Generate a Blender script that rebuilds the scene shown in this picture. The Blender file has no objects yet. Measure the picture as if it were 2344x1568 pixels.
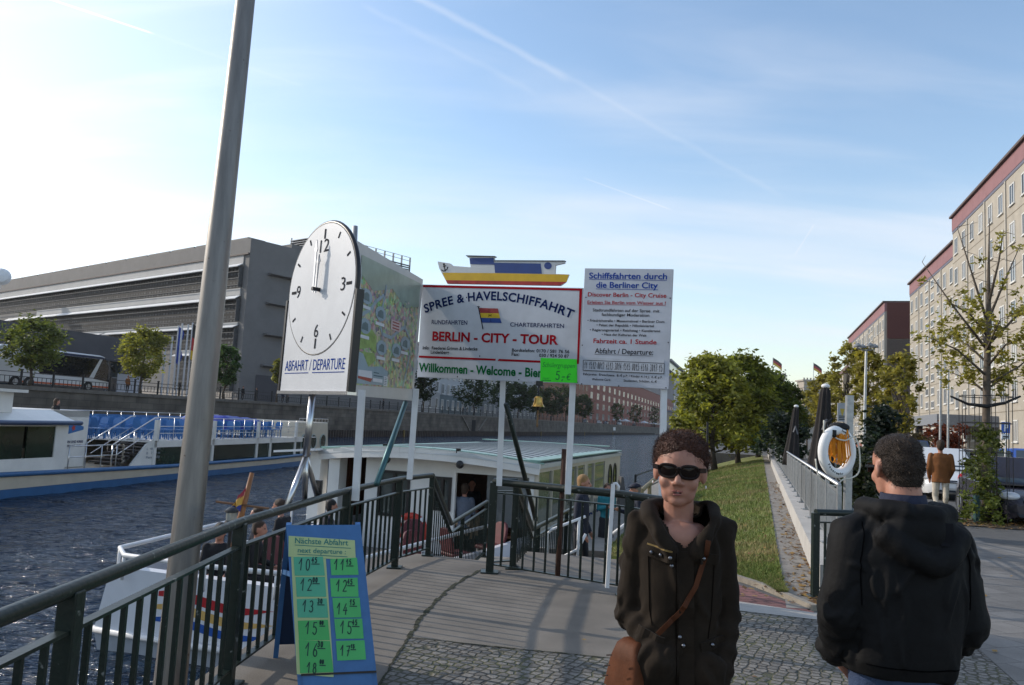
import bpy, math, random
import numpy as np
from mathutils import Vector, Matrix, Euler
from mathutils.bvhtree import BVHTree
random.seed(7); rng = np.random.default_rng(7)
sc = bpy.context.scene; C = sc.collection
R = math.radians
# ---------------------------------------------------------------- camera, sky, sun, exposure
W, H, F = 2343.0, 1568.0, 1800.0
PIT, ROL, CZ = R(5.75), 0.05, 1.64
cam = bpy.data.cameras.new('camera'); cam_o = bpy.data.objects.new('camera', cam); C.objects.link(cam_o)
cam.sensor_fit = 'HORIZONTAL'; cam.sensor_width = 36; cam.lens = 36*F/W; cam.clip_start = .1; cam.clip_end = 4000
CM = Matrix.Rotation(R(90)+PIT, 3, 'X') @ Matrix.Rotation(ROL, 3, 'Z')
cam_o.matrix_world = Matrix.Translation((0, 0, CZ)) @ CM.to_4x4()
sc.camera = cam_o
def ray(x, y): return CM @ Vector(((x-W/2)/F, -(y-H/2)/F, -1))
def P(x, y, d):                       # the point seen at picture spot x,y whose distance ahead is d metres
    r = ray(x, y); return Vector((0, 0, CZ)) + r*(d/r.y)
def G(x, y, z=0.0):                   # the point seen at x,y on the level z
    r = ray(x, y); return Vector((0, 0, CZ)) + r*((z-CZ)/r.z)
SUN_AZ, SUN_EL = R(-69), R(24)
SUND = Vector((math.sin(SUN_AZ)*math.cos(SUN_EL), math.cos(SUN_AZ)*math.cos(SUN_EL), math.sin(SUN_EL)))
sun = bpy.data.lights.new('sun', 'SUN'); sun.energy = 3.3; sun.angle = R(.55); sun.color = (1, .90, .77)
sun_o = bpy.data.objects.new('sun', sun); C.objects.link(sun_o)
sun_o.rotation_euler = (-SUND).to_track_quat('-Z', 'Y').to_euler()
sc.view_settings.view_transform = 'Standard'; sc.view_settings.look = 'None'
sc.view_settings.exposure = 0.06; sc.view_settings.gamma = 1
wld = bpy.data.worlds.new('World'); sc.world = wld; wld.use_nodes = True
def world():
    nt = wld.node_tree; N = nt.nodes; L = nt.links
    for n in list(N): N.remove(n)
    out = N.new('ShaderNodeOutputWorld'); bg = N.new('ShaderNodeBackground'); bg.inputs[1].default_value = .15
    sky = N.new('ShaderNodeTexSky'); sky.sky_type = 'NISHITA'; sky.sun_disc = False
    sky.sun_elevation = SUN_EL; sky.sun_rotation = SUN_AZ; sky.dust_density = .6; sky.ozone_density = 1.8; sky.air_density = 1.25
    tc = N.new('ShaderNodeTexCoord')
    def vm(op, a, b=None):
        n = N.new('ShaderNodeVectorMath'); n.operation = op
        for i, v in enumerate((a, b)):
            if v is None: continue
            if isinstance(v, (tuple, list, Vector)): n.inputs[i].default_value = v
            else: L.new(v, n.inputs[i])
        return n
    def ma(op, a, b=None, c=None, clamp=False):
        n = N.new('ShaderNodeMath'); n.operation = op; n.use_clamp = clamp
        for i, v in enumerate((a, b, c)):
            if v is None: continue
            if isinstance(v, (int, float)): n.inputs[i].default_value = v
            else: L.new(v, n.inputs[i])
        return n.outputs[0]
    def mr(v, a, b, c=0., d=1.):
        n = N.new('ShaderNodeMapRange'); n.interpolation_type = 'SMOOTHSTEP'; L.new(v, n.inputs[0])
        for i, q in enumerate((a, b, c, d)): n.inputs[i+1].default_value = q
        return n.outputs[0]
    D = vm('NORMALIZE', tc.outputs['Generated']).outputs[0]
    sep = N.new('ShaderNodeSeparateXYZ'); L.new(D, sep.inputs[0])
    zz = ma('ADD', ma('MAXIMUM', sep.outputs[2], 0.0), .16)
    cmb = N.new('ShaderNodeCombineXYZ'); L.new(ma('DIVIDE', sep.outputs[0], zz), cmb.inputs[0]); L.new(ma('DIVIDE', sep.outputs[1], zz), cmb.inputs[1])
    def streak(rot, sx, sy, scale, detail, lo, hi, off):
        mp = N.new('ShaderNodeMapping'); L.new(cmb.outputs[0], mp.inputs[0]); mp.inputs['Rotation'].default_value = (0, 0, rot)
        mp.inputs['Scale'].default_value = (sx, sy, 1); mp.inputs['Location'].default_value = (off, off*.7, 0)
        nz = N.new('ShaderNodeTexNoise'); nz.inputs['Scale'].default_value = scale; nz.inputs['Detail'].default_value = detail
        nz.inputs['Roughness'].default_value = .52; nz.inputs['Distortion'].default_value = .35
        L.new(mp.outputs[0], nz.inputs[0]); return mr(nz.outputs[0], lo, hi)
    c1 = streak(R(-12), .42, 1.5, .8, 5, .42, .72, 3.1)
    c2 = streak(R(-22), .7, 2.2, 1.9, 7, .42, .82, 8.3)
    cl = ma('ADD', ma('MULTIPLY', c1, .42), ma('MULTIPLY', c2, .30))
    sd = vm('DOT_PRODUCT', D, SUND).outputs['Value']
    glow = mr(sd, .50, .98)
    cl = ma('ADD', cl, ma('MULTIPLY', glow, .42))
    lowz = mr(sep.outputs[2], -.02, .38, .24, 0.)
    cl = ma('ADD', cl, lowz)
    # vapour trails: thin bands along great circles
    for (x0, y0, x1, y1, wd, amt, wv) in ((60, -20, 350, 77, .0016, .8, 0), (350, 77, 700, 200, .003, .05, 0), (900, -35, 1300, 178, .007, .26, 1),
                                 (1290, 172, 1790, 450, .005, .10, 1), (1335, 407, 1535, 480, .0014, .26, 0), (1818, 585, 1863, 514, .0012, .25, 0), (830, 10, 1230, 215, .006, .10, 1)):
        a = ray(x0, y0).normalized(); b = ray(x1, y1).normalized(); n = a.cross(b).normalized(); m = (a+b).normalized()
        dv = vm('DOT_PRODUCT', D, n).outputs['Value']
        if wv:
            nz = N.new('ShaderNodeTexNoise'); nz.inputs['Scale'].default_value = 26; nz.inputs['Detail'].default_value = 3; L.new(D, nz.inputs[0])
            dv = ma('ADD', dv, ma('MULTIPLY', ma('SUBTRACT', nz.outputs[0], .5), wd*1.6))
        dv = ma('ABSOLUTE', dv)
        band = mr(dv, 0., wd, 1., 0.)
        half = a.dot(m)
        along = mr(vm('DOT_PRODUCT', D, m).outputs['Value'], half-(1-half)*.12, half+(1-half)*.25)
        cl = ma('ADD', cl, ma('MULTIPLY', ma('MULTIPLY', band, along), amt*.85))
    cl = ma('MINIMUM', cl, .95)
    # cloud colour: bright thin cirrus, brighter towards the sun
    br = ma('ADD', 6.2, ma('MULTIPLY', mr(sd, .45, 1.), 3.2))
    cc = N.new('ShaderNodeCombineXYZ')
    L.new(ma('MULTIPLY', br, .95), cc.inputs[0]); L.new(ma('MULTIPLY', br, .99), cc.inputs[1]); L.new(ma('MULTIPLY', br, 1.08), cc.inputs[2])
    mx = N.new('ShaderNodeMix'); mx.data_type = 'RGBA'; L.new(cl, mx.inputs[0])
    hs = N.new('ShaderNodeVectorMath'); hs.operation = 'MULTIPLY'; L.new(sky.outputs[0], hs.inputs[0]); hs.inputs[1].default_value = (1.42, 1.42, 1.46); L.new(hs.outputs[0], mx.inputs[6]); L.new(cc.outputs[0], mx.inputs[7])
    L.new(mx.outputs[2], bg.inputs[0]); L.new(bg.outputs[0], out.inputs[0])
world()
# ---------------------------------------------------------------- materials
MATS = {}
def M(name, col, rough=.6, metal=0., var=.12, scale=6., bump=0., bscale=60., spec=.4, detail=4., trans=0., emit=0., stretch=None):
    if name in MATS: return MATS[name]
    m = bpy.data.materials.new(name); MATS[name] = m; m.use_nodes = True; nt = m.node_tree; N = nt.nodes; L = nt.links
    b = N['Principled BSDF']; b.inputs['Roughness'].default_value = rough; b.inputs['Metallic'].default_value = metal
    b.inputs['Specular IOR Level'].default_value = spec
    if trans: b.inputs['Transmission Weight'].default_value = trans
    b.inputs['Base Color'].default_value = (*col, 1)
    if var or bump:
        tc = N.new('ShaderNodeTexCoord'); src = tc.outputs['Object']
        if stretch:
            mp = N.new('ShaderNodeMapping'); mp.inputs['Scale'].default_value = stretch; L.new(src, mp.inputs[0]); src = mp.outputs[0]
    if var:
        nz = N.new('ShaderNodeTexNoise'); nz.inputs['Scale'].default_value = scale; nz.inputs['Detail'].default_value = detail; nz.inputs['Roughness'].default_value = .65
        L.new(src, nz.inputs[0])
        rp = N.new('ShaderNodeMapRange'); L.new(nz.outputs[0], rp.inputs[0]); rp.inputs[1].default_value = .28; rp.inputs[2].default_value = .72
        rp.inputs[3].default_value = 1-var; rp.inputs[4].default_value = 1+var
        mu = N.new('ShaderNodeVectorMath'); mu.operation = 'SCALE'; mu.inputs[0].default_value = col; L.new(rp.outputs[0], mu.inputs['Scale'])
        L.new(mu.outputs[0], b.inputs['Base Color'])
    if bump:
        nb = N.new('ShaderNodeTexNoise'); nb.inputs['Scale'].default_value = bscale; nb.inputs['Detail'].default_value = 5; L.new(src, nb.inputs[0])
        bp = N.new('ShaderNodeBump'); bp.inputs['Strength'].default_value = bump; bp.inputs['Distance'].default_value = .02
        L.new(nb.outputs[0], bp.inputs['Height']); L.new(bp.outputs[0], b.inputs['Normal'])
    return m
def nodes(m): return m.node_tree.nodes, m.node_tree.links, m.node_tree.nodes['Principled BSDF']
# ---------------------------------------------------------------- mesh building
class MB:
    def __init__(s): s.v = []; s.f = []; s.m = []
    def add(s, vs, fs, mi=0):
        o = len(s.v); s.v += [tuple(v) for v in vs]; s.f += [tuple(i+o for i in f) for f in fs]; s.m += [mi]*len(fs); return s
    def quad(s, a, b, c, d, mi=0): return s.add((a, b, c, d), ((0, 1, 2, 3),), mi)
    def hexa(s, p, mi=0):             # p: 4 lower then 4 upper corners
        return s.add(p, ((3, 2, 1, 0), (4, 5, 6, 7), (0, 1, 5, 4), (1, 2, 6, 5), (2, 3, 7, 6), (3, 0, 4, 7)), mi)
    def box(s, c, d, mi=0, rz=0.):
        x, y, z = [q/2 for q in d]; cs, sn = math.cos(rz), math.sin(rz); p = []
        for k in (-z, z):
            for (i, j) in ((-x, -y), (x, -y), (x, y), (-x, y)): p.append((c[0]+i*cs-j*sn, c[1]+i*sn+j*cs, c[2]+k))
        return s.hexa(p, mi)
    def bar(s, a, b, w, h=None, mi=0, up=(0, 0, 1)):      # rectangular bar a to b; w sideways, h along up
        a = Vector(a); b = Vector(b); h = h or w; t = (b-a).normalized(); u = Vector(up)
        if abs(t.dot(u)) > .95: u = Vector((0, 1, 0))
        sd = t.cross(u).normalized(); u = sd.cross(t).normalized(); p = []
        for c in (a, b):
            for (i, j) in ((-1, -1), (1, -1), (1, 1), (-1, 1)): p.append(c+sd*(i*w/2)+u*(j*h/2))
        return s.hexa(p, mi)
    def tube(s, pts, r, n=8, mi=0, closed=False, caps=True):
        pts = [Vector(p) for p in pts]; k = len(pts); rs = r if isinstance(r, (list, tuple)) else [r]*k
        o = len(s.v); ref = None
        for i, p in enumerate(pts):
            if closed: t = pts[(i+1) % k]-pts[i-1]
            else: t = pts[min(i+1, k-1)]-pts[max(i-1, 0)]
            t.normalize()
            if ref is None: ref = Vector((0, 0, 1)) if abs(t.z) < .9 else Vector((0, 1, 0))
            u = ref-t*ref.dot(t)
            if u.length < 1e-5: u = t.orthogonal()
            u.normalize(); w = t.cross(u); ref = u
            for j in range(n):
                a = 2*math.pi*j/n; s.v.append(tuple(p+(u*math.cos(a)+w*math.sin(a))*rs[i]))
        for i in range(k if closed else k-1):
            i2 = (i+1) % k
            for j in range(n):
                j2 = (j+1) % n; s.f.append((o+i*n+j, o+i*n+j2, o+i2*n+j2, o+i2*n+j)); s.m.append(mi)
        if caps and not closed:
            s.f.append(tuple(o+j for j in reversed(range(n)))); s.m.append(mi)
            s.f.append(tuple(o+(k-1)*n+j for j in range(n))); s.m.append(mi)
        return s
    def lathe(s, c, prof, n=24, mi=0, axis=None):          # prof: (r, z)
        c = Vector(c); q = Vector((0, 0, 1)).rotation_difference(Vector(axis)) if axis else None; o = len(s.v)
        for (r, z) in prof:
            for j in range(n):
                a = 2*math.pi*j/n; p = Vector((r*math.cos(a), r*math.sin(a), z)); s.v.append(tuple(c+(q @ p if q else p)))
        for i in range(len(prof)-1):
            for j in range(n):
                j2 = (j+1) % n; s.f.append((o+i*n+j, o+i*n+j2, o+(i+1)*n+j2, o+(i+1)*n+j)); s.m.append(mi)
        return s
    def ell(s, c, r, n=16, k=10, mi=0, rot=None):
        pr = [(math.sin(math.pi*i/k)+1e-5, -math.cos(math.pi*i/k)) for i in range(k+1)]; c = Vector(c)
        t = MB().lathe((0, 0, 0), pr, n); Rm = Euler(rot).to_matrix() if rot else Matrix.Identity(3)
        return s.add([c+Rm @ Vector((v[0]*r[0], v[1]*r[1], v[2]*r[2])) for v in t.v], t.f, mi)
    def prism(s, poly, ext, mi=0, side=None):               # poly: 3d points, ext: vector
        n = len(poly); e = Vector(ext); a = [Vector(p) for p in poly]; b = [p+e for p in a]
        s.add(a+b, [tuple(reversed(range(n))), tuple(range(n, 2*n))], mi)
        o = len(s.v)-2*n; sm = mi if side is None else side
        for i in range(n): s.f.append((o+i, o+(i+1) % n, o+n+(i+1) % n, o+n+i)); s.m.append(sm)
        return s
    def loft(s, rings, mi=0, cap=True, closed=True):
        n = len(rings[0]); o = len(s.v)
        for r in rings: s.v += [tuple(p) for p in r]
        for i in range(len(rings)-1):
            for j in range(n if closed else n-1):
                j2 = (j+1) % n; s.f.append((o+i*n+j, o+i*n+j2, o+(i+1)*n+j2, o+(i+1)*n+j)); s.m.append(mi)
        if cap:
            s.f.append(tuple(o+j for j in reversed(range(n)))); s.m.append(mi)
            s.f.append(tuple(o+(len(rings)-1)*n+j for j in range(n))); s.m.append(mi)
        return s
def thing(name, label, cat, loc=(0, 0, 0), rz=0., group=None):
    o = bpy.data.objects.new(name, None); C.objects.link(o); o.location = loc; o.rotation_euler = (0, 0, rz); o.empty_display_size = .1
    o['label'] = label; o['category'] = cat
    if group: o['group'] = group
    return o
def obj(name, mb, mat, parent=None, label=None, cat=None, group=None, kind=None, smooth=False, bevel=0., sharp=None):
    mats = mat if isinstance(mat, (list, tuple)) else [mat]
    me = bpy.data.meshes.new(name)
    v = np.array(mb.v, dtype=float).reshape(-1, 3)
    if parent is not None: off = np.zeros(3); p = parent
    else: off = np.zeros(3)
    if parent is not None:
        while p is not None: off += np.array(p.location); p = p.parent
    elif kind != 'structure': off = np.array(((v[:, 0].min()+v[:, 0].max())/2, (v[:, 1].min()+v[:, 1].max())/2, v[:, 2].min()))
    me.from_pydata((v-off).tolist(), [], mb.f); me.polygons.foreach_set('material_index', mb.m)
    for m in mats: me.materials.append(m)
    if smooth: me.polygons.foreach_set('use_smooth', [True]*len(me.polygons))
    me.update()
    if smooth and sharp: me.set_sharp_from_angle(angle=R(sharp))
    o = bpy.data.objects.new(name, me); C.objects.link(o)
    if parent is not None: o.parent = parent
    else: o.location = off
    if bevel:
        bv = o.modifiers.new('bevel', 'BEVEL'); bv.width = bevel; bv.segments = 2; bv.limit_method = 'ANGLE'; bv.angle_limit = R(40)
    if label: o['label'] = label
    if cat: o['category'] = cat
    if group: o['group'] = group
    if kind: o['kind'] = kind
    return o
def dup(root, loc, rz=0., label=None, group=None, scale=None):
    def cp(o, par):
        c = o.copy(); C.objects.link(c)
        if par: c.parent = par
        for ch in kids.get(o.name, []): cp(ch, c)
        return c
    kids = {}
    def walk(o):
        kids[o.name] = list(o.children)
        for ch in o.children: walk(ch)
    walk(root); r = cp(root, None); r.location = loc; r.rotation_euler = (0, 0, rz)
    if label: r['label'] = label
    if group: r['group'] = group
    if scale: r.scale = (scale,)*3
    return r
def from_np(name, v, f, mats, mi=None, parent=None, smooth=False, **kw):
    """v (n,3), f (m,k) numpy, all faces with k corners"""
    me = bpy.data.meshes.new(name); k = f.shape[1]
    off = np.zeros(3); p = parent
    while p is not None: off += np.array(p.location); p = p.parent
    if parent is None and kw.get('kind') != 'structure': off = np.array((v[:, 0].mean(), v[:, 1].mean(), v[:, 2].min()))
    me.vertices.add(len(v)); me.vertices.foreach_set('co', (v-off).astype(np.float32).ravel())
    me.loops.add(f.size); me.loops.foreach_set('vertex_index', f.astype(np.int32).ravel())
    me.polygons.add(len(f)); me.polygons.foreach_set('loop_start', np.arange(0, f.size, k, dtype=np.int32))
    for m in mats: me.materials.append(m)
    if mi is not None: me.polygons.foreach_set('material_index', mi.astype(np.int32))
    if smooth: me.polygons.foreach_set('use_smooth', np.ones(len(f), dtype=bool))
    me.update(calc_edges=True); me.validate()
    o = bpy.data.objects.new(name, me); C.objects.link(o)
    if parent is not None: o.parent = parent
    else: o.location = off
    for k_, v_ in kw.items():
        if v_ is not None: o[k_ if k_ != 'cat' else 'category'] = v_
    return o
# ---------------------------------------------------------------- smooth merged bodies
def ellring(c, rx, ry, n=28, e=2.0, tilt=0.):
    o = []
    for j in range(n):
        a = 2*math.pi*j/n; cx, sx = math.cos(a), math.sin(a)
        x = math.copysign(abs(cx)**(2/e), cx)*rx; y = math.copysign(abs(sx)**(2/e), sx)*ry
        o.append((c[0]+x, c[1]+y, c[2]+tilt*y))
    return o
def blob(prims, voxel, smooth=4):
    """prims: ('c',p,q,r1,r2,tag) tapered capsule, ('e',c,(r),rot,tag), ('l',[(c,rx,ry)...],tag). Returns V, F, tag per face"""
    mb = MB()
    for p in prims:
        if p[0] == 'c':
            a, b = Vector(p[1]), Vector(p[2]); t = (b-a); ln = t.length; t.normalize(); r1, r2 = p[3], p[4]; pts = []; rs = []
            for k in range(5): q = math.pi/2*(k/4); pts.append(a-t*r1*math.cos(q)); rs.append(max(r1*math.sin(q), 1e-4))
            for k in range(5): q = math.pi/2*(1-k/4); pts.append(b+t*r2*math.cos(q)); rs.append(max(r2*math.sin(q), 1e-4))
            mb.tube(pts, rs, 16)
        elif p[0] == 'e': mb.ell(p[1], p[2], 24, 16, rot=p[3])
        elif p[0] == 'l': mb.loft([ellring(q[0], q[1], q[2], 40, q[3] if len(q) > 3 else 2.0) for q in p[1]])
    me = bpy.data.meshes.new('tmp'); me.from_pydata(mb.v, [], mb.f); o = bpy.data.objects.new('tmp', me); C.objects.link(o)
    rm = o.modifiers.new('r', 'REMESH'); rm.mode = 'VOXEL'; rm.voxel_size = voxel
    if smooth: sm = o.modifiers.new('s', 'SMOOTH'); sm.factor = .5; sm.iterations = smooth
    dg = bpy.context.evaluated_depsgraph_get(); e = o.evaluated_get(dg); m2 = e.to_mesh()
    V = np.zeros(len(m2.vertices)*3); m2.vertices.foreach_get('co', V); V = V.reshape(-1, 3)
    Fa = [tuple(p.vertices) for p in m2.polygons]
    e.to_mesh_clear(); bpy.data.objects.remove(o); bpy.data.meshes.remove(me)
    fc = np.array([V[list(f)].mean(0) for f in Fa])
    return V, Fa, tagof(fc, prims)
def tagof(pt, prims):
    best = np.full(len(pt), 1e9); tg = np.zeros(len(pt), int)
    for p in prims:
        if p[0] == 'c':
            a, b = np.array(p[1]), np.array(p[2]); d = b-a; t = np.clip(((pt-a) @ d)/max(d @ d, 1e-9), 0, 1)
            s = np.linalg.norm(pt-(a+t[:, None]*d), axis=1)-(p[3]+(p[4]-p[3])*t); tag = p[5]
        elif p[0] == 'e':
            Rm = np.array(Euler(p[3]).to_matrix()) if p[3] else np.eye(3); q = (pt-np.array(p[1])) @ Rm; r = np.array(p[2])
            k = np.linalg.norm(q/r, axis=1); s = (k-1)*r.min(); tag = p[4]
        else:
            zs = np.array([q[0][2] for q in p[1]]); od = np.argsort(zs); zs = zs[od]
            it = lambda arr: np.interp(pt[:, 2], zs, np.array(arr)[od])
            cx, cy, rx, ry = (it([q[0][0] for q in p[1]]), it([q[0][1] for q in p[1]]), it([q[1] for q in p[1]]), it([q[2] for q in p[1]]))
            k = np.sqrt(((pt[:, 0]-cx)/rx)**2+((pt[:, 1]-cy)/ry)**2); s = (k-1)*np.minimum(rx, ry)
            s = np.maximum(s, np.maximum(zs[0]-pt[:, 2], pt[:, 2]-zs[-1])); tag = p[2]
        u = s < best; best[u] = s[u]; tg[u] = tag
    return tg
def vnormals(V, Fa):
    n = np.zeros_like(V)
    q = np.array([f for f in Fa if len(f) == 4])
    if len(q):
        fn = np.cross(V[q[:, 2]]-V[q[:, 0]], V[q[:, 3]]-V[q[:, 1]])
        for k in range(4): np.add.at(n, q[:, k], fn)
    return n/np.maximum(np.linalg.norm(n, axis=1), 1e-9)[:, None]
from mathutils import noise as mnoise
def nz3(pts, scale, seed=0.):
    return np.array([mnoise.noise((p[0]*scale[0]+seed, p[1]*scale[1]-seed, p[2]*scale[2]+seed*.37)) for p in pts])
class Mesh:                                      # finished arrays fed to obj()
    def __init__(s, V, F, m): s.v = V.tolist() if hasattr(V, 'tolist') else V; s.f = F; s.m = [int(x) for x in m]
def place(V, loc, rz):
    c, s_ = math.cos(rz), math.sin(rz); V = np.array(V, float)
    return np.stack([V[:, 0]*c-V[:, 1]*s_+loc[0], V[:, 0]*s_+V[:, 1]*c+loc[1], V[:, 2]+loc[2]], 1)
# ---------------------------------------------------------------- lettering
_tc = {}
def text_mesh(s, bold=0.0, shear=0., spacing=1.0):
    key = (s, bold, shear, spacing)
    if key in _tc: return _tc[key]
    cu = bpy.data.curves.new('t', 'FONT'); cu.body = s; cu.size = 1; cu.offset = bold; cu.shear = shear; cu.space_character = spacing; cu.resolution_u = 3
    o = bpy.data.objects.new('t', cu); C.objects.link(o); dg = bpy.context.evaluated_depsgraph_get(); dg.update()
    m = bpy.data.meshes.new_from_object(o.evaluated_get(dg)); v = np.array([tuple(q.co)[:2] for q in m.vertices]); f = [tuple(p.vertices) for p in m.polygons]
    bpy.data.objects.remove(o); bpy.data.curves.remove(cu); bpy.data.meshes.remove(m)
    v[:, 0] -= v[:, 0].min(); ex = v.max(0); _tc[key] = (v, f, ex); return _tc[key]
class Board:
    """flat panel given by its four corners; u to the right, v upwards, both 0..1; n faces the reader"""
    def __init__(s, BL, BR, TR, TL):
        s.c = [Vector(p) for p in (BL, BR, TR, TL)]; s.n = (s.c[1]-s.c[0]).cross(s.c[3]-s.c[0]).normalized()
        s.w = (s.c[1]-s.c[0]).length; s.h = (s.c[3]-s.c[0]).length
    def flat(s, x, y):
        r = ray(x, y); o = Vector((0, 0, CZ)); s.c[2] = o+r*((s.c[0]-o).dot(s.n)/r.dot(s.n)); return s
    def at(s, u, v, off=0.):
        a, b, c, d = s.c; return a*((1-u)*(1-v))+b*(u*(1-v))+c*(u*v)+d*((1-u)*v)+s.n*off
    def rect(s, mb, u0, v0, u1, v1, off, mi=0, th=None):
        p = [s.at(u0, v0, off), s.at(u1, v0, off), s.at(u1, v1, off), s.at(u0, v1, off)]
        if th: mb.prism([q-s.n*th for q in p], s.n*th, mi)
        else: mb.quad(*p, mi)
    def poly(s, mb, uv, off, mi=0, th=None):
        p = [s.at(u, v, off) for u, v in uv]
        if th: mb.prism([q-s.n*th for q in p], s.n*th, mi)
        else: mb.add(p, [tuple(range(len(p)))], mi)
    def text(s, mb, t, u0, v0, u1, v1, off, mi=0, bold=.012, shear=0., warp=None, spacing=1.0):
        v, f, ex = text_mesh(t, bold, shear, spacing); cap = text_mesh('H')[2][1]; q = v/np.array([ex[0], cap]); out = []   # b: 0 base line, 1 cap height
        for (a, b) in q:
            if warp: uu, vv = warp(a, b); out.append(s.at(uu, vv, off))
            else: out.append(s.at(u0+(u1-u0)*a, v0+(v1-v0)*b, off))
        mb.add(out, f, mi)
    def strokes(s, mb, lines, wd, off, mi=0):          # lines in uv, wd in metres
        for ln in lines:
            ps = [s.at(u, v, off) for u, v in ln]
            for i in range(len(ps)-1):
                t = ps[i+1]-ps[i]
                if t.length < 1e-6: continue
                t.normalize(); k = s.n.cross(t)*wd/2; e = t*wd*.3; mb.quad(ps[i]-k-e, ps[i]+k-e, ps[i+1]+k+e, ps[i+1]-k+e, mi)
def arc(cx, cy, rx, ry, a0, a1, n=10): return [(cx+rx*math.cos(R(a0+(a1-a0)*i/n)), cy+ry*math.sin(R(a0+(a1-a0)*i/n))) for i in range(n+1)]
DIG = {'0': [arc(.3, .5, .26, .48, 100, 460, 16)], '1': [[(.02, .55), (.38, 1), (.34, 0)]], '2': [arc(.28, .72, .24, .27, 160, -40, 8)+[(.02, .02), (.6, .06)]],
       '3': [arc(.26, .75, .24, .24, 150, -90, 8), arc(.26, .26, .28, .26, 90, -150, 8)], '4': [[(.42, 1), (.02, .35), (.62, .4)], [(.45, .65), (.38, 0)]],
       '5': [[(.56, 1), (.14, .97), (.1, .58)]+arc(.28, .32, .28, .31, 110, -150, 9)], '6': [[(.45, 1), (.16, .6)]+arc(.3, .26, .24, .26, 160, -200, 12)],
       '7': [[(.02, .94), (.56, 1), (.24, 0)], [(.16, .5), (.52, .54)]], '8': [arc(.3, .76, .2, .23, 270, -90, 12), arc(.3, .27, .26, .27, 90, 450, 12)], '9': [arc(.3, .72, .22, .26, 0, 360, 12)+[(.5, .7), (.36, 0)]],
       ':': [[(.2, .3), (.22, .32)], [(.2, .65), (.22, .67)]], ',': [[(.2, .08), (.12, -.12)]], '-': [[(.1, .45), (.5, .48)]], '/': [[(.1, 0), (.5, 1)]], ' ': []}
def digits(t, u0, v0, cw, h, slant=.12):
    out = []
    for i, ch in enumerate(t):
        for ln in DIG.get(ch, []): out.append([(u0+cw*(i*1.08+a+slant*b), v0+h*b) for a, b in ln])
    return out
# ================================================================ SETTING
WZ = -1.66; FZ = 2.5                               # water level, far quay level
RU = Vector((.297, .955, 0)).normalized(); RN = Vector((-RU.y, RU.x, 0))      # along the river, across it (to the far bank)
def rv(s, t, z=0.): return RU*s+RN*t+Vector((0, 0, z))
# water
m_water = M('water', (.006, .022, .05), .10, var=0, spec=.5)
def _w():
    N, L, b = nodes(m_water); tc = N.new('ShaderNodeTexCoord'); b.inputs['IOR'].default_value = 1.33
    prev = None
    for sc_, st, di, rot, sx in ((.8, 1., .75, 20, 2.0), (3.0, 1., .22, -8, 1.8), (11., .7, .04, 10, 1.5)):
        mp = N.new('ShaderNodeMapping'); mp.inputs['Rotation'].default_value = (0, 0, R(rot)); mp.inputs['Scale'].default_value = (1, sx, 1); L.new(tc.outputs['Object'], mp.inputs[0])
        nz = N.new('ShaderNodeTexNoise'); nz.inputs['Scale'].default_value = sc_; nz.inputs['Detail'].default_value = 3; nz.inputs['Distortion'].default_value = .6; L.new(mp.outputs[0], nz.inputs[0])
        bp = N.new('ShaderNodeBump'); bp.inputs['Strength'].default_value = st; bp.inputs['Distance'].default_value = di; L.new(nz.outputs[0], bp.inputs['Height'])
        if prev: L.new(prev.outputs[0], bp.inputs['Normal'])
        prev = bp
    L.new(prev.outputs[0], b.inputs['Normal'])
_w()
def build_water():
    x0, x1, y0, y1, st = -26., 4., 2., 60., .16
    xs = np.arange(x0, x1+1e-6, st); ys = np.arange(y0, y1+1e-6, st); nx, ny = len(xs), len(ys)
    X, Y = np.meshgrid(xs, ys); Z = np.zeros_like(X)
    fx, fy = X.ravel(), Y.ravel()
    h = np.array([mnoise.noise((a*.9+b*.25, b*1.7-a*.3, 1.3))*.034+mnoise.noise((a*2.3-b*.5, b*3.6+a*.6, 7.3))*.017+mnoise.noise((a*.3, b*.55, 4.))*.03 for a, b in zip(fx, fy)]).reshape(Y.shape)
    ed = np.minimum.reduce([X-x0, x1-X, Y-y0, y1-Y]); h *= np.clip(ed/2, 0, 1)
    V = np.stack([X.ravel(), Y.ravel(), (WZ+h).ravel()], 1)
    i = np.arange(nx*ny).reshape(ny, nx); Fq = np.stack([i[:-1, :-1], i[:-1, 1:], i[1:, 1:], i[1:, :-1]], -1).reshape(-1, 4)
    x1, y1 = xs[-1], ys[-1]
    B = 2500.; o = len(V)
    V = np.vstack([V, [(-B, -60, WZ), (B, -60, WZ), (B, B, WZ), (-B, B, WZ)]])
    c = [i[0, 0], i[0, -1], i[-1, -1], i[-1, 0]]
    Fq = np.vstack([Fq, [(o, o+1, c[1], c[0]), (o+1, o+2, c[2], c[1]), (o+2, o+3, c[3], c[2]), (o+3, o, c[0], c[3])]])
    from_np('water', V, Fq, [m_water], smooth=True, kind='structure')
build_water()
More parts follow.
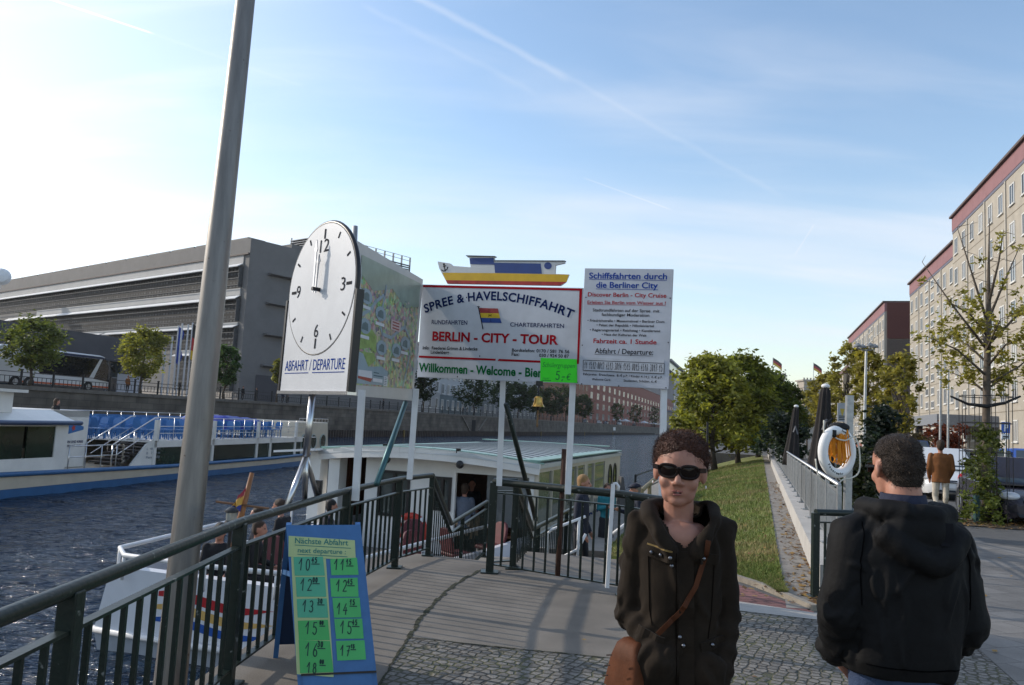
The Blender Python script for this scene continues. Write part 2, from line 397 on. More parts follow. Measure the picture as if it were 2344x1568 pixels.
# --- near bank
m_stone = M('quay_stone', (.16, .14, .115), .85, var=.35, scale=1.5, bump=.4, bscale=12)
m_asph = M('asphalt', (.10, .098, .095), .85, var=.18, scale=3, bump=.3, bscale=90)
m_conc = M('concrete', (.26, .24, .21), .85, var=.16, scale=4, bump=.25, bscale=110)
m_kerb = M('kerb_stone', (.36, .34, .31), .8, var=.12, scale=9, bump=.15, bscale=70)
m_soil = M('bare_soil', (.15, .115, .08), .95, var=.4, scale=5, bump=.6, bscale=40)
def world_coord(m, fn):
    N, L, b = nodes(m); g = N.new('ShaderNodeNewGeometry'); fn(N, L, b, g.outputs['Position'])
def mk_slab(name, col, size, rot, mort, bump=.35, sq=.5, offset=.5, dark=.35):
    m = M(name, col, .82, var=0)
    def fn(N, L, b, pos):
        mp = N.new('ShaderNodeMapping'); mp.inputs['Rotation'].default_value = (0, 0, rot); L.new(pos, mp.inputs[0])
        br = N.new('ShaderNodeTexBrick'); br.offset = offset; br.inputs['Scale'].default_value = 1; br.inputs['Brick Width'].default_value = size[0]; br.inputs['Row Height'].default_value = size[1]
        br.inputs['Mortar Size'].default_value = mort; br.inputs['Mortar Smooth'].default_value = .4; br.inputs['Bias'].default_value = 0
        br.inputs['Color1'].default_value = (*[c*.86 for c in col], 1); br.inputs['Color2'].default_value = (*[c*1.12 for c in col], 1); br.inputs['Mortar'].default_value = (*[c*dark for c in col], 1)
        L.new(mp.outputs[0], br.inputs[0])
        nz = N.new('ShaderNodeTexNoise'); nz.inputs['Scale'].default_value = 2.2; nz.inputs['Detail'].default_value = 7; L.new(pos, nz.inputs[0])
        n2 = N.new('ShaderNodeTexNoise'); n2.inputs['Scale'].default_value = 120; n2.inputs['Detail'].default_value = 2; L.new(pos, n2.inputs[0])
        r1 = N.new('ShaderNodeMapRange'); L.new(nz.outputs[0], r1.inputs[0]); r1.inputs[1].default_value = .3; r1.inputs[2].default_value = .7; r1.inputs[3].default_value = .78; r1.inputs[4].default_value = 1.18
        r2 = N.new('ShaderNodeMapRange'); L.new(n2.outputs[0], r2.inputs[0]); r2.inputs[1].default_value = .3; r2.inputs[2].default_value = .7; r2.inputs[3].default_value = .82; r2.inputs[4].default_value = 1.18
        k = N.new('ShaderNodeMath'); k.operation = 'MULTIPLY'; L.new(r1.outputs[0], k.inputs[0]); L.new(r2.outputs[0], k.inputs[1])
        mu = N.new('ShaderNodeVectorMath'); mu.operation = 'SCALE'; L.new(br.outputs[0], mu.inputs[0]); L.new(k.outputs[0], mu.inputs['Scale']); L.new(mu.outputs[0], b.inputs['Base Color'])
        bp = N.new('ShaderNodeBump'); bp.invert = True; bp.inputs['Strength'].default_value = bump; bp.inputs['Distance'].default_value = .01; L.new(br.outputs['Fac'], bp.inputs['Height'])
        b2 = N.new('ShaderNodeBump'); b2.inputs['Strength'].default_value = .3; b2.inputs['Distance'].default_value = .006; L.new(n2.outputs[0], b2.inputs['Height']); L.new(bp.outputs[0], b2.inputs['Normal']); L.new(b2.outputs[0], b.inputs['Normal'])
    world_coord(m, fn); return m
m_pave = mk_slab('pavement_slabs', (.175, .166, .155), (.36, .36), R(-18), .008, dark=.62)
m_red = mk_slab('red_brick_paving', (.21, .095, .085), (.20, .10), R(-20), .008)
m_ramp = mk_slab('ramp_concrete', (.185, .163, .137), (60, 60), 0, 0)
m_cob = M('cobbles', (.2, .19, .17), .8, var=0)
def _cob(N, L, b, pos):
    wn = N.new('ShaderNodeTexNoise'); wn.inputs['Scale'].default_value = 1.2; L.new(pos, wn.inputs[0])
    ad = N.new('ShaderNodeVectorMath'); ad.operation = 'MULTIPLY_ADD'; L.new(wn.outputs['Color'], ad.inputs[0]); ad.inputs[1].default_value = (.10, .10, 0); L.new(pos, ad.inputs[2])
    mp = N.new('ShaderNodeMapping'); mp.inputs['Rotation'].default_value = (0, 0, R(28)); mp.inputs['Scale'].default_value = (1, 1, 0); L.new(ad.outputs[0], mp.inputs[0])
    def vor(feat):
        v = N.new('ShaderNodeTexVoronoi'); v.feature = feat; v.inputs['Scale'].default_value = 14.5; v.inputs['Randomness'].default_value = .5; L.new(mp.outputs[0], v.inputs[0]); return v
    ve = vor('DISTANCE_TO_EDGE'); vc = vor('F1')
    ed = N.new('ShaderNodeMapRange'); ed.interpolation_type = 'SMOOTHSTEP'; L.new(ve.outputs['Distance'], ed.inputs[0]); ed.inputs[1].default_value = .02; ed.inputs[2].default_value = .15
    sep = N.new('ShaderNodeSeparateColor'); L.new(vc.outputs['Color'], sep.inputs[0])
    rp = N.new('ShaderNodeValToRGB'); L.new(sep.outputs[0], rp.inputs[0]); e = rp.color_ramp.elements
    e[0].position = 0; e[0].color = (.115, .108, .098, 1); e[1].position = 1; e[1].color = (.21, .195, .175, 1); q = e.new(.5); q.color = (.165, .152, .135, 1)
    ms = N.new('ShaderNodeTexNoise'); ms.inputs['Scale'].default_value = 1.7; ms.inputs['Detail'].default_value = 5; L.new(pos, ms.inputs[0])
    jr = N.new('ShaderNodeValToRGB'); L.new(ms.outputs[0], jr.inputs[0]); e = jr.color_ramp.elements
    e[0].position = .42; e[0].color = (.055, .05, .042, 1); e[1].position = .6; e[1].color = (.085, .088, .035, 1)
    n2 = N.new('ShaderNodeTexNoise'); n2.inputs['Scale'].default_value = 70; n2.inputs['Detail'].default_value = 4; L.new(pos, n2.inputs[0])
    r2 = N.new('ShaderNodeMapRange'); L.new(n2.outputs[0], r2.inputs[0]); r2.inputs[1].default_value = .3; r2.inputs[2].default_value = .7; r2.inputs[3].default_value = .7; r2.inputs[4].default_value = 1.3
    sc_ = N.new('ShaderNodeVectorMath'); sc_.operation = 'SCALE'; L.new(rp.outputs[0], sc_.inputs[0]); L.new(r2.outputs[0], sc_.inputs['Scale'])
    mx = N.new('ShaderNodeMix'); mx.data_type = 'RGBA'; L.new(ed.outputs[0], mx.inputs[0]); L.new(jr.outputs[0], mx.inputs[6]); L.new(sc_.outputs[0], mx.inputs[7]); L.new(mx.outputs[2], b.inputs['Base Color'])
    bp = N.new('ShaderNodeBump'); bp.inputs['Strength'].default_value = .9; bp.inputs['Distance'].default_value = .022; L.new(ed.outputs[0], bp.inputs['Height'])
    b2 = N.new('ShaderNodeBump'); b2.inputs['Strength'].default_value = .5; b2.inputs['Distance'].default_value = .008; L.new(n2.outputs[0], b2.inputs['Height']); L.new(bp.outputs[0], b2.inputs['Normal']); L.new(b2.outputs[0], b.inputs['Normal'])
world_coord(m_cob, _cob)
def sheet(name, pts, z, mat, kind='structure', skirt=None, skirt_mat=None):
    mb = MB(); p = [(q[0], q[1], z) for q in pts]; mb.add(p, [tuple(range(len(p)))])
    if skirt is not None:
        for i in range(len(p)):
            a, b = p[i], p[(i+1) % len(p)]; mb.quad((a[0], a[1], skirt), (b[0], b[1], skirt), b, a, 1)
    o = obj(name, mb, [mat, skirt_mat or mat], kind=kind)
    me = o.data; import bmesh; bm = bmesh.new(); bm.from_mesh(me); bmesh.ops.recalc_face_normals(bm, faces=bm.faces)
    top = max(bm.faces, key=lambda f: f.calc_area())
    if top.normal.z < 0: bmesh.ops.reverse_faces(bm, faces=bm.faces)
    bm.to_mesh(me); bm.free(); return o
def gU(d): return .318*d+.29                        # upper edge of the grass bank
def gW(d): return .318*d+.67                        # foot of the low wall
def gw(d): return float(np.interp(d, [8.19, 8.74, 9.17, 10.15, 12, 16, 20, 60], [.0, .25, .57, 1.2, 2.4, 3.3, 3.5, 3.5]))
edge = [(-1.9, -60), (-1.80, 2.4), (-1.80, 4.85), (-1.62, 7.2), (-1.36, 8.85), (-1.02, 9.72), (-.06, 9.42), (.30, 10.3), (1.7, 9.95)]
near = edge+[(gU(10.15)-1.2, 10.15), (gU(9.17)-.57, 9.17), (gU(8.19), 8.19)]+[(gU(d), d) for d in (10, 20, 40, 62)]+[(gU(62)-6, 64), (gU(420), 420), (gU(1500), 1500), (1900, 1500), (1900, -60)]
sheet('ground', near, -.006, m_asph, skirt=-4., skirt_mat=m_stone)
def poly_px(pts, z): return [tuple(G(x, y, z))[:2] for x, y in pts]
# paving laid on it, each sheet 4 mm above the one below
ramp = edge[1:8]+[(1.98, 9.9), (gU(9.2)-1.15, 9.2), (2.3, 7.9), (1.6, 6.4), (1.3, 2.0), (1.2, -4), (-1.84, -4)]
sheet('ramp_slab', ramp, .0, m_ramp)
cob = poly_px([(868, 1568), (935, 1458), (1410, 1506), (1680, 1396), (1868, 1417), (1950, 1416), (2180, 1432), (2330, 1568)], .004)
sheet('cobbled_pavement', cob+[(3.4, .3), (3.4, -6), (-.9, -6), (-.75, 2.2)], .004, m_cob)
red = poly_px([(1560, 1300), (1672, 1331), (1800, 1377), (1862, 1400), (1862, 1402), (1676, 1374), (1500, 1358)], .004)
sheet('brick_paving', red, .004, m_red)
kst = poly_px([(1500, 1358), (1676, 1374), (1862, 1402), (1900, 1408), (1880, 1419), (1680, 1396), (1490, 1377)], .008)
sheet('kerb_strip', kst, .008, m_kerb)
sheet('slab_pavement', [tuple(G(2140, 1400, .002))[:2], tuple(G(2180, 1432, .002))[:2], tuple(G(2330, 1566, .002))[:2], (3.35, .3), (3.35, -6), (30, -6), (30, 6), (12.3, 10.6), (9.2, 11.9), (8.2, 13.6), (12.0, 26), (20, 50), (40, 110), (36, 112), (gW(60)+1.6, 60), (gW(30)+1.4, 30), (gW(9.5)+.6, 9.5)], .002, m_pave)
# crack with moss between the two ramp slabs
def crack():
    pts = [G(*q, .003) for q in ((935, 1457), (962, 1418), (985, 1388), (1020, 1352), (1060, 1325), (1105, 1302))]; mb = MB()
    for i in range(len(pts)-1):
        for k in range(6):
            a = pts[i].lerp(pts[i+1], k/6); b = pts[i].lerp(pts[i+1], (k+1)/6); w = .012+.014*rng.random(); j = Vector((rng.normal(0, .008), rng.normal(0, .006), .0012))
            d = (b-a).normalized(); s = Vector((-d.y, d.x, 0))*w; mb.quad(a-s+j, b-s+j, b+s+j, a+s+j)
    obj('moss_joint', mb, M('moss_dark', (.03, .032, .016), .95, var=.5, scale=30), kind='structure')
crack()
mb = MB(); jl = [G(x, y, .009) for x, y in ((868, 1568), (900, 1512), (935, 1457), (1050, 1470), (1180, 1484), (1300, 1495), (1410, 1507))]
for i in range(6):
    for k in range(8): a, b = jl[i].lerp(jl[i+1], k/8), jl[i].lerp(jl[i+1], (k+1)/8); d = (b-a).normalized(); w = Vector((-d.y, d.x, 0))*(.004+.007*rng.random()); j = w*rng.normal(0, .4); mb.quad(a-w+j, b-w+j, b+w+j, a+w+j)
obj('slab_joint', mb, MATS['moss_dark'], kind='structure')
# grass bank with its own surface and blades
m_turf = M('turf', (.15, .16, .042), .95, var=.28, scale=1.1, bump=.5, bscale=60, detail=8)
def slope_pt(d, k):                                 # k: 0 at the upper edge, 1 at the lower
    x = gU(d)-gw(d)*k; fall = -.85*float(np.interp(d, [8.2, 9.2, 11, 14, 18], [.0, .03, .35, .8, 1.])); return Vector((x, d, .02+fall*(k**1.25)))
def grass():
    mb = MB(); ds = np.concatenate([np.linspace(8.2, 16, 30), np.linspace(16.5, 62, 50)])
    for i in range(len(ds)-1):
        for k in range(6): mb.quad(slope_pt(ds[i], (k+1)/6), slope_pt(ds[i], k/6), slope_pt(ds[i+1], k/6), slope_pt(ds[i+1], (k+1)/6))
    obj('grass_bank', mb, m_turf, kind='structure', smooth=True)
    n = 70000; t = rng.random(n)**2.0; d = 8.27+t*42; k = rng.random(n)**.9
    base = np.array([slope_pt(a, b) for a, b in zip(d, k)]); sz = (.022+.024*rng.random(n))*(1+d/30)
    an = rng.random(n)*6.283; wd = .004+.0022*d/8
    dx, dy = np.cos(an), np.sin(an); lean = rng.normal(0, .5, (n, 2))
    A = base-np.stack([dx*wd, dy*wd, 0*dx+.01], 1); B = base+np.stack([dx*wd, dy*wd, 0*dx-.01], 1); T = base+np.stack([lean[:, 0]*sz, lean[:, 1]*sz, sz], 1)
    V = np.stack([A, B, T], 1).reshape(-1, 3); Ff = np.arange(3*n).reshape(-1, 3)
    mats = [M('grass_green', (.13, .175, .035), .8, var=.25, scale=.8), M('grass_olive', (.19, .185, .055), .8, var=.3, scale=.9), M('grass_dry', (.30, .24, .11), .85, var=.3, scale=1)]
    pn = nz3(base, (.7, .5, 0))+.35*nz3(base, (2.5, 2, 0)); r = pn+rng.normal(0, .25, n)
    from_np('grass', V, Ff, mats, np.where(r < .02, 0, np.where(r < .38, 1, 2)), kind='stuff')
    O = bpy.data.objects['grass']; O['label'] = 'short autumn grass on the sloping river bank'; O['category'] = 'grass'
grass()
# soil strip between grass and low wall, edging, path below the bank and its quay
mb = MB()
for a, b in ((7.72, 62),):
    mb.quad((gU(a), a, .006), (gW(a), a, .006), (gW(b), b, .006), (gU(b), b, .006))
obj('soil_strip', mb, M('strip_concrete', (.23, .21, .185), .9, var=.3, scale=3, bump=.3, bscale=40), kind='structure')
mb = MB(); ds = [9.0, 10, 12, 16, 20, 40, 62]
pl = [slope_pt(7.62, 0)+Vector((.02, -.03, 0)), slope_pt(8.0, .6), slope_pt(8.6, 1.02), slope_pt(9.2, 1.02)]
cu = [Vector(G(x, y, 0)) for x, y in ((1560, 1284), (1672, 1322), (1735, 1342), (1800, 1369), (1866, 1397))]
for i in range(len(cu)-1): mb.bar(cu[i]+Vector((0, 0, .012)), cu[i+1]+Vector((0, 0, .012)), .07, .075)
obj('grass_edging', mb, M('edging_stone', (.25, .22, .18), .85, var=.25, scale=8, bump=.2), kind='structure')
mb = MB(); Lp = lambda d, k: (gU(d)-gw(d)-k, d)
pz = -.83
for i in range(len(ds)-1):
    a, b = ds[i], ds[i+1]
    if a < 16: continue
    mb.quad((*Lp(a, 1.7), pz), (*Lp(a, -.03), pz), (*Lp(b, -.03), pz), (*Lp(b, 1.7), pz)); mb.quad((*Lp(a, 1.7), -4), (*Lp(a, 1.7), pz), (*Lp(b, 1.7), pz), (*Lp(b, 1.7), -4), 1)
mb.quad((*Lp(16, 1.7), -4), (*Lp(16, -.03), -4), (*Lp(16, -.03), pz), (*Lp(16, 1.7), pz), 1)
for a, b in ((9.2, 11), (11, 13), (13, 16)):
    p, q = slope_pt(a, 1), slope_pt(b, 1); mb.quad((p.x, p.y, -4), (q.x, q.y, -4), q, p, 1)
obj('bank_path', mb, [m_conc, m_stone], kind='structure')
# --- far bank: promenade, quay wall with capping, sheet piling
QD = 55.0
def qp(s, t, z): return rv(s, QD+t, z)
mb = MB(); mb.quad(qp(-900, 0, FZ), qp(1600, 0, FZ), qp(1600, 1400, FZ), qp(-900, 1400, FZ)); obj('far_ground', mb, m_asph, kind='structure')
mb = MB(); mb.quad(qp(-900, .7, FZ+.004), qp(1600, .7, FZ+.004), qp(1600, 4.2, FZ+.004), qp(-900, 4.2, FZ+.004)); obj('far_promenade', mb, m_conc, kind='structure')
m_ashl = M('quay_ashlar', (.115, .10, .085), .9, var=0)
def _ash(N, L, b, pos):
    tc = N.new('ShaderNodeTexCoord'); br = N.new('ShaderNodeTexBrick'); br.inputs['Scale'].default_value = 1; br.inputs['Brick Width'].default_value = 1.5; br.inputs['Row Height'].default_value = .55; br.inputs['Mortar Size'].default_value = .02
    br.inputs['Color1'].default_value = (.10, .088, .073, 1); br.inputs['Color2'].default_value = (.14, .122, .10, 1); br.inputs['Mortar'].default_value = (.07, .062, .052, 1)
    sp = N.new('ShaderNodeVectorMath'); sp.operation = 'DOT_PRODUCT'; L.new(pos, sp.inputs[0]); sp.inputs[1].default_value = RU
    s2 = N.new('ShaderNodeSeparateXYZ'); L.new(pos, s2.inputs[0]); cb = N.new('ShaderNodeCombineXYZ'); L.new(sp.outputs['Value'], cb.inputs[0]); L.new(s2.outputs[2], cb.inputs[1]); L.new(cb.outputs[0], br.inputs[0])
    nz = N.new('ShaderNodeTexNoise'); nz.inputs['Scale'].default_value = .5; nz.inputs['Detail'].default_value = 8; L.new(pos, nz.inputs[0])
    r1 = N.new('ShaderNodeMapRange'); L.new(nz.outputs[0], r1.inputs[0]); r1.inputs[1].default_value = .3; r1.inputs[2].default_value = .7; r1.inputs[3].default_value = .6; r1.inputs[4].default_value = 1.35
    mu = N.new('ShaderNodeVectorMath'); mu.operation = 'SCALE'; L.new(br.outputs[0], mu.inputs[0]); L.new(r1.outputs[0], mu.inputs['Scale']); L.new(mu.outputs[0], b.inputs['Base Color'])
world_coord(m_ashl, _ash)
qw = thing('quay_wall', 'long stone quay wall with capping along the far river bank', 'wall', qp(100, 0, WZ))
mb = MB(); mb.hexa([qp(-900, -.02, -4), qp(1600, -.02, -4), qp(1600, .7, -4), qp(-900, .7, -4), qp(-900, -.02, FZ-.25), qp(1600, -.02, FZ-.25), qp(1600, .7, FZ-.25), qp(-900, .7, FZ-.25)]); obj('wall', mb, m_ashl, qw)
mb = MB(); mb.hexa([qp(-900, -.14, FZ-.25), qp(1600, -.14, FZ-.25), qp(1600, .75, FZ-.25), qp(-900, .75, FZ-.25), qp(-900, -.14, FZ+.06), qp(1600, -.14, FZ+.06), qp(1600, .75, FZ+.06), qp(-900, .75, FZ+.06)]); obj('capping', mb, M('capping_stone', (.15, .135, .115), .9, var=.25, scale=2), qw)
def piling():
    mb = MB(); z0, z1 = -4, WZ+1.0; s = 40.; k = 0; row = []
    while s < 460:
        st = .45 if s < 200 else .9; row += [(s, -.30), (s+st*.3, -.55), (s+st*.8, -.55), (s+st*1.1, -.30)]; s += st*1.6
    for i in range(len(row)-1):
        a, b = row[i], row[i+1]; mb.quad(qp(a[0], a[1], z0), qp(b[0], b[1], z0), qp(b[0], b[1], z1), qp(a[0], a[1], z1)); mb.quad(qp(a[0], a[1], z1), qp(b[0], b[1], z1), qp(b[0], .0, z1), qp(a[0], .0, z1))
    obj('sheet_piling', mb, M('rusty_steel', (.055, .042, .035), .8, var=.4, scale=1.5), qw)
piling()
# steps and doorway in the wall
mb = MB(); s0 = qp(0, 0, 0); r0 = ray(1048, 965); t = 0
sS = 150.
mb = MB(); mb.bar(qp(146, -.1, FZ-.3), qp(150.5, -.1, -.5), .25, .2); mb.bar(qp(161, -.1, FZ-.3), qp(156, -.1, -.5), .25, .2); obj('wall_steps', mb, M('step_stone', (.21, .19, .165), .9), qw)
mb = MB(); mb.hexa([qp(152, -.06, -.8), qp(154.2, -.06, -.8), qp(154.2, .2, -.8), qp(152, .2, -.8), qp(152, -.06, 1.6), qp(154.2, -.06, 1.6), qp(154.2, .2, 1.6), qp(152, .2, 1.6)]); obj('doorway', mb, M('dark_void', (.012, .012, .012), .9, var=0), qw)
for si in (118., 205., 262., 318.):
    mb = MB(); mb.hexa([qp(si, -.75, -3), qp(si+.35, -.75, -3), qp(si+.35, -.5, -3), qp(si, -.5, -3), qp(si, -.75, WZ+1.1), qp(si+.35, -.75, WZ+1.1), qp(si+.35, -.5, WZ+1.1), qp(si, -.5, WZ+1.1)])
    obj('fender_post', mb, M('ochre_post', (.20, .14, .05), .8), qw)
mb = MB(); B_ = Board(qp(322, -.1, .2), qp(327.5, -.1, .2), qp(327.5, -.1, 1.5), qp(322, -.1, 1.5)); B_.rect(mb, 0, 0, 1, 1, 0, 0, .06)
obj('wall_sign', mb, M('sign_white', (.62, .62, .62), .5, var=.05), None, 'small white notice board fixed to the far quay wall', 'sign')
# railing along the far quay, built in bays
m_iron = M('dark_iron', (.022, .022, .024), .5, var=.1, metal=.3)
def far_rail():
    # three sections, each a railing with its posts
    for i, (s0, s1, st, lab) in enumerate(((18, 66, 3.0, 'black iron railing on the far quay in front of the parked coach'), (66, 150, 3.2, 'black iron railing on the far quay below the grey louvred building'), (150, 262, 4.0, 'black iron railing on the far quay before the white houses'), (262, 420, 6.5, 'black iron railing on the far quay before the long red brick block'))):
        t = thing('railing', lab, 'railing', qp(s0, .3, FZ+.06)); mb = MB(); w = .05 if i < 2 else .07
        for z in (1.05, .72, .2): mb.bar(qp(s0, .3, FZ+.06+z), qp(s1, .3, FZ+.06+z), w, w)
        s = s0
        while i < 3 and s <= s1: mb.box((*qp(s, .3, 0)[:2], FZ+.06+.46), (.035, .035, .55)); s += .42 if i < 2 else .8
        obj('panel', mb, m_iron, t)
        s = s0; pm = None
        while s <= s1+.01:
            if pm is None:
                mb = MB(); mb.box((*qp(s, .3, 0)[:2], FZ+.06+.62), (.13, .13, 1.24)); mb.box((*qp(s, .3, 0)[:2], FZ+.06+1.27), (.19, .19, .08)); pm = obj('post', mb, m_iron, t); ps = s
            else:
                c = pm.copy(); C.objects.link(c); c.parent = t; c.location = tuple(RU*(s-ps))
            s += st
far_rail()
# ================================================================ VEGETATION
def leafcloud(centers, radii, n, size, flat=.0, seed=0):
    """n leaf quads in clumps: returns V (4n,3)"""
    g = np.random.default_rng(seed); centers = np.array(centers); radii = np.array(radii)
    w = (radii**2).sum(1) if radii.ndim > 1 else radii**2; idx = g.choice(len(centers), n, p=w/w.sum())
    d = g.normal(0, 1, (n, 3)); d /= np.linalg.norm(d, axis=1)[:, None]; rr = np.minimum(np.abs(g.normal(0, .62, n))+.08, 1.55)
    rad = radii[idx] if radii.ndim > 1 else np.repeat(radii[idx][:, None], 3, 1)
    c = centers[idx]+d*rr[:, None]*rad
    a = g.normal(0, 1, (n, 3)); a[:, 2] *= .5; a /= np.linalg.norm(a, axis=1)[:, None]; b = np.cross(a, g.normal(0, 1, (n, 3))); b /= np.linalg.norm(b, axis=1)[:, None]
    s = size*(.6+.8*g.random(n))[:, None]; a = a*s; b = b*s*.55
    V = np.stack([c-a, c-b*.9, c+a, c+b*.9], 1).reshape(-1, 3); return V, idx, c
def leafmat(base, name):
    out = []
    for i, k in enumerate((.72, 1., 1.3)):
        m = M(f'{name}_{i}', tuple(c*k for c in base), .6, var=.35, scale=1.3, spec=.3)
        N, L, b = nodes(m)
        if not any(n.type == 'BSDF_TRANSLUCENT' for n in N):
            tr = N.new('ShaderNodeBsdfTranslucent'); tr.inputs[0].default_value = (base[0]*k*2.2, base[1]*k*2.2, base[2]*k*1.2, 1); mx = N.new('ShaderNodeMixShader'); mx.inputs[0].default_value = .35
            o = [n for n in N if n.type == 'OUTPUT_MATERIAL'][0]; L.new(b.outputs[0], mx.inputs[1]); L.new(tr.outputs[0], mx.inputs[2]); L.new(mx.outputs[0], o.inputs[0])
        out.append(m)
    return out
m_bark = M('bark', (.085, .065, .048), .9, var=.35, scale=9, bump=.6, bscale=30)
m_bark2 = M('bark_dark', (.045, .036, .028), .9, var=.35, scale=9, bump=.6, bscale=30)
def tree(name, label, base, h, spread, trunk_h, tr, clumps, nleaf, lsize, col, cname, group=None, seed=1, shape='round', nlimb=9, lean=(0, 0), clump_r=(.16, .3), bark=None, cat='tree'):
    g = np.random.default_rng(seed); t = thing(name, label, cat, base, 0, group); B = Vector(base); mb = MB()
    top = B+Vector((lean[0], lean[1], h*.86)); k = 7
    axis = [B.lerp(top, i/k)+Vector((g.normal(0, .012*h*(i > 0)), g.normal(0, .012*h*(i > 0)), 0)) for i in range(k+1)]
    mb.tube(axis, [tr*(1-.85*i/k)*(1.35 if i == 0 else 1) for i in range(k+1)], 9)
    cs = []; rs = []
    for i in range(clumps):
        u = (i+.5)/clumps; a = i*2.399+g.normal(0, .4); zz = trunk_h+(h-trunk_h)*(.06+.88*u)
        if shape == 'round': rr = math.sqrt(max(0, 1-(2*u-1)**2))
        elif shape == 'cone': rr = (1-u)*1.05+.06
        elif shape == 'vase': rr = .35+.75*u*(1.15-u*.75)
        elif shape == 'col': rr = .55+.45*math.sin(u*3.1)
        else: rr = math.sqrt(max(0, 1-u*u))
        rr *= spread*(.45+.6*g.random())
        c = Vector((B.x+lean[0]*u+rr*math.cos(a), B.y+lean[1]*u+rr*math.sin(a), B.z+zz)); cs.append(c); rs.append(spread*(clump_r[0]+(clump_r[1]-clump_r[0])*g.random()))
    for i in range(0, clumps, max(1, clumps//nlimb)):
        c = Vector(cs[i]); u = max(.15, (c.z-B.z)/h*.72-.02); st = B.lerp(top, min(u, .92)/.86 if u < .86 else .99); md = st.lerp(c, .5)+Vector((0, 0, -.02*h)); r0 = max(.012, tr*(1-.8*u)*.5)
        mb.tube([st, md, c], [r0, r0*.6, r0*.2], 6)
    obj('trunk', mb, bark or m_bark, t, smooth=True)
    if nleaf:
        V, idx, cc = leafcloud([tuple(c) for c in cs], np.array([(r, r, r*.8) for r in rs]), nleaf, lsize, seed=seed)
        mats = leafmat(col, cname); tone = g.random(clumps); mi = np.clip((tone[idx]*3+g.normal(0, .55, nleaf)).astype(int), 0, 2)
        from_np('crown', V, np.arange(4*nleaf).reshape(-1, 4), mats, mi, parent=t)
    return t
# far quay trees (three young ones, then the row by the white houses)
def fq(x, depth_t, z=FZ):            # a spot on the far side seen at picture column x, t metres behind the quay edge
    r = ray(x, 930); k = (QD+depth_t)/(r.x*RN.x+r.y*RN.y); return Vector((r.x*k, r.y*k, z))
def hpx(x, y, d): return P(x, y, d).z
for i, (x, ytop, ybot, hw, dt, shape, col, cn, lab) in enumerate((
    (62, 732, 852, 70, 3.0, 'round', (.095, .115, .03), 'oak', 'broad young tree with brownish green crown before the white coach'),
    (318, 748, 862, 54, 3.0, 'round', (.17, .17, .035), 'lime', 'round yellow green tree on the far quay beside the white billboard'),
    (510, 788, 882, 27, 3.2, 'col', (.045, .085, .028), 'hornbeam', 'narrow dark green tree at the corner of the grey louvred building'),
    (632, 822, 872, 14, 3.5, 'col', (.12, .12, .02), 'lime', 'small yellow tree half hidden behind the clock sign'))):
    p = fq(x, dt); d = p.y; hh = hpx(x, ytop, d)-FZ; th = hpx(x, ybot, d)-FZ; sp = hw*d/F
    tree('street_tree', lab, p, hh, sp, max(th-.3, 1.6), .14, 34, 5200, .17, col, cn, 'trees on the far quay', 20+i, shape, clump_r=(.26, .42))
row = ((968, 842, 918, 26), (1085, 862, 935, 40), (1148, 868, 938, 28), (1186, 875, 940, 30), (1228, 884, 940, 26), (1262, 888, 942, 24), (1296, 884, 944, 26), (1335, 905, 946, 22), (1412, 922, 948, 13), (1455, 926, 950, 13), (1498, 930, 952, 12))
for i, (x, yt, yb, hw) in enumerate(row):
    p = fq(x, 3.6); d = p.y; hh = hpx(x, yt, d)-FZ; sp = hw*d/F*1.08
    where = ('dark quay tree just right of the city map board', 'dark round quay tree before the grey house', 'dark quay tree behind the middle sign post', 'dark quay tree between the middle sign post and the ship bell', 'quay tree just left of the hanging ship bell', 'quay tree just right of the hanging ship bell', 'quay tree behind the right post of the big sign', 'olive quay tree just right of the big sign post', 'small pale quay tree left of the white cafe parasols', 'small pale quay tree between the two groups of cafe parasols', 'small pale quay tree at the right end of the brick block')[i]
    tree('quay_tree', where, p, hh, sp, 2.2, .16, 26, 1900 if i < 8 else 900, .30 if i < 3 else .45, (.028, .042, .016) if i < 4 else ((.045, .055, .02) if i < 8 else (.075, .075, .025)), 'quayleaf' if i < 4 else 'quayleaf2' if i < 8 else 'quayleaf3', 'row of trees on the far quay', 60+i, 'round', nlimb=5, clump_r=(.3, .45))
# near-bank willow-leaved trees beyond the grass
def gp(d, k): return slope_pt(min(d, 60), k)
acac = leafmat
for i, (x, d, yt, hw, col, lab) in enumerate((
    (1635, 47, 808, 98, (.19, .195, .034), 'leaning tree with yellow green drooping leaves nearest the woman'),
    (1690, 50, 806, 100, (.13, .15, .026), 'big dense green tree in the middle of the bank group'),
    (1735, 58, 842, 92, (.055, .078, .016), 'darker green tree behind the middle of the bank group'),
    (1785, 74, 872, 62, (.045, .066, .016), 'dark green tree at the right end of the bank group'))):
    b = P(x, 1055, d); b.z = -.6 if i < 2 else (-.2 if i == 2 else 0); hh = hpx(x, yt, d)-b.z; sp = hw*d/F
    t = tree('bank_tree', lab, b, hh, sp, hh*.17, .17, 120, 17000, .15, col, f'acacia{i}', 'group of trees at the end of the grass', 90+i, 'dome', nlimb=16, clump_r=(.13, .26), lean=(-.5 if i == 0 else .2, 0), bark=m_bark2)
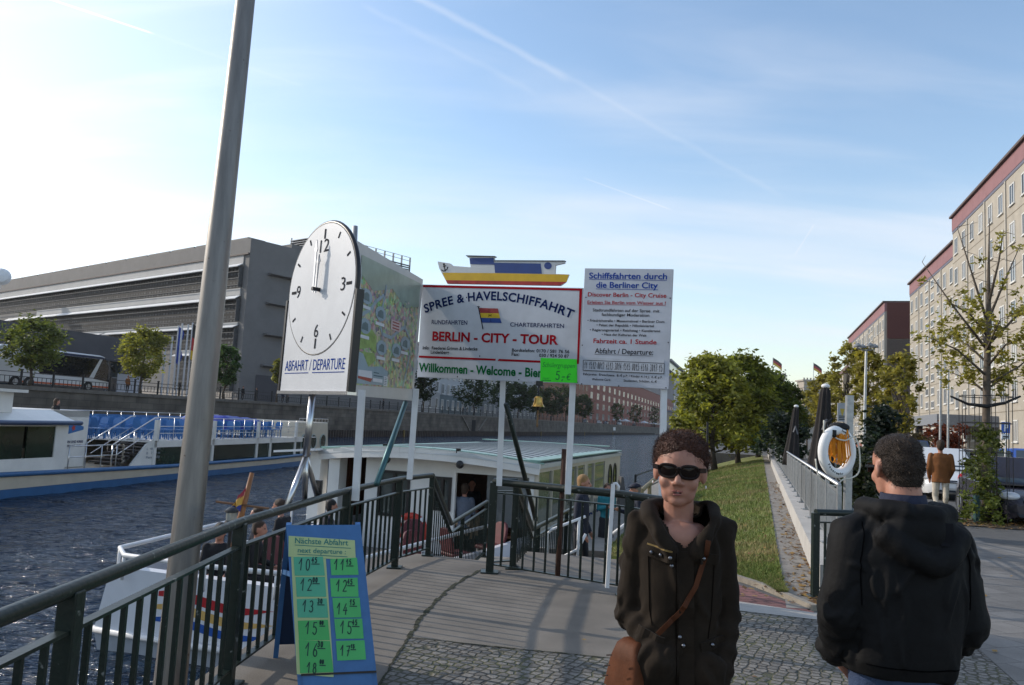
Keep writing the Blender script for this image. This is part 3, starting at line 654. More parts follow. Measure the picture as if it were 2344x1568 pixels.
# young street trees on the right
def cage_tree():
    b = G(2257, 1196, .0); d = b.y
    h = hpx(2262, 500, d); t = thing('street_tree', 'sparse young tree with thin autumn leaves inside an iron guard', 'tree', b); mb = MB(); g = np.random.default_rng(5)
    ax = [b, P(2256, 1000, d), P(2258, 850, d), P(2262, 720, d), P(2262, 620, d), P(2264, 500, d)]
    mb.tube(ax, [.095, .085, .075, .055, .03, .008], 9); cs = []
    limbs = (((2257, 880), (2330, 840), (2392, 790), .3), ((2257, 860), (2190, 800), (2120, 770), -.3), ((2258, 800), (2180, 700), (2110, 600), .2), ((2260, 790), (2330, 720), (2400, 640), -.2), ((2260, 740), (2225, 630), (2190, 520), 0), ((2262, 730), (2300, 640), (2335, 560), .3),
             ((2258, 840), (2300, 790), (2345, 770), -.5), ((2258, 830), (2215, 790), (2160, 760), .5), ((2260, 770), (2220, 720), (2170, 690), -.4), ((2261, 700), (2285, 600), (2296, 530), -.2), ((2258, 900), (2220, 870), (2170, 850), .35), ((2258, 890), (2290, 870), (2340, 860), .4), ((2259, 815), (2250, 770), (2240, 740), .6), ((2259, 800), (2275, 760), (2290, 730), -.7))
    for (p0, p1, p2, dd) in limbs:
        a, m_, e = P(*p0, d), P(*p1, d+dd), P(*p2, d+dd*2.5); mb.tube([a, m_, e], [.032, .02, .006], 6)
        for q in range(7):
            u = .25+.75*q/6; c = (a.lerp(m_, u*2) if u < .5 else m_.lerp(e, u*2-1))
            tw = c+Vector((g.normal(0, .22), g.normal(0, .22), .12+g.normal(0, .14))); mb.tube([c, tw], [.008, .003], 4)
            if tw.z < 5.0 or g.random() < .25: cs.append(tuple(tw))
            if tw.z < 4.1: cs.append(tuple(c+Vector((g.normal(0, .25), g.normal(0, .25), g.normal(0, .18)))))
    obj('trunk', mb, M('bark_young', (.10, .078, .06), .85, var=.3, scale=14), t, smooth=True)
    V, idx, cc = leafcloud(cs, np.full(len(cs), .17), 3600, .05, seed=5); mi = np.clip((g.random(3600)*3), 0, 2).astype(int)
    from_np('crown', V, np.arange(len(V)).reshape(-1, 4), leafmat((.20, .175, .035), 'thinleaf'), mi, parent=t)
    # guard round the trunk
    gd = thing('tree_guard', 'tall dark iron cage guarding the sparse young tree', 'tree guard', b); r = .5
    zt = hpx(2257, 905, d); zb = .25
    for k in range(10):
        a = k*math.pi/5; mb = MB(); mb.bar((b.x+r*math.cos(a), b.y+r*math.sin(a), 0), (b.x+r*math.cos(a), b.y+r*math.sin(a), zt), .011); obj('bar', mb, m_iron, gd)
    for z in (zt-.03, zt*.78, zt*.55, zb):
        mb = MB(); mb.tube([(b.x+r*math.cos(a*math.pi/10), b.y+r*math.sin(a*math.pi/10), z) for a in range(20)], .009, 6, closed=True); obj('ring', mb, m_iron, gd)
    tie = MB(); tie.tube([P(2175, 907, d-.25), P(2215, 925, d-.2), P(2257, 930, d-.13), P(2300, 922, d-.2), P(2335, 907, d-.25)], [.022, .03, .045, .03, .022], 8); obj('trunk_tie', tie, M('black_rubber', (.015, .015, .015), .7, var=.1), gd, smooth=True)
    mb = MB(); mb.box((b.x-.42, b.y-.35, .3), (.09, .09, .6)); obj('stump_post', mb, M('teal_paint', (.02, .06, .06), .5), gd)
cage_tree()
def shrub(name, label, base, cl, n, ls, col, cn, group=None, seed=3, cat='shrub'):
    t = thing(name, label, cat, base, 0, group); g = np.random.default_rng(seed); B = Vector(base); mb = MB()
    for (c, r) in cl[::max(1, len(cl)//9)]: mb.tube([B, B.lerp(Vector(c), .5)+Vector((0, 0, .05)), c], [.018, .012, .005], 5)
    obj('stem', mb, m_bark2, t)
    V, idx, cc = leafcloud([tuple(c) for c, r in cl], np.array([r if isinstance(r, tuple) else (r, r, r) for c, r in cl]), n, ls, seed=seed)
    from_np('foliage', V, np.arange(4*n).reshape(-1, 4), leafmat(col, cn), np.clip((g.random(n)*3).astype(int), 0, 2), parent=t); return t
def cl_px(boxes, d, g, jitter=.3):
    out = []
    for (x, y, r) in boxes: p = P(x, y, d+g.normal(0, jitter)); out.append((p, r*d/F))
    return out
g5 = np.random.default_rng(11)
dT = G(2257, 1196, 0).y
bx = [(2252+g5.normal(0, 24-.10*(1200-y)*.3), y, 13+g5.random()*12) for y in np.linspace(985, 1195, 34)]+[(2215+g5.normal(0, 26), 1165+g5.normal(0, 22), 16) for k in range(10)]+[(2288+g5.normal(0, 12), 1178+g5.normal(0, 12), 13) for k in range(8)]
shrub('climbing_shrub', 'straggly green shrub growing up around the guarded young tree', G(2257, 1196, 0)+Vector((.1, -.2, 0)), cl_px(bx, dT-.3, g5), 3300, .05, (.085, .105, .024), 'guardshrub')
# dark conifers by the low fence
bx = [(2012+g5.normal(0, 8+(y-930)*.22), y, 18+g5.random()*16) for y in np.linspace(945, 1125, 46)]
shrub('conifer', 'dark blue green conifer behind the white life ring', P(2012, 1130, 14.5)*1.0, cl_px(bx, 14.5, g5, .25), 5200, .055, (.016, .026, .017), 'conifer', 'dark conifers by the fence', 8, 'conifer')
bx = [(1793+g5.normal(0, 10+(y-950)*.12), y, 13+g5.random()*10) for y in np.linspace(955, 1038, 34)]
shrub('conifer', 'dark conifer beside the smaller folded parasol', G(1795, 1062, 0), cl_px(bx, 27, g5, .4), 3600, .09, (.016, .026, .016), 'conifer', 'dark conifers by the fence', 9, 'conifer')
bx = [(1960+g5.normal(0, 35), y, 16+g5.random()*10) for y in np.linspace(1060, 1140, 20)]
shrub('bush', 'low dark bush behind the man in the black jacket', G(1985, 1190, 0), cl_px(bx, 12.5, g5, .25), 2300, .05, (.026, .034, .014), 'lowbush', None, 10, 'bush')
bx = [(2165+g5.normal(0, 22), y, 13+g5.random()*8) for y in np.linspace(985, 1035, 16)]
shrub('bush', 'red autumn bush beneath the entrance canopy', G(2160, 1062, 0), cl_px(bx, 42, g5, .5), 2200, .12, (.13, .03, .014), 'redbush', None, 12, 'bush')
bx = [(2090+g5.normal(0, 26), y, 13+g5.random()*8) for y in np.linspace(1000, 1045, 14)]
shrub('bush', 'dull brown hedge bush left of the red autumn bush', G(2095, 1068, 0), cl_px(bx, 38, g5, .5), 1600, .12, (.06, .045, .02), 'brownbush', None, 13, 'bush')
for i, (x, d, yt, hw, col, lab) in enumerate(((1985, 36, 790, 42, (.21, .18, .035), 'yellowing street tree behind the black folded parasol'), (2058, 32, 800, 46, (.20, .175, .035), 'thin yellow green street tree before the gap between the blocks'), (1938, 52, 778, 40, (.20, .18, .04), 'pale yellow street tree further along the row'), (1890, 70, 850, 42, (.20, .175, .035), 'farthest yellow street tree near the flags'), (1845, 95, 892, 30, (.17, .16, .04), 'small yellow tree at the end of the promenade'))):
    b = P(x, 1040, d); b.z = 0; hh = hpx(x, yt, d); sp = hw*d/F
    tree('avenue_tree', lab, b, hh, sp, hh*.34, .11, 38, (5200, 4200, 5200, 5200, 4200)[i], .048+.0014*d, col, f'avenueleaf{i}', 'yellowing trees along the street', 130+i, 'round', nlimb=14, clump_r=(.2, .34))
# fallen leaves
def leaves():
    n = 900; g = rng; d = 7.9+20*g.random(n)**1.6; u = g.random(n); x = np.array([gU(a) for a in d])+np.where(u < .75, .39*g.random(n)**.5, -1.2*g.random(n)); z = np.where(u < .75, .012, 0)
    z = np.array([.014 if uu < .75 else slope_pt(a, min(1, (gU(a)-xx)/gw(a))).z+.03 for uu, a, xx in zip(u, d, x)])
    c = np.stack([x, d, z+.006*g.random(n)], 1)
    b = G(2257, 1200, 0); n2 = 1500; c2 = np.stack([b.x+.3+g.normal(0, 1.3, n2), b.y+g.normal(0, .5, n2), .03+.02*g.random(n2)], 1); c = np.vstack([c, c2])
    n3 = 130; c3 = np.stack([.5+7*g.random(n3), 3+9*g.random(n3), np.full(n3, .016)], 1); c3 = c3[c3[:, 0] < gU(c3[:, 1])+6]; c3 = c3[(c3[:, 0] < gU(c3[:, 1])-.2) & (c3[:, 1] < 7.2) | (c3[:, 0] > gU(c3[:, 1])+1.2)]; c = np.vstack([c, c3]); n = len(c)
    a = g.normal(0, 1, (n, 3)); a[:, 2] *= .15; a /= np.linalg.norm(a, axis=1)[:, None]; bb = np.cross(a, np.array([0, 0, 1.])+g.normal(0, .2, (n, 3))); s = (.02+.025*g.random(n))[:, None]
    V = np.stack([c-a*s, c-bb*s*.6, c+a*s, c+bb*s*.6], 1).reshape(-1, 3)
    from_np('fallen_leaves', V, np.arange(4*n).reshape(-1, 4), [M('leaf_brown', (.14, .07, .025), .8), M('leaf_ochre', (.25, .15, .04), .8)], (g.random(n) > .55).astype(int), kind='stuff', label='scattered brown and ochre fallen leaves on the ground', cat='leaves')
    sb = MB(); k = 26; b = G(2257, 1200, 0)
    sb.add([(b.x+.4+2.3*math.cos(q*6.283/k)*(1+.12*math.sin(q*3)), b.y+.1+.75*math.sin(q*6.283/k)*(1+.15*math.cos(q*5)), .012) for q in range(k)], [tuple(range(k))]); obj('planting_bed', sb, m_soil, kind='structure')
leaves()
# ================================================================ NEAR OBJECTS
m_green = M('green_paint', (.0075, .015, .0115), .38, var=.25, scale=18, bump=.12, bscale=30)
def _chip(m, col, lo=.60):
    N, L, b = nodes(m); tc = N.new('ShaderNodeTexCoord'); nz = N.new('ShaderNodeTexNoise'); nz.inputs['Scale'].default_value = 22; nz.inputs['Detail'].default_value = 6; L.new(tc.outputs['Object'], nz.inputs[0])
    r = N.new('ShaderNodeMapRange'); L.new(nz.outputs[0], r.inputs[0]); r.inputs[1].default_value = lo; r.inputs[2].default_value = lo+.05
    mx = N.new('ShaderNodeMix'); mx.data_type = 'RGBA'; L.new(r.outputs[0], mx.inputs[0]); src = b.inputs['Base Color'].links[0].from_socket; L.new(src, mx.inputs[6]); mx.inputs[7].default_value = (*col, 1); L.new(mx.outputs[2], b.inputs['Base Color'])
_chip(m_green, (.16, .17, .16), .66)
m_galv = M('galvanised', (.36, .37, .38), .42, metal=.75, var=.2, scale=14, bump=.05)
m_white = M('white_paint', (.68, .68, .68), .45, var=.07, scale=8)
m_steel = M('bright_steel', (.55, .55, .56), .28, metal=1., var=.08)
m_black = M('black_paint', (.012, .012, .014), .35, var=.1)
def railing(name, label, path, posts, top, mid, bot, group=None, rail_r=.029, spacing=.148, bw=.023, pw=.07, off=0., extra=None):
    """path: 3d points along the foot; heights above it"""
    t = thing(name, label, 'railing', path[0], 0, group); path = [Vector(p) for p in path]; U = Vector((0, 0, 1))
    mb = MB(); mb.tube([p+U*top for p in path], rail_r, 12); obj('handrail', mb, m_green, t, smooth=True, sharp=50)
    acc = [0]
    for i in range(len(path)-1): acc.append(acc[-1]+(path[i+1]-path[i]).length)
    def at(s):
        for i in range(len(path)-1):
            if s <= acc[i+1]+1e-6: return path[i].lerp(path[i+1], (s-acc[i])/(acc[i+1]-acc[i]))
        return path[-1]
    ps = [p*acc[-1] for p in posts]
    for s in ps:
        p = at(s); mb = MB(); mb.box(p+U*(top/2), (pw, pw, top-.01)); mb.box(p+U*.008, (pw*2.3, pw*2.3, .016)); obj('post', mb, m_green, t, bevel=.006)
    cuts = sorted(set([0.]+ps+[acc[-1]]))
    for a, b in zip(cuts[:-1], cuts[1:]):
        if b-a < .15: continue
        mb = MB(); inn = [s for s in acc if a+.02 < s < b-.02]; pts = [a]+inn+[b]
        for q, w in zip(pts[:-1], pts[1:]):
            for hh in (mid, bot): mb.bar(at(q)+U*hh, at(w)+U*hh, .045, .014)
        n = max(1, round((b-a)/spacing)); 
        for k in range(1, n): p = at(a+(b-a)*k/n); mb.bar(p+U*(bot-.005), p+U*(mid+.003), bw, bw*.8)
        obj('panel', mb, m_green, t)
    return t
rl = [(-1.53, .6, 0), (-1.545, 2.4, 0), (-1.585, 4.85, 0), (-1.41, 7.18, 0), (-1.15, 8.78, 0), (-.88, 9.55, 0)]
L_ = [0]; 
for i in range(5): L_.append(L_[-1]+(Vector(rl[i+1])-Vector(rl[i])).length)
def sy(y): 
    for i in range(5):
        if rl[i][1] <= y <= rl[i+1][1]: return (L_[i]+(L_[i+1]-L_[i])*(y-rl[i][1])/(rl[i+1][1]-rl[i][1]))/L_[-1]
railing('railing', 'long dark green railing curving along the water side in the foreground', rl, [sy(y) for y in (1.05, 2.95, 4.85, 7.18, 8.76)], .955, .81, .10, 'green railings round the landing')
r2a, r2b, r2c = G(1120, 1310, 0), G(1412, 1360, 0), P(1625, 1156, 7.05); r2c.z = 0
railing('railing', 'dark green railing with heavy top rail crossing behind the woman', [r2a, r2b, r2c], [0, .62, 1.], .976, .86, .09, 'green railings round the landing', rail_r=.04, spacing=.14, pw=.085)
railing('railing', 'green railing running back on the right of the stair top', [r2a+Vector((0, .12, 0)), Vector((.13, 9.05, 0))], [1.], .976, .86, .09, 'green railings round the landing', spacing=.13, bw=.018)
# stair railings going down to the landing stage
def slope_rail(label, pts, top=.95, spacing=.12):
    railing('stair_railing', label, pts, [0, 1.], top, top-.12, .08, 'green stair railings', spacing=spacing, rail_r=.03, pw=.06)
def flank(label, pts): return railing('stair_railing', label, pts, [k/(len(pts)-1) for k in range(len(pts))], .95, .83, .08, 'green stair railings', spacing=.135, rail_r=.03, pw=.06, bw=.015)
LZ = -.72
flank('green railing stepping down the water side of the stairs', [(-.88, 9.62, 0), (-.70, 10.85, LZ), (-.30, 14.0, LZ)])
flank('green railing stepping down the land side of the stairs', [(.13, 9.12, 0), (.40, 10.7, LZ), (1.28, 14.0, LZ), (1.50, 15.0, -1.2)])
# stairs
mb = MB()
for i in range(4):
    z = -.18*(i+1); y = 9.62+.31*i
    mb.hexa([(-1.05+.03*i, y, -4), (.30+.06*i, y-.25, -4), (.36+.06*i, y+.31, -4), (-1.0+.03*i, y+.36, -4), (-1.05+.03*i, y, z), (.30+.06*i, y-.25, z), (.36+.06*i, y+.31, z), (-1.0+.03*i, y+.36, z)])
obj('stairs', mb, m_conc, None, 'concrete steps going down from the ramp to the landing stage', 'stairs')
mb = MB(); mb.hexa([(-.9, 10.75, -4), (.6, 10.5, -4), (1.5, 14.1, -4), (-.4, 14.1, -4), (-.9, 10.75, LZ), (.6, 10.5, LZ), (1.5, 14.1, LZ), (-.4, 14.1, LZ)]); obj('stair_landing', mb, m_conc, kind='structure')
def white_rail():
    t = thing('handrail', 'white tubular double handrail beside the lower stairs', 'handrail', (1.0, 11.2, LZ)); d = 11.2
    for pl in ([(1252, 1290), (1252, 1222), (1262, 1212), (1340, 1182)], [(1254, 1292), (1324, 1256), (1340, 1222)], [(1325, 1188), (1320, 1305)]):
        mb = MB(); mb.tube([P(x, y, d) for x, y in pl], .02, 8); obj('tube', mb, m_white, t, smooth=True)
    t = thing('handrail', 'white sloping handrail right of the white hooked pole', 'handrail', (1.6, 10, -1)); 
    for pl in ([(1402, 1222), (1440, 1193)], [(1400, 1300), (1440, 1272)]):
        mb = MB(); mb.tube([P(x, y, 10.2) for x, y in pl], .022, 8); obj('tube', mb, m_white, t, smooth=True)
white_rail()
# white hooked pole on the railing, rusty mooring pole
t = thing('hooked_pole', 'slim white pole with hooked top fixed to the green railing', 'pole', G(1388, 1342, 0)); a = P(1389, 1345, 7.72); b = P(1403, 1108, 7.72)
mb = MB(); mb.bar(a, b, .036, .036); obj('pole', mb, m_white, t); mb = MB(); mb.tube([b, b+Vector((.03, 0, .01)), b+Vector((.055, 0, -.02)), b+Vector((.05, 0, -.06))], .014, 8); obj('hook', mb, m_white, t, smooth=True)
mb = MB(); mb.tube([P(1276, 1318, 8.3), P(1291, 1028, 8.45)], .026, 8); obj('rusty_pole', mb, M('rust', (.06, .026, .016), .8, var=.4, scale=9), None, 'thin rust brown pole behind the right sign post', 'pole', smooth=True)
# tall lamp pole rising from the water
t = thing('tall_pole', 'tall leaning galvanised pole standing in the water at left', 'pole', P(384, 1610, 5.45)); a = P(381, 1640, 5.5); b = P(566, -40, 6.0); dz = (b-a)
m_pole = M('pole_steel', (.20, .185, .17), .45, metal=.55, var=.22, scale=3, bump=.08, bscale=25, stretch=(6, 6, .35)); _chip(m_pole, (.08, .05, .035), .70)
mb = MB(); mb.tube([a-dz*.12, a, a.lerp(b, .5), b, b+dz*.3], [.112, .108, .091, .072, .062], 28); obj('shaft', mb, m_pole, t, smooth=True, sharp=60)
# clock sign
ca = R(48); CC = P(733, 660, 6.0); eu = Vector((math.cos(ca), -math.sin(ca), 0)); D = 1.04; ez = Vector((0, 0, 1)); lean = Vector((.018, 0, 0))*D
clk = Board(CC-eu*D/2-ez*D/2-lean/2, CC+eu*D/2-ez*D/2-lean/2, CC+eu*D/2+ez*D/2+lean/2, CC-eu*D/2+ez*D/2+lean/2)
m_face = M('sign_face', (.64, .65, .67), .35, var=.05, scale=5); m_blk = M('letter_black', (.012, .012, .014), .9, var=0, spec=.04); m_blue = M('letter_blue', (.012, .05, .27), .9, var=.1, spec=.04); m_navy = M('letter_navy', (.010, .022, .085), .9, var=.1, spec=.04)
m_lred = M('letter_red', (.34, .010, .018), .9, var=.1, spec=.04); m_lgreen = M('letter_green', (.006, .13, .035), .9, var=.1, spec=.04)
def clock():
    t = thing('clock_sign', 'round clock face over a departure panel on a steel tripod', 'clock', CC-ez*1.9); n = clk.n
    circ = lambda r, k=56: [(.5+r*math.cos(2*math.pi*i/k), .5+r*math.sin(2*math.pi*i/k)) for i in range(k)]
    mb = MB(); clk.poly(mb, circ(.49), 0, th=.05); obj('dial', mb, m_face, t)
    mb = MB(); mb.tube([clk.at(u, v, -.02) for u, v in circ(.497)], .019, 8, closed=True); obj('rim', mb, m_black, t, smooth=True)
    mb = MB()
    for k in range(12):
        a = math.pi/6*k; r0, r1, w = (.375, .45, .011) if k % 3 == 0 else (.405, .455, .008); s, c = math.sin(a), math.cos(a)
        clk.poly(mb, [(.5+r0*s-w*c, .5+r0*c+w*s), (.5+r0*s+w*c, .5+r0*c-w*s), (.5+r1*s+w*c, .5+r1*c-w*s), (.5+r1*s-w*c, .5+r1*c+w*s)], .0025)
    clk.text(mb, '12', .44, .775, .575, .87, .003, bold=.0); clk.text(mb, '3', .80, .455, .86, .55, .003, bold=0); clk.text(mb, '6', .47, .135, .53, .23, .003, bold=0); clk.text(mb, '9', .13, .455, .19, .55, .003, bold=0)
    obj('dial_marks', mb, M('dial_dark', (.05, .05, .055), .9, var=0, spec=.03), t)
    def hand(nm, ln, ang, off, w):
        mb = MB(); s, c = math.sin(ang), math.cos(ang); pr = [(-.5*w, -.03), (.5*w, -.03), (.55*w, ln*.74), (1.25*w, ln*.80), (.5*w, ln*.9), (0, ln), (-.5*w, ln*.9), (-1.25*w, ln*.80), (-.55*w, ln*.74)]
        clk.poly(mb, [(.49+a*c+b*s, .49-a*s+b*c) for a, b in pr], off, th=.008); obj(nm, mb, m_steel, t)
    hand('minute_hand', .37, R(-1.5), .058, .017); hand('hour_hand', .26, R(3), .04, .021)
    mb = MB(); mb.tube([clk.at(.49, .49, -.01), clk.at(.49, .49, .064)], .016, 14); obj('hub', mb, m_black, t)
    # panel below: v from vb up to the middle of the dial, behind it
    vb = -.265; mb = MB(); clk.rect(mb, .0, vb, 1., .46, -.003, th=.05); obj('panel', mb, m_face, t)
    mb = MB()
    for u in (-.02, 1.02):
        mb.prism([clk.at(u-.013, vb, -.058), clk.at(u+.013, vb, -.058), clk.at(u+.013, .45, -.058), clk.at(u-.013, .45, -.058)], n*.062)
    obj('side_frame', mb, m_black, t)
    mb = MB(); mb.bar(clk.at(-.03, vb-.008, -.03), clk.at(1.03, vb-.008, -.03), .075, .025, up=ez); obj('bottom_frame', mb, m_steel, t)
    mb = MB(); clk.text(mb, 'ABFAHRT / DEPARTURE', .05, -.108, .95, -.03, -.001, bold=.0)
    for (a, b) in ((.05, .43), (.49, .95)): clk.rect(mb, a, -.13, b, -.124, -.001)
    obj('lettering', mb, m_blue, t)
    # tripod clamped to the railing
    foot = clk.at(.46, vb, -.04); j = P(700, 1045, 6.02); mb = MB(); mb.tube([foot, j], .027, 12); obj('mast', mb, m_steel, t, smooth=True)
    for (x, y, d) in ((655, 1162, 5.72), (697, 1143, 6.1), (727, 1140, 6.45)):
        mb = MB(); mb.tube([j, P(x, y, d)], .021, 10); obj('leg', mb, m_steel, t, smooth=True)
    mb = MB(); mb.box(P(729, 1122, 6.45), (.05, .05, .16)); obj('clamp', mb, m_black, t)
    mb = MB(); mb.tube([P(800, 905, 6.6), P(813, 518, 6.75)], .022, 10); obj('rear_post', mb, m_galv, t, smooth=True)
clock()
# the group of signs on white posts
sg = 'signs of the boat landing'
mapb = Board(P(805, 905, 7.2), P(945, 917, 8.8), P(968, 640, 8.8), P(819, 552, 7.2)).flat(968, 640)
def map_board():
    t = thing('map_board', 'angled city map board with pale border on two white posts', 'map board', G(880, 1150, 0), 0, sg)
    mb = MB(); mapb.rect(mb, 0, 0, 1, 1, 0, th=.03); obj('board', mb, M('map_border', (.50, .49, .47), .3, var=.06), t)
    m = M('map_print', (.3, .33, .2), .3, var=0); N, L, b = nodes(m)
    tc = N.new('ShaderNodeTexCoord'); mp = N.new('ShaderNodeMapping'); L.new(tc.outputs['Object'], mp.inputs[0]); mp.inputs['Scale'].default_value = (1, 1, 1)
    vo = N.new('ShaderNodeTexVoronoi'); vo.inputs['Scale'].default_value = 24; L.new(mp.outputs[0], vo.inputs[0]); nz = N.new('ShaderNodeTexNoise'); nz.inputs['Scale'].default_value = 3.2; nz.inputs['Detail'].default_value = 6; nz.inputs['Distortion'].default_value = 1.2; L.new(mp.outputs[0], nz.inputs[0])
    cr = N.new('ShaderNodeValToRGB'); L.new(nz.outputs[0], cr.inputs[0]); e = cr.color_ramp.elements; e[0].position = .36; e[0].color = (.24, .31, .12, 1); e[1].position = .66; e[1].color = (.33, .31, .22, 1)
    for p_, c_ in ((.43, (.46, .42, .17)), (.49, (.36, .33, .23)), (.55, (.36, .37, .20)), (.60, (.40, .27, .19))): q = e.new(p_); q.color = (*c_, 1)
    mx = N.new('ShaderNodeMix'); mx.data_type = 'RGBA'; mx.blend_type = 'OVERLAY'; mx.inputs[0].default_value = .55; L.new(cr.outputs[0], mx.inputs[6]); L.new(vo.outputs['Color'], mx.inputs[7]); 
    hs = N.new('ShaderNodeHueSaturation'); hs.inputs['Saturation'].default_value = .75; hs.inputs['Value'].default_value = .95; L.new(mx.outputs[2], hs.inputs['Color']); L.new(hs.outputs[0], b.inputs['Base Color'])
    mb = MB(); mapb.poly(mb, [(.05, .07), (.955, .09), (.955, .955), (.05, .925)], .003); obj('map', mb, m, t)
    mats = [M('map_water', (.30, .38, .42), .3, var=.1), M('map_sky', (.27, .33, .27), .3, var=.15), M('map_park', (.27, .37, .11), .3, var=.3, scale=14), M('map_label', (.55, .42, .40), .3, var=.05), M('map_dark', (.13, .18, .18), .3, var=.2), M('map_red', (.34, .06, .04), .3, var=.2), m_face, M('map_text', (.06, .12, .15), .4, var=0)]
    mb = MB(); o = .005
    mapb.poly(mb, [(.05, .80), (.22, .72), (.5, .80), (.72, .70), (.955, .76), (.955, .955), (.05, .925)], o, 1)
    riv = [(.05, .52), (.18, .58), (.27, .66), (.38, .73), (.40, .80), (.36, .62), (.33, .52), (.38, .45), (.52, .44), (.62, .50), (.74, .56), (.83, .48), (.86, .36), (.82, .22), (.78, .1)]
    mapb.strokes(mb, riv and [riv], .035, o+.001, 0)
    mapb.poly(mb, [(.05, .30), (.2, .33), (.30, .30), (.30, .42), (.2, .47), (.05, .43)], o+.001, 2); mapb.poly(mb, [(.05, .22), (.2, .20), (.3, .25), (.28, .30), (.05, .29)], o+.001, 2)
    mapb.poly(mb, [(.05, .08), (.5, .09), (.5, .19), (.40, .22), (.2, .20), (.12, .28), (.05, .29)], o+.002, 0)
    for (cu, cv) in ((.13, .665), (.34, .585), (.13, .465), (.38, .35), (.62, .36), (.76, .43)):
        mapb.poly(mb, [(cu+.078*math.cos(a*.3142), cv+.052*math.sin(a*.3142)) for a in range(20)], o+.003, 0); mapb.poly(mb, [(cu-.05, cv-.025), (cu+.04, cv-.03), (cu+.035, cv+.02), (cu, cv+.03), (cu-.04, cv+.01)], o+.004, 4)
        mapb.rect(mb, cu-.07, cv-.085, cu+.06, cv-.063, o+.003, 6)
    mapb.rect(mb, .50, .50, .66, .575, o+.004, 3)
    for k in range(3): mapb.rect(mb, .525, .512+.022*k, .635, .521+.022*k, o+.005, 5)
    mapb.poly(mb, [(.06, .115), (.24, .10), (.27, .125), (.2, .165), (.06, .15)], o+.004, 5); mapb.poly(mb, [(.06, .13), (.26, .125), (.25, .175), (.06, .17)], o+.005, 6)
    mapb.rect(mb, .44, .085, .50, .155, o+.005, 6)
    for k in range(5): mapb.rect(mb, .45, .093+.012*k, .485, .097+.012*k, o+.006, 7)
    for k in range(2): mapb.rect(mb, .28, .165-.02*k, .36+.06*k, .171-.02*k, o+.005, 7)
    mapb.rect(mb, .27, .105, .42, .13, o+.005, 6)
    g = np.random.default_rng(4)
    for k in range(70): u, v = .08+.82*g.random(), .13+.62*g.random(); mapb.poly(mb, [(u, v), (u+.012+.02*g.random(), v+.003), (u+.012, v+.016*g.random()+.004), (u+.002, v+.012)], o+.0005, int(g.choice([5, 4, 2, 3, 2])))
    obj('map_print', mb, mats, t)
    for (x0, y0, x1, y1, d) in ((826, 905, 813, 1146, 7.2), (951, 900, 937, 1097, 8.78)):
        mb = MB(); mb.bar(P(x1, y1, d), P(x0, y0, d)+Vector((0, .03, .05)), .06, .06); obj('post', mb, m_white, t)
map_board()
m_signw = M('sign_panel', (.52, .53, .56), .38, var=.12, scale=3, detail=8)
mainb = Board(P(954, 863, 9.0), P(1326, 879, 8.1), P(1334, 659, 8.1), P(966, 651, 9.0)).flat(1334, 659)
def conv(TL, TR, BR, BL):
    def f(x, y):
        u = .5; v = .5
        for _ in range(12):
            l = (TL[0]+(BL[0]-TL[0])*v, 0); r = TR[0]+(BR[0]-TR[0])*v; u = (x-l[0])/(r-l[0])
            t_ = TL[1]+(TR[1]-TL[1])*u; b_ = BL[1]+(BR[1]-BL[1])*u; v = (y-t_)/(b_-t_)
        return u, 1-v
    return f
def line(B, cv, mb, t, x0, y0, x1, y1, cap, off, mi=0, bold=.018, shear=0., spacing=1.):
    ua, va = cv(x0, y0); ub, vb = cv(x1, y1); hc = cv(x0, y0-cap)[1]-va
    B.text(mb, t, 0, 0, 0, 0, off, mi, bold, shear, warp=lambda a, b: (ua+(ub-ua)*a, va+(vb-va)*a+hc*b), spacing=spacing)
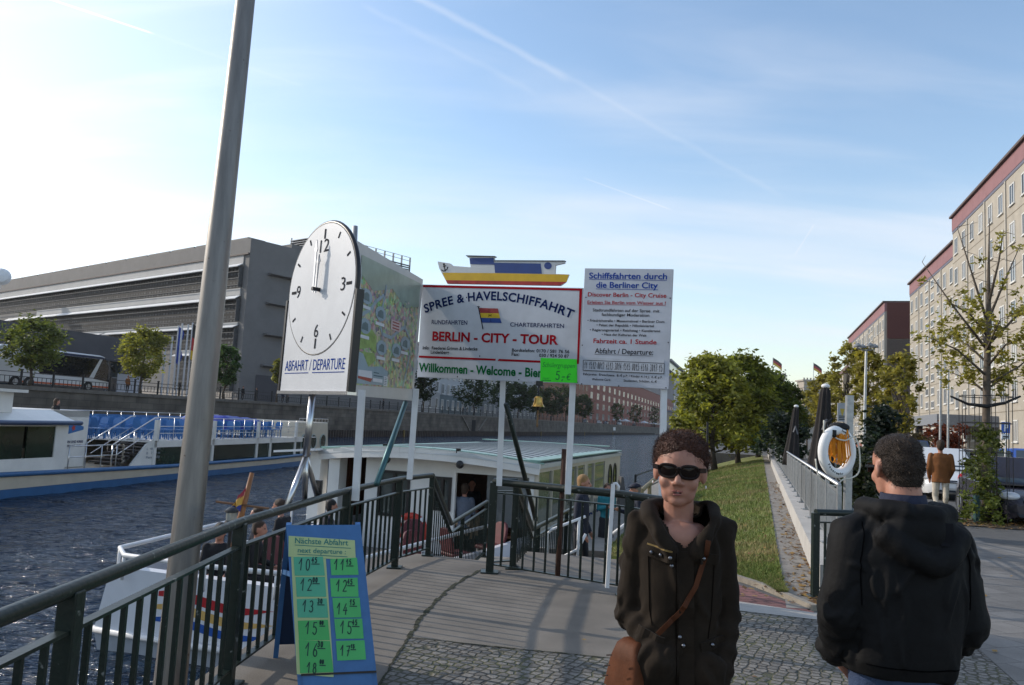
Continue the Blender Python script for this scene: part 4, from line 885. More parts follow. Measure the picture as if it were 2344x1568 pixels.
def main_sign():
    t = thing('tour_sign', 'wide red bordered boat tour sign under the ship cutout', 'sign', G(1150, 1290, 0), 0, sg); B = mainb; cv = conv((170, 303), (1532, 325), (1492, 1140), (150, 1075))
    mb = MB(); B.rect(mb, 0, 0, 1, 1, 0, th=.028); obj('panel', mb, m_signw, t, bevel=.003)
    mb = MB(); o = .003
    B.poly(mb, [cv(180, 308), cv(1528, 332), cv(1526, 350), cv(180, 326)], o); B.poly(mb, [cv(1505, 350), cv(1526, 350), cv(1490, 972), cv(1476, 972)], o)
    B.poly(mb, [cv(162, 898), cv(836, 928), cv(832, 944), cv(162, 915)], o); B.poly(mb, [cv(862, 929), cv(1196, 944), cv(1196, 962), cv(850, 946)], o)
    line(B, cv, mb, 'BERLIN - CITY - TOUR', 280, 772, 1335, 808, 72, o, bold=.032); obj('red_print', mb, m_lred, t)
    mb = MB()
    ua, va = cv(208, 543); uc, vc = cv(845, 434); ub, vb = cv(1442, 588)
    co = np.polyfit([ua, uc, ub], [va, vc, vb], 2); asp = B.w/B.h; capv = .088
    def wp(a, b):
        u = ua+(ub-ua)*a; v = np.polyval(co, u); sl = np.polyval(np.polyder(co), u)/asp; n_ = math.hypot(1, sl); return u-sl/n_*capv*b/asp, v+capv*b/n_
    B.text(mb, 'SPREE & HAVELSCHIFFAHRT', 0, 0, 0, 0, o, 0, .03, warp=wp, spacing=1.08)
    line(B, cv, mb, 'RUNDFAHRTEN', 270, 636, 588, 642, 34, o, bold=.012); line(B, cv, mb, 'CHARTERFAHRTEN', 952, 656, 1382, 668, 34, o, bold=.012); obj('navy_print', mb, m_navy, t)
    mb = MB()
    line(B, cv, mb, 'Info:  Reederei Grimm & Lindecke', 196, 846, 680, 858, 26, o); line(B, cv, mb, 'Lindenberg', 270, 882, 435, 886, 26, o)
    line(B, cv, mb, 'Bordtelefon: 0170 / 581 76 56', 968, 868, 1420, 882, 26, o); line(B, cv, mb, 'Fax:', 965, 902, 1028, 904, 26, o); line(B, cv, mb, '030 / 924 50 87', 1186, 912, 1416, 920, 26, o)
    for (x, y) in ((512, 1076), (1024, 1103), (1474, 1126), (1058, 790), (578, 412), (700, 905)): u, v = cv(x, y); B.poly(mb, [(u+.004*math.cos(k), v+.0075*math.sin(k)) for k in np.arange(0, 6.2, .8)], o)
    obj('black_print', mb, M('print_dark', (.015, .015, .02), .9, var=0, spec=.03), t)
    mb = MB(); line(B, cv, mb, 'Willkommen - Welcome - Bienve', 164, 1028, 1290, 1086, 68, o, bold=.03); obj('green_print', mb, m_lgreen, t)
    mb = MB(); B.poly(mb, [cv(690, 500), cv(850, 505), cv(859, 546), cv(699, 543)], o, 0); B.poly(mb, [cv(699, 543), cv(859, 546), cv(869, 587), cv(706, 584)], o, 1); B.poly(mb, [cv(706, 584), cv(869, 587), cv(882, 628), cv(713, 625)], o, 2)
    B.strokes(mb, [[cv(683, 492), cv(725, 677)]], .011, o+.001, 3); B.strokes(mb, [[cv(672, 489), cv(684, 485), cv(694, 490), cv(684, 495), cv(672, 489)]], .004, o, 3)
    line(B, cv, mb, 'S', 762, 533, 780, 534, 24, o+.001, 4); line(B, cv, mb, 'H', 772, 576, 794, 577, 24, o+.001, 3); line(B, cv, mb, 'L', 786, 616, 800, 616, 24, o+.001, 5)
    obj('flag_emblem', mb, [M('flag_red', (.28, .03, .03), .5), M('flag_yellow', (.60, .40, .02), .5), M('flag_blue', (.02, .06, .24), .5), m_blk, M('flag_red2', (.18, .02, .02), .5, var=0), M('flag_blue2', (.01, .02, .12), .5, var=0)], t)
    for (x, d, yb, xb) in ((1150, 8.66, 1112, 1142), (1312, 8.16, 1131, 1299)):
        mb = MB(); tp = P(x+5, 760, d)+Vector((0, .05, 0)); mb.bar(P(xb, yb, d+.03), tp, .062, .05); obj('post', mb, m_white, t)
    for (a, b, da, db, mt) in (((928, 922), (862, 1108), 8.6, 7.4, M('teal_tube', (.05, .12, .13), .35, metal=.5)), ((1158, 925), (1226, 1190), 8.4, 9.6, m_green)):
        mb = MB(); mb.tube([P(*a, da), P(*b, db)], .028, 10); obj('brace', mb, mt, t, smooth=True)
    # neon paper note
    k = MB(); note = Board(B.at(*cv(1194, 1118), .006), B.at(*cv(1476, 1131), .006), B.at(*cv(1476, 932), .006), B.at(*cv(1200, 921), .008))
    nt_ = thing('price_note', 'neon green handwritten paper note stuck on the tour sign', 'note', note.at(.5, 0)); k = MB(); note.rect(k, 0, 0, 1, 1, 0, th=.002); obj('paper', k, M('neon_green', (.06, .86, .03), .6, var=.06), nt_)
    k = MB(); note.text(k, 'Schülergruppen', .06, .62, .95, .82, .002, bold=-.012, shear=.25)
    note.text(k, 'nur', .07, .10, .26, .2, .002, bold=-.01, shear=.25); note.strokes(k, [[(.05, .05), (.30, .06)]], .006, .002)
    note.strokes(k, digits('5', .42, .1, .17, .36)+[[(.60, .22), (.67, .23)]]+digits(',', .58, .1, .14, .3), .009, .002); note.text(k, '€', .72, .1, .84, .36, .002, bold=-.01, shear=.2)
    obj('handwriting', k, M('pen_green', (.01, .16, .05), .6, var=0), nt_)
main_sign()
rightb = Board(P(1325, 880, 7.97), P(1528, 891, 7.55), P(1540, 616, 7.55), P(1338, 614, 7.97)).flat(1540, 616)
def right_sign():
    t = thing('timetable_sign', 'tall white timetable sign with blue heading at the right end', 'sign', G(1520, 1330, 0), 0, sg); B = rightb; cv = conv((1550, 168), (2282, 170), (2232, 1182), (1496, 1140)); o = .003
    mb = MB(); B.rect(mb, 0, 0, 1, 1, 0, th=.028); obj('panel', mb, M('sign_panel_grey', (.44, .46, .51), .38, var=.12, scale=3), t, bevel=.003)
    L = lambda m_, s, x0, y0, x1, y1, c, b=.012, **k: line(B, cv, m_, s, x0, y0, x1, y1, c, o, 0, b, **k)
    ul = lambda m_, x0, y0, x1, y1, w=4: B.poly(m_, [cv(x0, y0), cv(x1, y1), cv(x1, y1+w), cv(x0, y0+w)], o)
    mb = MB(); L(mb, 'Schiffsfahrten durch', 1587, 254, 2234, 258, 48, .02); ul(mb, 1587, 260, 2234, 266); L(mb, 'die Berliner City', 1648, 332, 2160, 336, 48, .02); ul(mb, 1646, 341, 2162, 346); obj('blue_print', mb, m_blue, t)
    mb = MB(); L(mb, 'Discover Berlin - City Cruise', 1576, 406, 2228, 414, 34, .015); L(mb, 'Erleben Sie Berlin vom Wasser aus !', 1572, 468, 2222, 474, 26, .012); ul(mb, 1572, 472, 2222, 479, 3); L(mb, 'Fahrzeit ca. 1 Stunde', 1622, 796, 2146, 808, 36, .018); obj('red_print', mb, m_lred, t)
    mb = MB(); L(mb, 'Stadtrundfahrten auf der Spree  mit', 1618, 532, 2172, 540, 24); L(mb, 'fachkundiger Moderation', 1694, 570, 2090, 576, 24); L(mb, '• Friedrichstraße • Museumsinsel • Berliner Dom', 1572, 618, 2210, 628, 20, .015); L(mb, '• Palast der Republik • Nikolaiviertel', 1650, 656, 2126, 664, 20, .015)
    L(mb, '• Regierungsviertel • Reichstag • Kanzleramt', 1592, 696, 2178, 706, 20, .015); L(mb, '• Haus der Kulturen der Welt', 1694, 734, 2066, 744, 20, .015)
    L(mb, 'Abfahrt / Departure:', 1634, 882, 2118, 896, 42, .008); ul(mb, 1632, 889, 2118, 904, 3)
    L(mb, 'Fahrpreise:  Erwachsene:  8,-€ p.P. / Kinder 4-14 J.: 4,-€ p.P.', 1534, 1062, 2192, 1094, 18, .01); L(mb, 'Welcome Card,', 1608, 1106, 1768, 1112, 18, .01); L(mb, 'Studenten, Schüler, 6,-€', 1876, 1118, 2146, 1128, 18, .01)
    for (x, y) in ((1560, 415), (2258, 418), (1526, 815), (2240, 792), (1518, 1135), (1836, 1154), (2218, 1170)): u, v = cv(x, y); B.poly(mb, [(u+.0075*math.cos(k), v+.0055*math.sin(k)) for k in np.arange(0, 6.2, .8)], o)
    obj('black_print', mb, M('print_dark', (.015, .015, .02), .9, var=0, spec=.03), t)
    q = [cv(1538, 915), cv(2208, 942), cv(2204, 1056), cv(1534, 1026)]; strip = Board(B.at(*q[3], .006), B.at(*q[2], .006), B.at(*q[1], .006), B.at(*q[0], .006))
    mb = MB(); strip.rect(mb, 0, 0, 1, 1, 0, th=.006); obj('time_strip', mb, M('strip_grey', (.44, .46, .50), .35), t)
    mb = MB(); strip.strokes(mb, [[(0, .02), (1, .02), (1, .78), (0, .78), (0, .02)]], .005, .002)
    for i, s in enumerate(('11:15', '12:00', '12:45', '13:30', '14:15', '15:00', '15:45', '16:30', '17:15')): strip.strokes(mb, digits(s, .015+i*.108, .16, .0195, .52, .2), .0036, .003)
    obj('handwritten_times', mb, m_blk, t)
    mb = MB(); mb.bar(P(1514, 1148, 7.6)+Vector((0, .0, 0)), P(1523, 800, 7.6)+Vector((0, .05, 0)), .058, .05); obj('post', mb, m_white, t)
right_sign()
def ship():
    t = thing('ship_cutout', 'painted wooden ship silhouette standing on the tour sign', 'ship cutout', mainb.at(.5, 1.)); cvp = conv((966, 651), (1334, 659), (1326, 879), (954, 863))
    s = lambda x, y: cvp((1000+x*.29863)/1.0925, (620+y*.29863)/1.0925)           # crop marks to board fractions
    B = mainb; th = .03; o = -.004
    hull = [(414, 300), (372, 225), (340, 170), (324, 110), (436, 127), (462, 148), (620, 160), (612, 66), (585, 62), (832, 66), (820, 70), (822, 104), (900, 102), (1390, 104), (1393, 128), (1315, 140), (1312, 215), (1424, 218), (1415, 250), (1395, 285), (1355, 318)]
    main = [(414, 300), (372, 225), (340, 170), (324, 110), (436, 127), (462, 148), (620, 160), (608, 80), (590, 74), (590, 64), (828, 66), (828, 74), (818, 78), (822, 104), (1388, 106), (1391, 124), (1318, 142), (1314, 216), (1422, 220), (1396, 285), (1355, 316)]
    mb = MB(); B.poly(mb, [s(*p) for p in main], o, th=th); obj('board', mb, [M('ship_white', (.56, .56, .56), .5, var=.06)], t)
    mb = MB(); B.poly(mb, [s(610, 82), s(818, 80), s(822, 138), s(616, 134)], o+.003); B.poly(mb, [s(822, 122), s(1204, 128), s(1213, 215), s(830, 208)], o+.003); cx, cy = 1261, 147; B.poly(mb, [s(cx+30*math.cos(k), cy+30*math.sin(k)) for k in np.arange(0, 6.28, .35)], o+.003); obj('blue_paint', mb, M('ship_blue', (.018, .05, .20), .45), t)
    mb = MB(); B.poly(mb, [s(368, 206), s(830, 210), s(1424, 222), s(1408, 284), s(412, 272), s(398, 268)], o+.003); obj('yellow_paint', mb, M('ship_yellow', (.62, .37, .015), .45), t)
    mb = MB(); B.poly(mb, [s(402, 270), s(1408, 284), s(1355, 316), s(416, 299)], o+.0045); obj('red_paint', mb, M('ship_red', (.36, .025, .02), .5, var=.3, scale=10), t)
    mb = MB(); B.strokes(mb, [[s(383, 140), s(395, 188)], [s(378, 152), s(400, 148)], [s(362, 182), s(376, 192), s(395, 190), s(412, 174), s(418, 158)], [s(383, 140), s(378, 134), s(384, 129), s(389, 135), s(383, 140)]], .011, o+.004); obj('anchor', mb, m_blk, t)
    mb = MB(); B.poly(mb, [s(585, 60), s(832, 66), s(832, 71), s(585, 66)], o+.02, th=.06); B.poly(mb, [s(820, 100), s(1392, 102), s(1392, 110), s(820, 107)], o+.01, th=.05); obj('roof_edge', mb, M('ship_edge', (.10, .12, .14), .5), t)
ship()
def bell():
    c = P(1231, 931, 7.95); t = thing('ship_bell', 'small brass bell with pull rope hanging under the tour sign', 'bell', c); r = .066
    prof = [(.0, .108), (.018, .108), (.034, .10), (.040, .085), (.043, .05), (.050, .025), (.062, .006), (.068, 0), (.062, .0), (.045, .025), (.0, .09)]
    mb = MB(); mb.lathe(c, prof, 28); obj('bell', mb, M('brass', (.62, .36, .09), .25, metal=1., var=.2, scale=20), t, smooth=True, sharp=50)
    top = c+Vector((0, 0, .108)); hk = P(1234, 878, 8.05)
    mb = MB(); mb.tube([top, top+Vector((.004, 0, .03)), top+Vector((-.004, .0, .05)), hk], .009, 8); mb.box(hk, (.07, .08, .05)); obj('bracket', mb, m_black, t)
    mb = MB(); mb.ell(c+Vector((0, 0, -.018)), (.017, .017, .02)); obj('clapper', mb, m_black, t, smooth=True)
    mb = MB(); mb.tube([c+Vector((.002*math.sin(k*2), 0, -.03-.022*k)) for k in range(9)], [.007, .009, .007, .009, .008, .009, .007, .012, .006], 8); obj('rope', mb, M('rope_tan', (.25, .15, .07), .9, bump=.5, bscale=120), t, smooth=True)
bell()
# A-board with the departure slips
def aboard():
    fl, fr = G(688, 1592, 0), G(862, 1588, 0); tl, tr = P(650, 1204, fl.y+.26), P(829, 1199, fr.y+.27); bl, br_ = G(598, 1492, 0), G(760, 1486, 0)
    # straighten: width vector
    w = ((fr-fl)+(tr-tl))*.5; tl = (tl+tr)*.5-w*.5; tr = tl+w; fl = (fl+fr)*.5-w*.5; fr = fl+w
    back = Vector((-w.y, w.x, 0)).normalized(); bl = Vector((tl.x, tl.y, 0))+back*.42+Vector((-.04, 0, 0)); br_ = bl+w
    t = thing('a_board', 'blue folding A-board with green handwritten departure times', 'sign', (fl+br_)*.5); A = Board(fl, fr, tr, tl)
    m_ab = M('board_blue', (.05, .15, .34), .45, var=.12, scale=9); m_abd = M('board_blue_back', (.012, .03, .075), .5, var=.12)
    mb = MB(); A.rect(mb, .0, .115, 1, 1, 0, th=.012); obj('front_panel', mb, m_ab, t)
    for (a, b, c, d) in ((.0, .0, .085, .99), (.915, .0, 1., .99)):
        mb = MB(); u0 = a if a < .5 else a; 
        A.poly(mb, [(a, 0), (c if a == 0 else a+.02, 0) if a == 0 else (a+.02, 0), (c, d), (a, d)] if a == 0 else [(a+.005, 0), (1, 0), (1, d), (a, d)], -.0125, th=.03); obj('leg', mb, m_ab, t)
    mb = MB(); A.rect(mb, .06, .045, .94, .115, -.004, th=.012); obj('lower_rail', mb, m_ab, t); mb = MB(); A.rect(mb, .05, .112, 1.0, .124, .004, th=.012); obj('ledge', mb, M('board_black', (.02, .015, .012), .5), t)
    Bk = Board(bl, br_, tr+back*.02, tl+back*.02); mb = MB(); Bk.rect(mb, .03, .10, .97, .97, -.004, th=.01); obj('rear_panel', mb, m_abd, t)
    for a in (.0, .93): mb = MB(); Bk.rect(mb, a, 0, a+.07, 1., 0.004, th=.03); obj('rear_leg', mb, m_ab, t)
    mb = MB(); mb.bar(A.at(.015, .70, -.02), Bk.at(.02, .66, 0), .008, .03); obj('strut', mb, m_ab, t)
    cv = conv((318, 135), (1040, 105), (1165, 1345), (432, 1455))
    def f(x, y): u, v = cv(x, y); return u, .12+v*.88
    def slip(poly, col, off): mb = MB(); A.poly(mb, [f(*p) for p in poly], off, th=.0012); return obj('paper', mb, col, t)
    y = M('paper_yellow', (.44, .52, .24), .6, var=.05); g1 = M('paper_mint', (.09, .40, .24), .6, var=.06); g2 = M('paper_green', (.07, .41, .11), .6, var=.06); g3 = M('paper_lime', (.08, .45, .13), .6, var=.06)
    slip([(345, 235), (982, 248), (988, 425), (345, 428)], y, .004); slip([(370, 428), (700, 428), (765, 1395), (765, 1437), (430, 1450)], y, .0022)
    for p, c in (([(392, 428), (672, 410), (690, 580), (405, 598)], g1), ([(412, 610), (690, 590), (703, 765), (425, 785)], g1), ([(425, 805), (706, 778), (720, 945), (435, 968)], g1), ([(437, 995), (716, 962), (733, 1135), (448, 1160)], g2), ([(445, 1160), (735, 1142), (752, 1290), (765, 1395), (460, 1440)], g2),
                 ([(742, 430), (1000, 402), (1013, 552), (752, 572)], g3), ([(740, 600), (1003, 578), (1010, 742), (750, 762)], g3), ([(760, 770), (1020, 748), (1033, 915), (775, 940)], g3), ([(776, 950), (1040, 924), (1052, 1090), (792, 1118)], g3), ([(790, 1135), (1058, 1103), (1070, 1260), (802, 1298)], g3)): slip(p, c, .0042)
    ink = M('ink_dark', (.012, .045, .04), .5, var=0); mb = MB()
    def num(s, sup, x, y_, h, xs, ys, hs):
        ls = []
        for (txt, xx, yy, hh) in ((s, x, y_, h), (sup, xs, ys, hs)):
            for q in digits(txt, 0, 0, .62, 1., .12): ls.append([f(xx+a*hh*.95, yy-b*hh) for a, b in q])
        ls.append([f(xs, ys+14), f(xs+hs*1.5, ys+10)]); A.strokes(mb, ls, .006 if h > 60 else .005, .006)
    num('10', '45', 440, 545, 105, 565, 470, 48); num('12', '00', 458, 725, 105, 575, 645, 42); num('13', '30', 478, 910, 100, 620, 828, 42); num('15', '00', 505, 1100, 105, 640, 1010, 32); num('16', '30', 505, 1285, 110, 620, 1200, 46)
    num('11', '15', 778, 520, 95, 895, 468, 45); num('12', '45', 795, 708, 100, 905, 640, 44); num('14', '15', 800, 905, 95, 925, 815, 44); num('15', '45', 830, 1065, 105, 945, 985, 44); num('17', '15', 830, 1250, 85, 930, 1180, 30); num('18', '00', 520, 1425, 85, 640, 1340, 34)
    obj('handwritten_times', mb, ink, t)
    mb = MB(); tx = M('ink_teal', (.01, .17, .15), .5, var=0)
    def hl(s, x0, y0, x1, y1, cap):
        ua, va = f(x0, y0); ub, vb = f(x1, y1); hc = f(x0, y0-cap)[1]-va
        A.text(mb, s, 0, 0, 0, 0, .0062, 0, .008, .12, warp=lambda a, b: (ua+(ub-ua)*a, va+(vb-va)*a+hc*b))
    hl('Nächste Abfahrt', 405, 302, 918, 298, 52); hl('next departure :', 432, 385, 895, 378, 44); A.strokes(mb, [[f(405, 318), f(940, 322)], [f(430, 402), f(905, 400)]], .004, .006); obj('heading', mb, tx, t)
aboard()
# low concrete wall and galvanised fence
t = thing('low_wall', 'low pale concrete wall running beside the grass bank', 'wall', (gW(9), 8.9, 0)); mb = MB()
def pw(d, o, z): return (gW(d)+o, d, z)
mb.hexa([pw(8.5, 0, -.3), pw(8.5, .36, -.3), pw(61, .36, -.3), pw(61, 0, -.3), pw(8.5, 0, .30), pw(8.5, .36, .30), pw(61, .36, .30), pw(61, 0, .30)]); obj('wall', mb, M('wall_concrete', (.42, .40, .37), .85, var=.14, scale=2.5, bump=.2, bscale=50), t)
def galv():
    t = thing('galvanised_fence', 'long galvanised steel fence on the low concrete wall', 'fence', (gW(9.3)+.2, 9.3, .3)); ds = np.arange(8.75, 60.5, 1.5); fx = lambda d, z: Vector((gW(d)+.22, d, z))
    pm = None
    for i, d in enumerate(ds):
        if pm is None:
            mb = MB(); mb.bar(fx(d, .29), fx(d, 1.12), .045, .035); mb.box(fx(d, .31), (.16, .12, .02)); pm = obj('post', mb, m_galv, t)
        else: c = pm.copy(); C.objects.link(c); c.parent = t; c.location = fx(d, 0)-fx(ds[0], 0)
    mb = MB(); mb.tube([fx(ds[0], 1.13), fx(ds[-1], 1.13)], .026, 8); obj('top_rail', mb, m_galv, t, smooth=True)
    pn = None
    for i in range(len(ds)-1):
        if pn is None:
            mb = MB(); a, b = fx(ds[0]+.05, 0), fx(ds[1]-.05, 0); U = Vector((0, 0, 1))
            for z in (.40, 1.05): mb.bar(a+U*z, b+U*z, .012, .03)
            for k in range(15): p = a.lerp(b, k/14); mb.bar(p+U*.40, p+U*1.05, .010, .010)
            pn = obj('panel', mb, m_galv, t)
        else: c = pn.copy(); C.objects.link(c); c.parent = t; c.location = fx(ds[i], 0)-fx(ds[0], 0)
galv()
railing('railing', 'short green railing end beside the man in the black jacket', [(3.25, 8.32, 0), (4.25, 8.55, 0)], [0., 1.], .86, .76, .09, 'green railings round the landing', rail_r=.035, spacing=.12)
# fence along the lower path
t = thing('path_railing', 'thin black railing along the water path under the trees', 'railing', (gU(17)-5, 17, -.83)); xs = lambda d: gU(d)-gw(d)-.5
for d in (24, 33, 44, 58): mb = MB(); mb.bar((xs(d), d, -.85), (xs(d), d, .25), .06, .06); obj('post', mb, m_iron, t)
for z in (.22, -.3): mb = MB(); mb.tube([(xs(24), 24, z), (xs(58), 58, z)], .025, 6); obj('rail', mb, m_iron, t)
mb = MB(); a = P(1617, 1086, 26); mb.tube([a, P(1619, 966, 26)], .035, 8); obj('thin_post', mb, m_iron, None, 'thin dark post standing just right of the woman behind the grass', 'pole')
# life ring on its post
def lifering():
    d = 10.6; c = P(1915, 1034, d); pt = thing('ring_post', 'grey steel post with black cap carrying the life ring', 'post', G(1938, 1180, 0)); px = P(1937, 1180, d+.12); px.z = 0
    mb = MB(); mb.bar(px, P(1944, 905, d+.12), .09, .07); obj('post', mb, m_galv, pt)
    mb = MB(); mb.ell(P(1920, 978, d+.05), (.14, .10, .07)); mb.tube([P(1890, 1000, d), P(1891, 968, d-.02), P(1905, 958, d)], .012, 6); mb.bar(P(1908, 985, d-.08), P(1908, 1000, d-.1), .05); obj('hood', mb, M('black_cloth', (.012, .012, .013), .8, var=.2), pt, smooth=True)
    t = thing('life_ring', 'white life ring with coiled orange rope hanging on a post', 'life ring', c); rx, rz = .235, .285; yaw = R(20)
    q = lambda a, r=1., o=0.: c+Vector((rx*r*math.cos(a)*math.cos(yaw)+o*math.sin(yaw), rx*r*math.cos(a)*math.sin(yaw)-o*math.cos(yaw), rz*r*math.sin(a)))
    mb = MB(); mb.tube([q(2*math.pi*k/40) for k in range(40)], .066, 16, closed=True); obj('ring', mb, M('ring_white', (.78, .78, .77), .4, var=.05), t, smooth=True)
    mb = MB()
    def arcw(s, a0, a1, rr, sz):
        for i, ch in enumerate(s):
            if ch == ' ': continue
            a = a0+(a1-a0)*(i+.5)/len(s); tv = (q(a+.01, rr)-q(a-.01, rr)).normalized()*(1 if a1 > a0 else -1); p = q(a, rr, .067); nn = Vector((math.sin(yaw), -math.cos(yaw), 0)); up = nn.cross(tv)
            v, f, ex = text_mesh(ch, .02); mb.add([p+tv*((x-ex[0]/2)*sz)+up*((y-.35)*sz) for x, y in v], f)
    arcw('Feuerwehr', R(213), R(283), 1.0, .052); arcw('Feuerwehr', R(85), R(45), 1.0, .045); obj('lettering', mb, m_blk, t)
    mb = MB(); rope = [q(R(185), 1.2, .07)]+[q(R(185)-k*.02+R(k*4), 1.28+.06*math.sin(k), .05) for k in range(4)]
    loop = [P(x, y, d-.07) for x, y in ((1866, 1050), (1872, 1085), (1890, 1105), (1912, 1112), (1928, 1098), (1948, 1094), (1966, 1078), (1966, 1030), (1955, 1000), (1935, 1008), (1912, 1002), (1905, 985))]
    sm = []
    for i in range(len(loop)-1):
        for k in range(4):
            p0, p1, p2, p3 = loop[max(i-1, 0)], loop[i], loop[i+1], loop[min(i+2, len(loop)-1)]; u = k/4
            sm.append(.5*((2*p1)+(p2-p0)*u+(2*p0-5*p1+4*p2-p3)*u*u+(3*p1-p0-3*p2+p3)*u**3))
    mb.tube(sm, .010, 7); mb.tube([P(1885, 962+k*10, d-.06-.02*math.sin(k)) for k in range(9)], .009, 6); obj('grab_line', mb, M('cord_cream', (.62, .60, .52), .8), t, smooth=True)
    mb = MB(); g = np.random.default_rng(2)
    for k in range(15):
        x0 = 1898+k*2.6+g.normal(0, 1); y1 = 1052+g.normal(0, 8)-abs(k-7)*1.2; dd = d-.02+g.normal(0, .015)
        mb.tube([P(x0+2, 985+g.normal(0, 2), dd), P(x0-4, 1020, dd-.02), P(x0-2, y1, dd), P(x0+4, y1+5, dd), P(x0+9, y1-4, dd), P(x0+6, 1018, dd+.02), P(x0+3, 986, dd)], .0085, 6)
    obj('rope_coil', mb, M('rope_orange', (.72, .26, .012), .7, var=.15, bump=.3), t, smooth=True)
lifering()
# folded parasols
def parasol(label, x, yt, yb, d, w):
    b = G(x-6, 1100, 0); b = P(x-18, yb, d); b.z = 0; top = P(x, yt, d); t = thing('folded_parasol', label, 'parasol', b, 0, 'folded parasols on the terrace'); h = top.z; m = M('parasol_cloth', (.022, .018, .017), .85, var=.25, scale=8, bump=.3, bscale=20)
    rings = []
    for k, (u, r) in enumerate(((.28, 1.), (.36, 1.02), (.5, .84), (.68, .62), (.85, .46), (.95, .38), (1., .22))):
        c = b.lerp(top, u); rings.append([(c.x+w*r*(1+.20*math.cos(8*a))*math.cos(a), c.y+w*r*(1+.20*math.cos(8*a))*math.sin(a), c.z) for a in np.linspace(0, 2*math.pi, 40, endpoint=False)])
    mb = MB(); mb.loft(rings); obj('canopy', mb, m, t, smooth=True); mb = MB(); mb.tube([b, b.lerp(top, .4)], .028, 8); obj('pole', mb, m_iron, t)
    mb = MB(); mb.ell(top+Vector((0, 0, .0)), (.085*w/.25, .085*w/.25, .05)); obj('cap', mb, m_white, t, smooth=True)
    mb = MB(); k = b.lerp(top, .72); mb.bar(k+Vector((-.02, -w*.62, .1)), k+Vector((.06, -w*.75, -.16)), .05, .02); mb.bar(k+Vector((.0, -w*.62, .1)), k+Vector((-.08, -w*.75, -.1)), .05, .02); obj('tie_strap', mb, M('strap_grey', (.12, .12, .13), .8), t)
    mb = MB(); mb.box((b.x, b.y, .05), (.6, .6, .1)); obj('base', mb, m_conc, t, bevel=.02)
parasol('large folded black parasol left of the life ring', 1889, 884, 1080, 15., .235)
parasol('smaller folded black parasol farther down the terrace', 1822, 930, 1060, 25., .22)
def info_sign():
    d = 17; a = P(1946, 1090, d); a.z = 0; t = thing('info_sign', 'small grey notice on a wide post beyond the black parasol', 'sign', a); mb = MB(); mb.bar(a, P(1945, 918, d), .10, .10); obj('post', mb, M('post_grey', (.16, .18, .20), .5), t)
    B = Board(P(1916, 965, d-.08), P(1938, 966, d-.08), P(1938, 922, d-.08), P(1917, 922, d-.08)); mb = MB(); B.rect(mb, 0, 0, 1, 1, 0, th=.02); B.poly(mb, [(.5+.3*math.cos(k), .55+.28*math.sin(k)) for k in np.arange(.5, 6.7, 2.094)], .003, 1)
    for k in range(3): B.rect(mb, .15, .1+.09*k, .85, .14+.09*k, .003, 2)
    obj('plate', mb, [M('plate_grey', (.34, .35, .37), .5), M('plate_yellow', (.45, .33, .05), .5), m_blk], t)
    d = 26; a = P(2296, 1060, d); a.z = 0; t = thing('parking_sign', 'blue parking sign with white letter on a thin post', 'sign', a); mb = MB(); mb.tube([a, P(2303, 965, d)], .03, 8); obj('post', mb, m_galv, t)
    B = Board(P(2292, 991, d-.05), P(2311, 992, d-.05), P(2312, 967, d-.05), P(2293, 966, d-.05)); mb = MB(); B.rect(mb, 0, 0, 1, 1, 0, th=.02); B.text(mb, 'P', .25, .18, .78, .82, .004, 1, .03); obj('plate', mb, [M('p_blue', (.015, .09, .38), .4, var=0), m_white], t)
    B = Board(P(2291, 1005, d-.05), P(2311, 1006, d-.05), P(2311, 994, d-.05), P(2292, 993, d-.05)); mb = MB(); B.rect(mb, 0, 0, 1, 1, 0, th=.02); B.rect(mb, .15, .35, .8, .6, .003, 1); obj('sub_plate', mb, [m_white, m_blk], t)
    d = 30; a = P(1975, 1070, d); a.z = 0; t = thing('street_lamp', 'street lamp with cluster head among the yellow trees', 'lamp', a); tp = P(1982, 800, d); mb = MB(); mb.tube([a, tp], [.07, .045], 8); obj('pole', mb, m_galv, t)
    for k, ang in enumerate((0, 1.57, 3.14, 4.71)):
        mb = MB(); e = tp+Vector((.32*math.cos(ang), .32*math.sin(ang), .12)); mb.tube([tp+Vector((0, 0, -.05)), e+Vector((0, 0, -.1)), e], .02, 6); mb.lathe(e, [(.02, .12), (.14, .02), (.15, -.03), (.0, -.05)], 12); obj('lamp_head', mb, M('lamp_grey', (.18, .19, .2), .5), t)
    for (x, y0, y1, d) in ((2168, 1070, 965, 33), (2150, 1070, 960, 33)):
        a = P(x, y0, d); a.z = 0; mb = MB(); mb.tube([a, P(x+2, y1-120, d)], .045, 8); obj('flag_pole', mb, m_galv, None, 'slim grey pole before the canopy, ' + ('right one of the pair' if x == 2168 else 'left one of the pair'), 'pole', 'grey poles before the canopy')
info_sign()
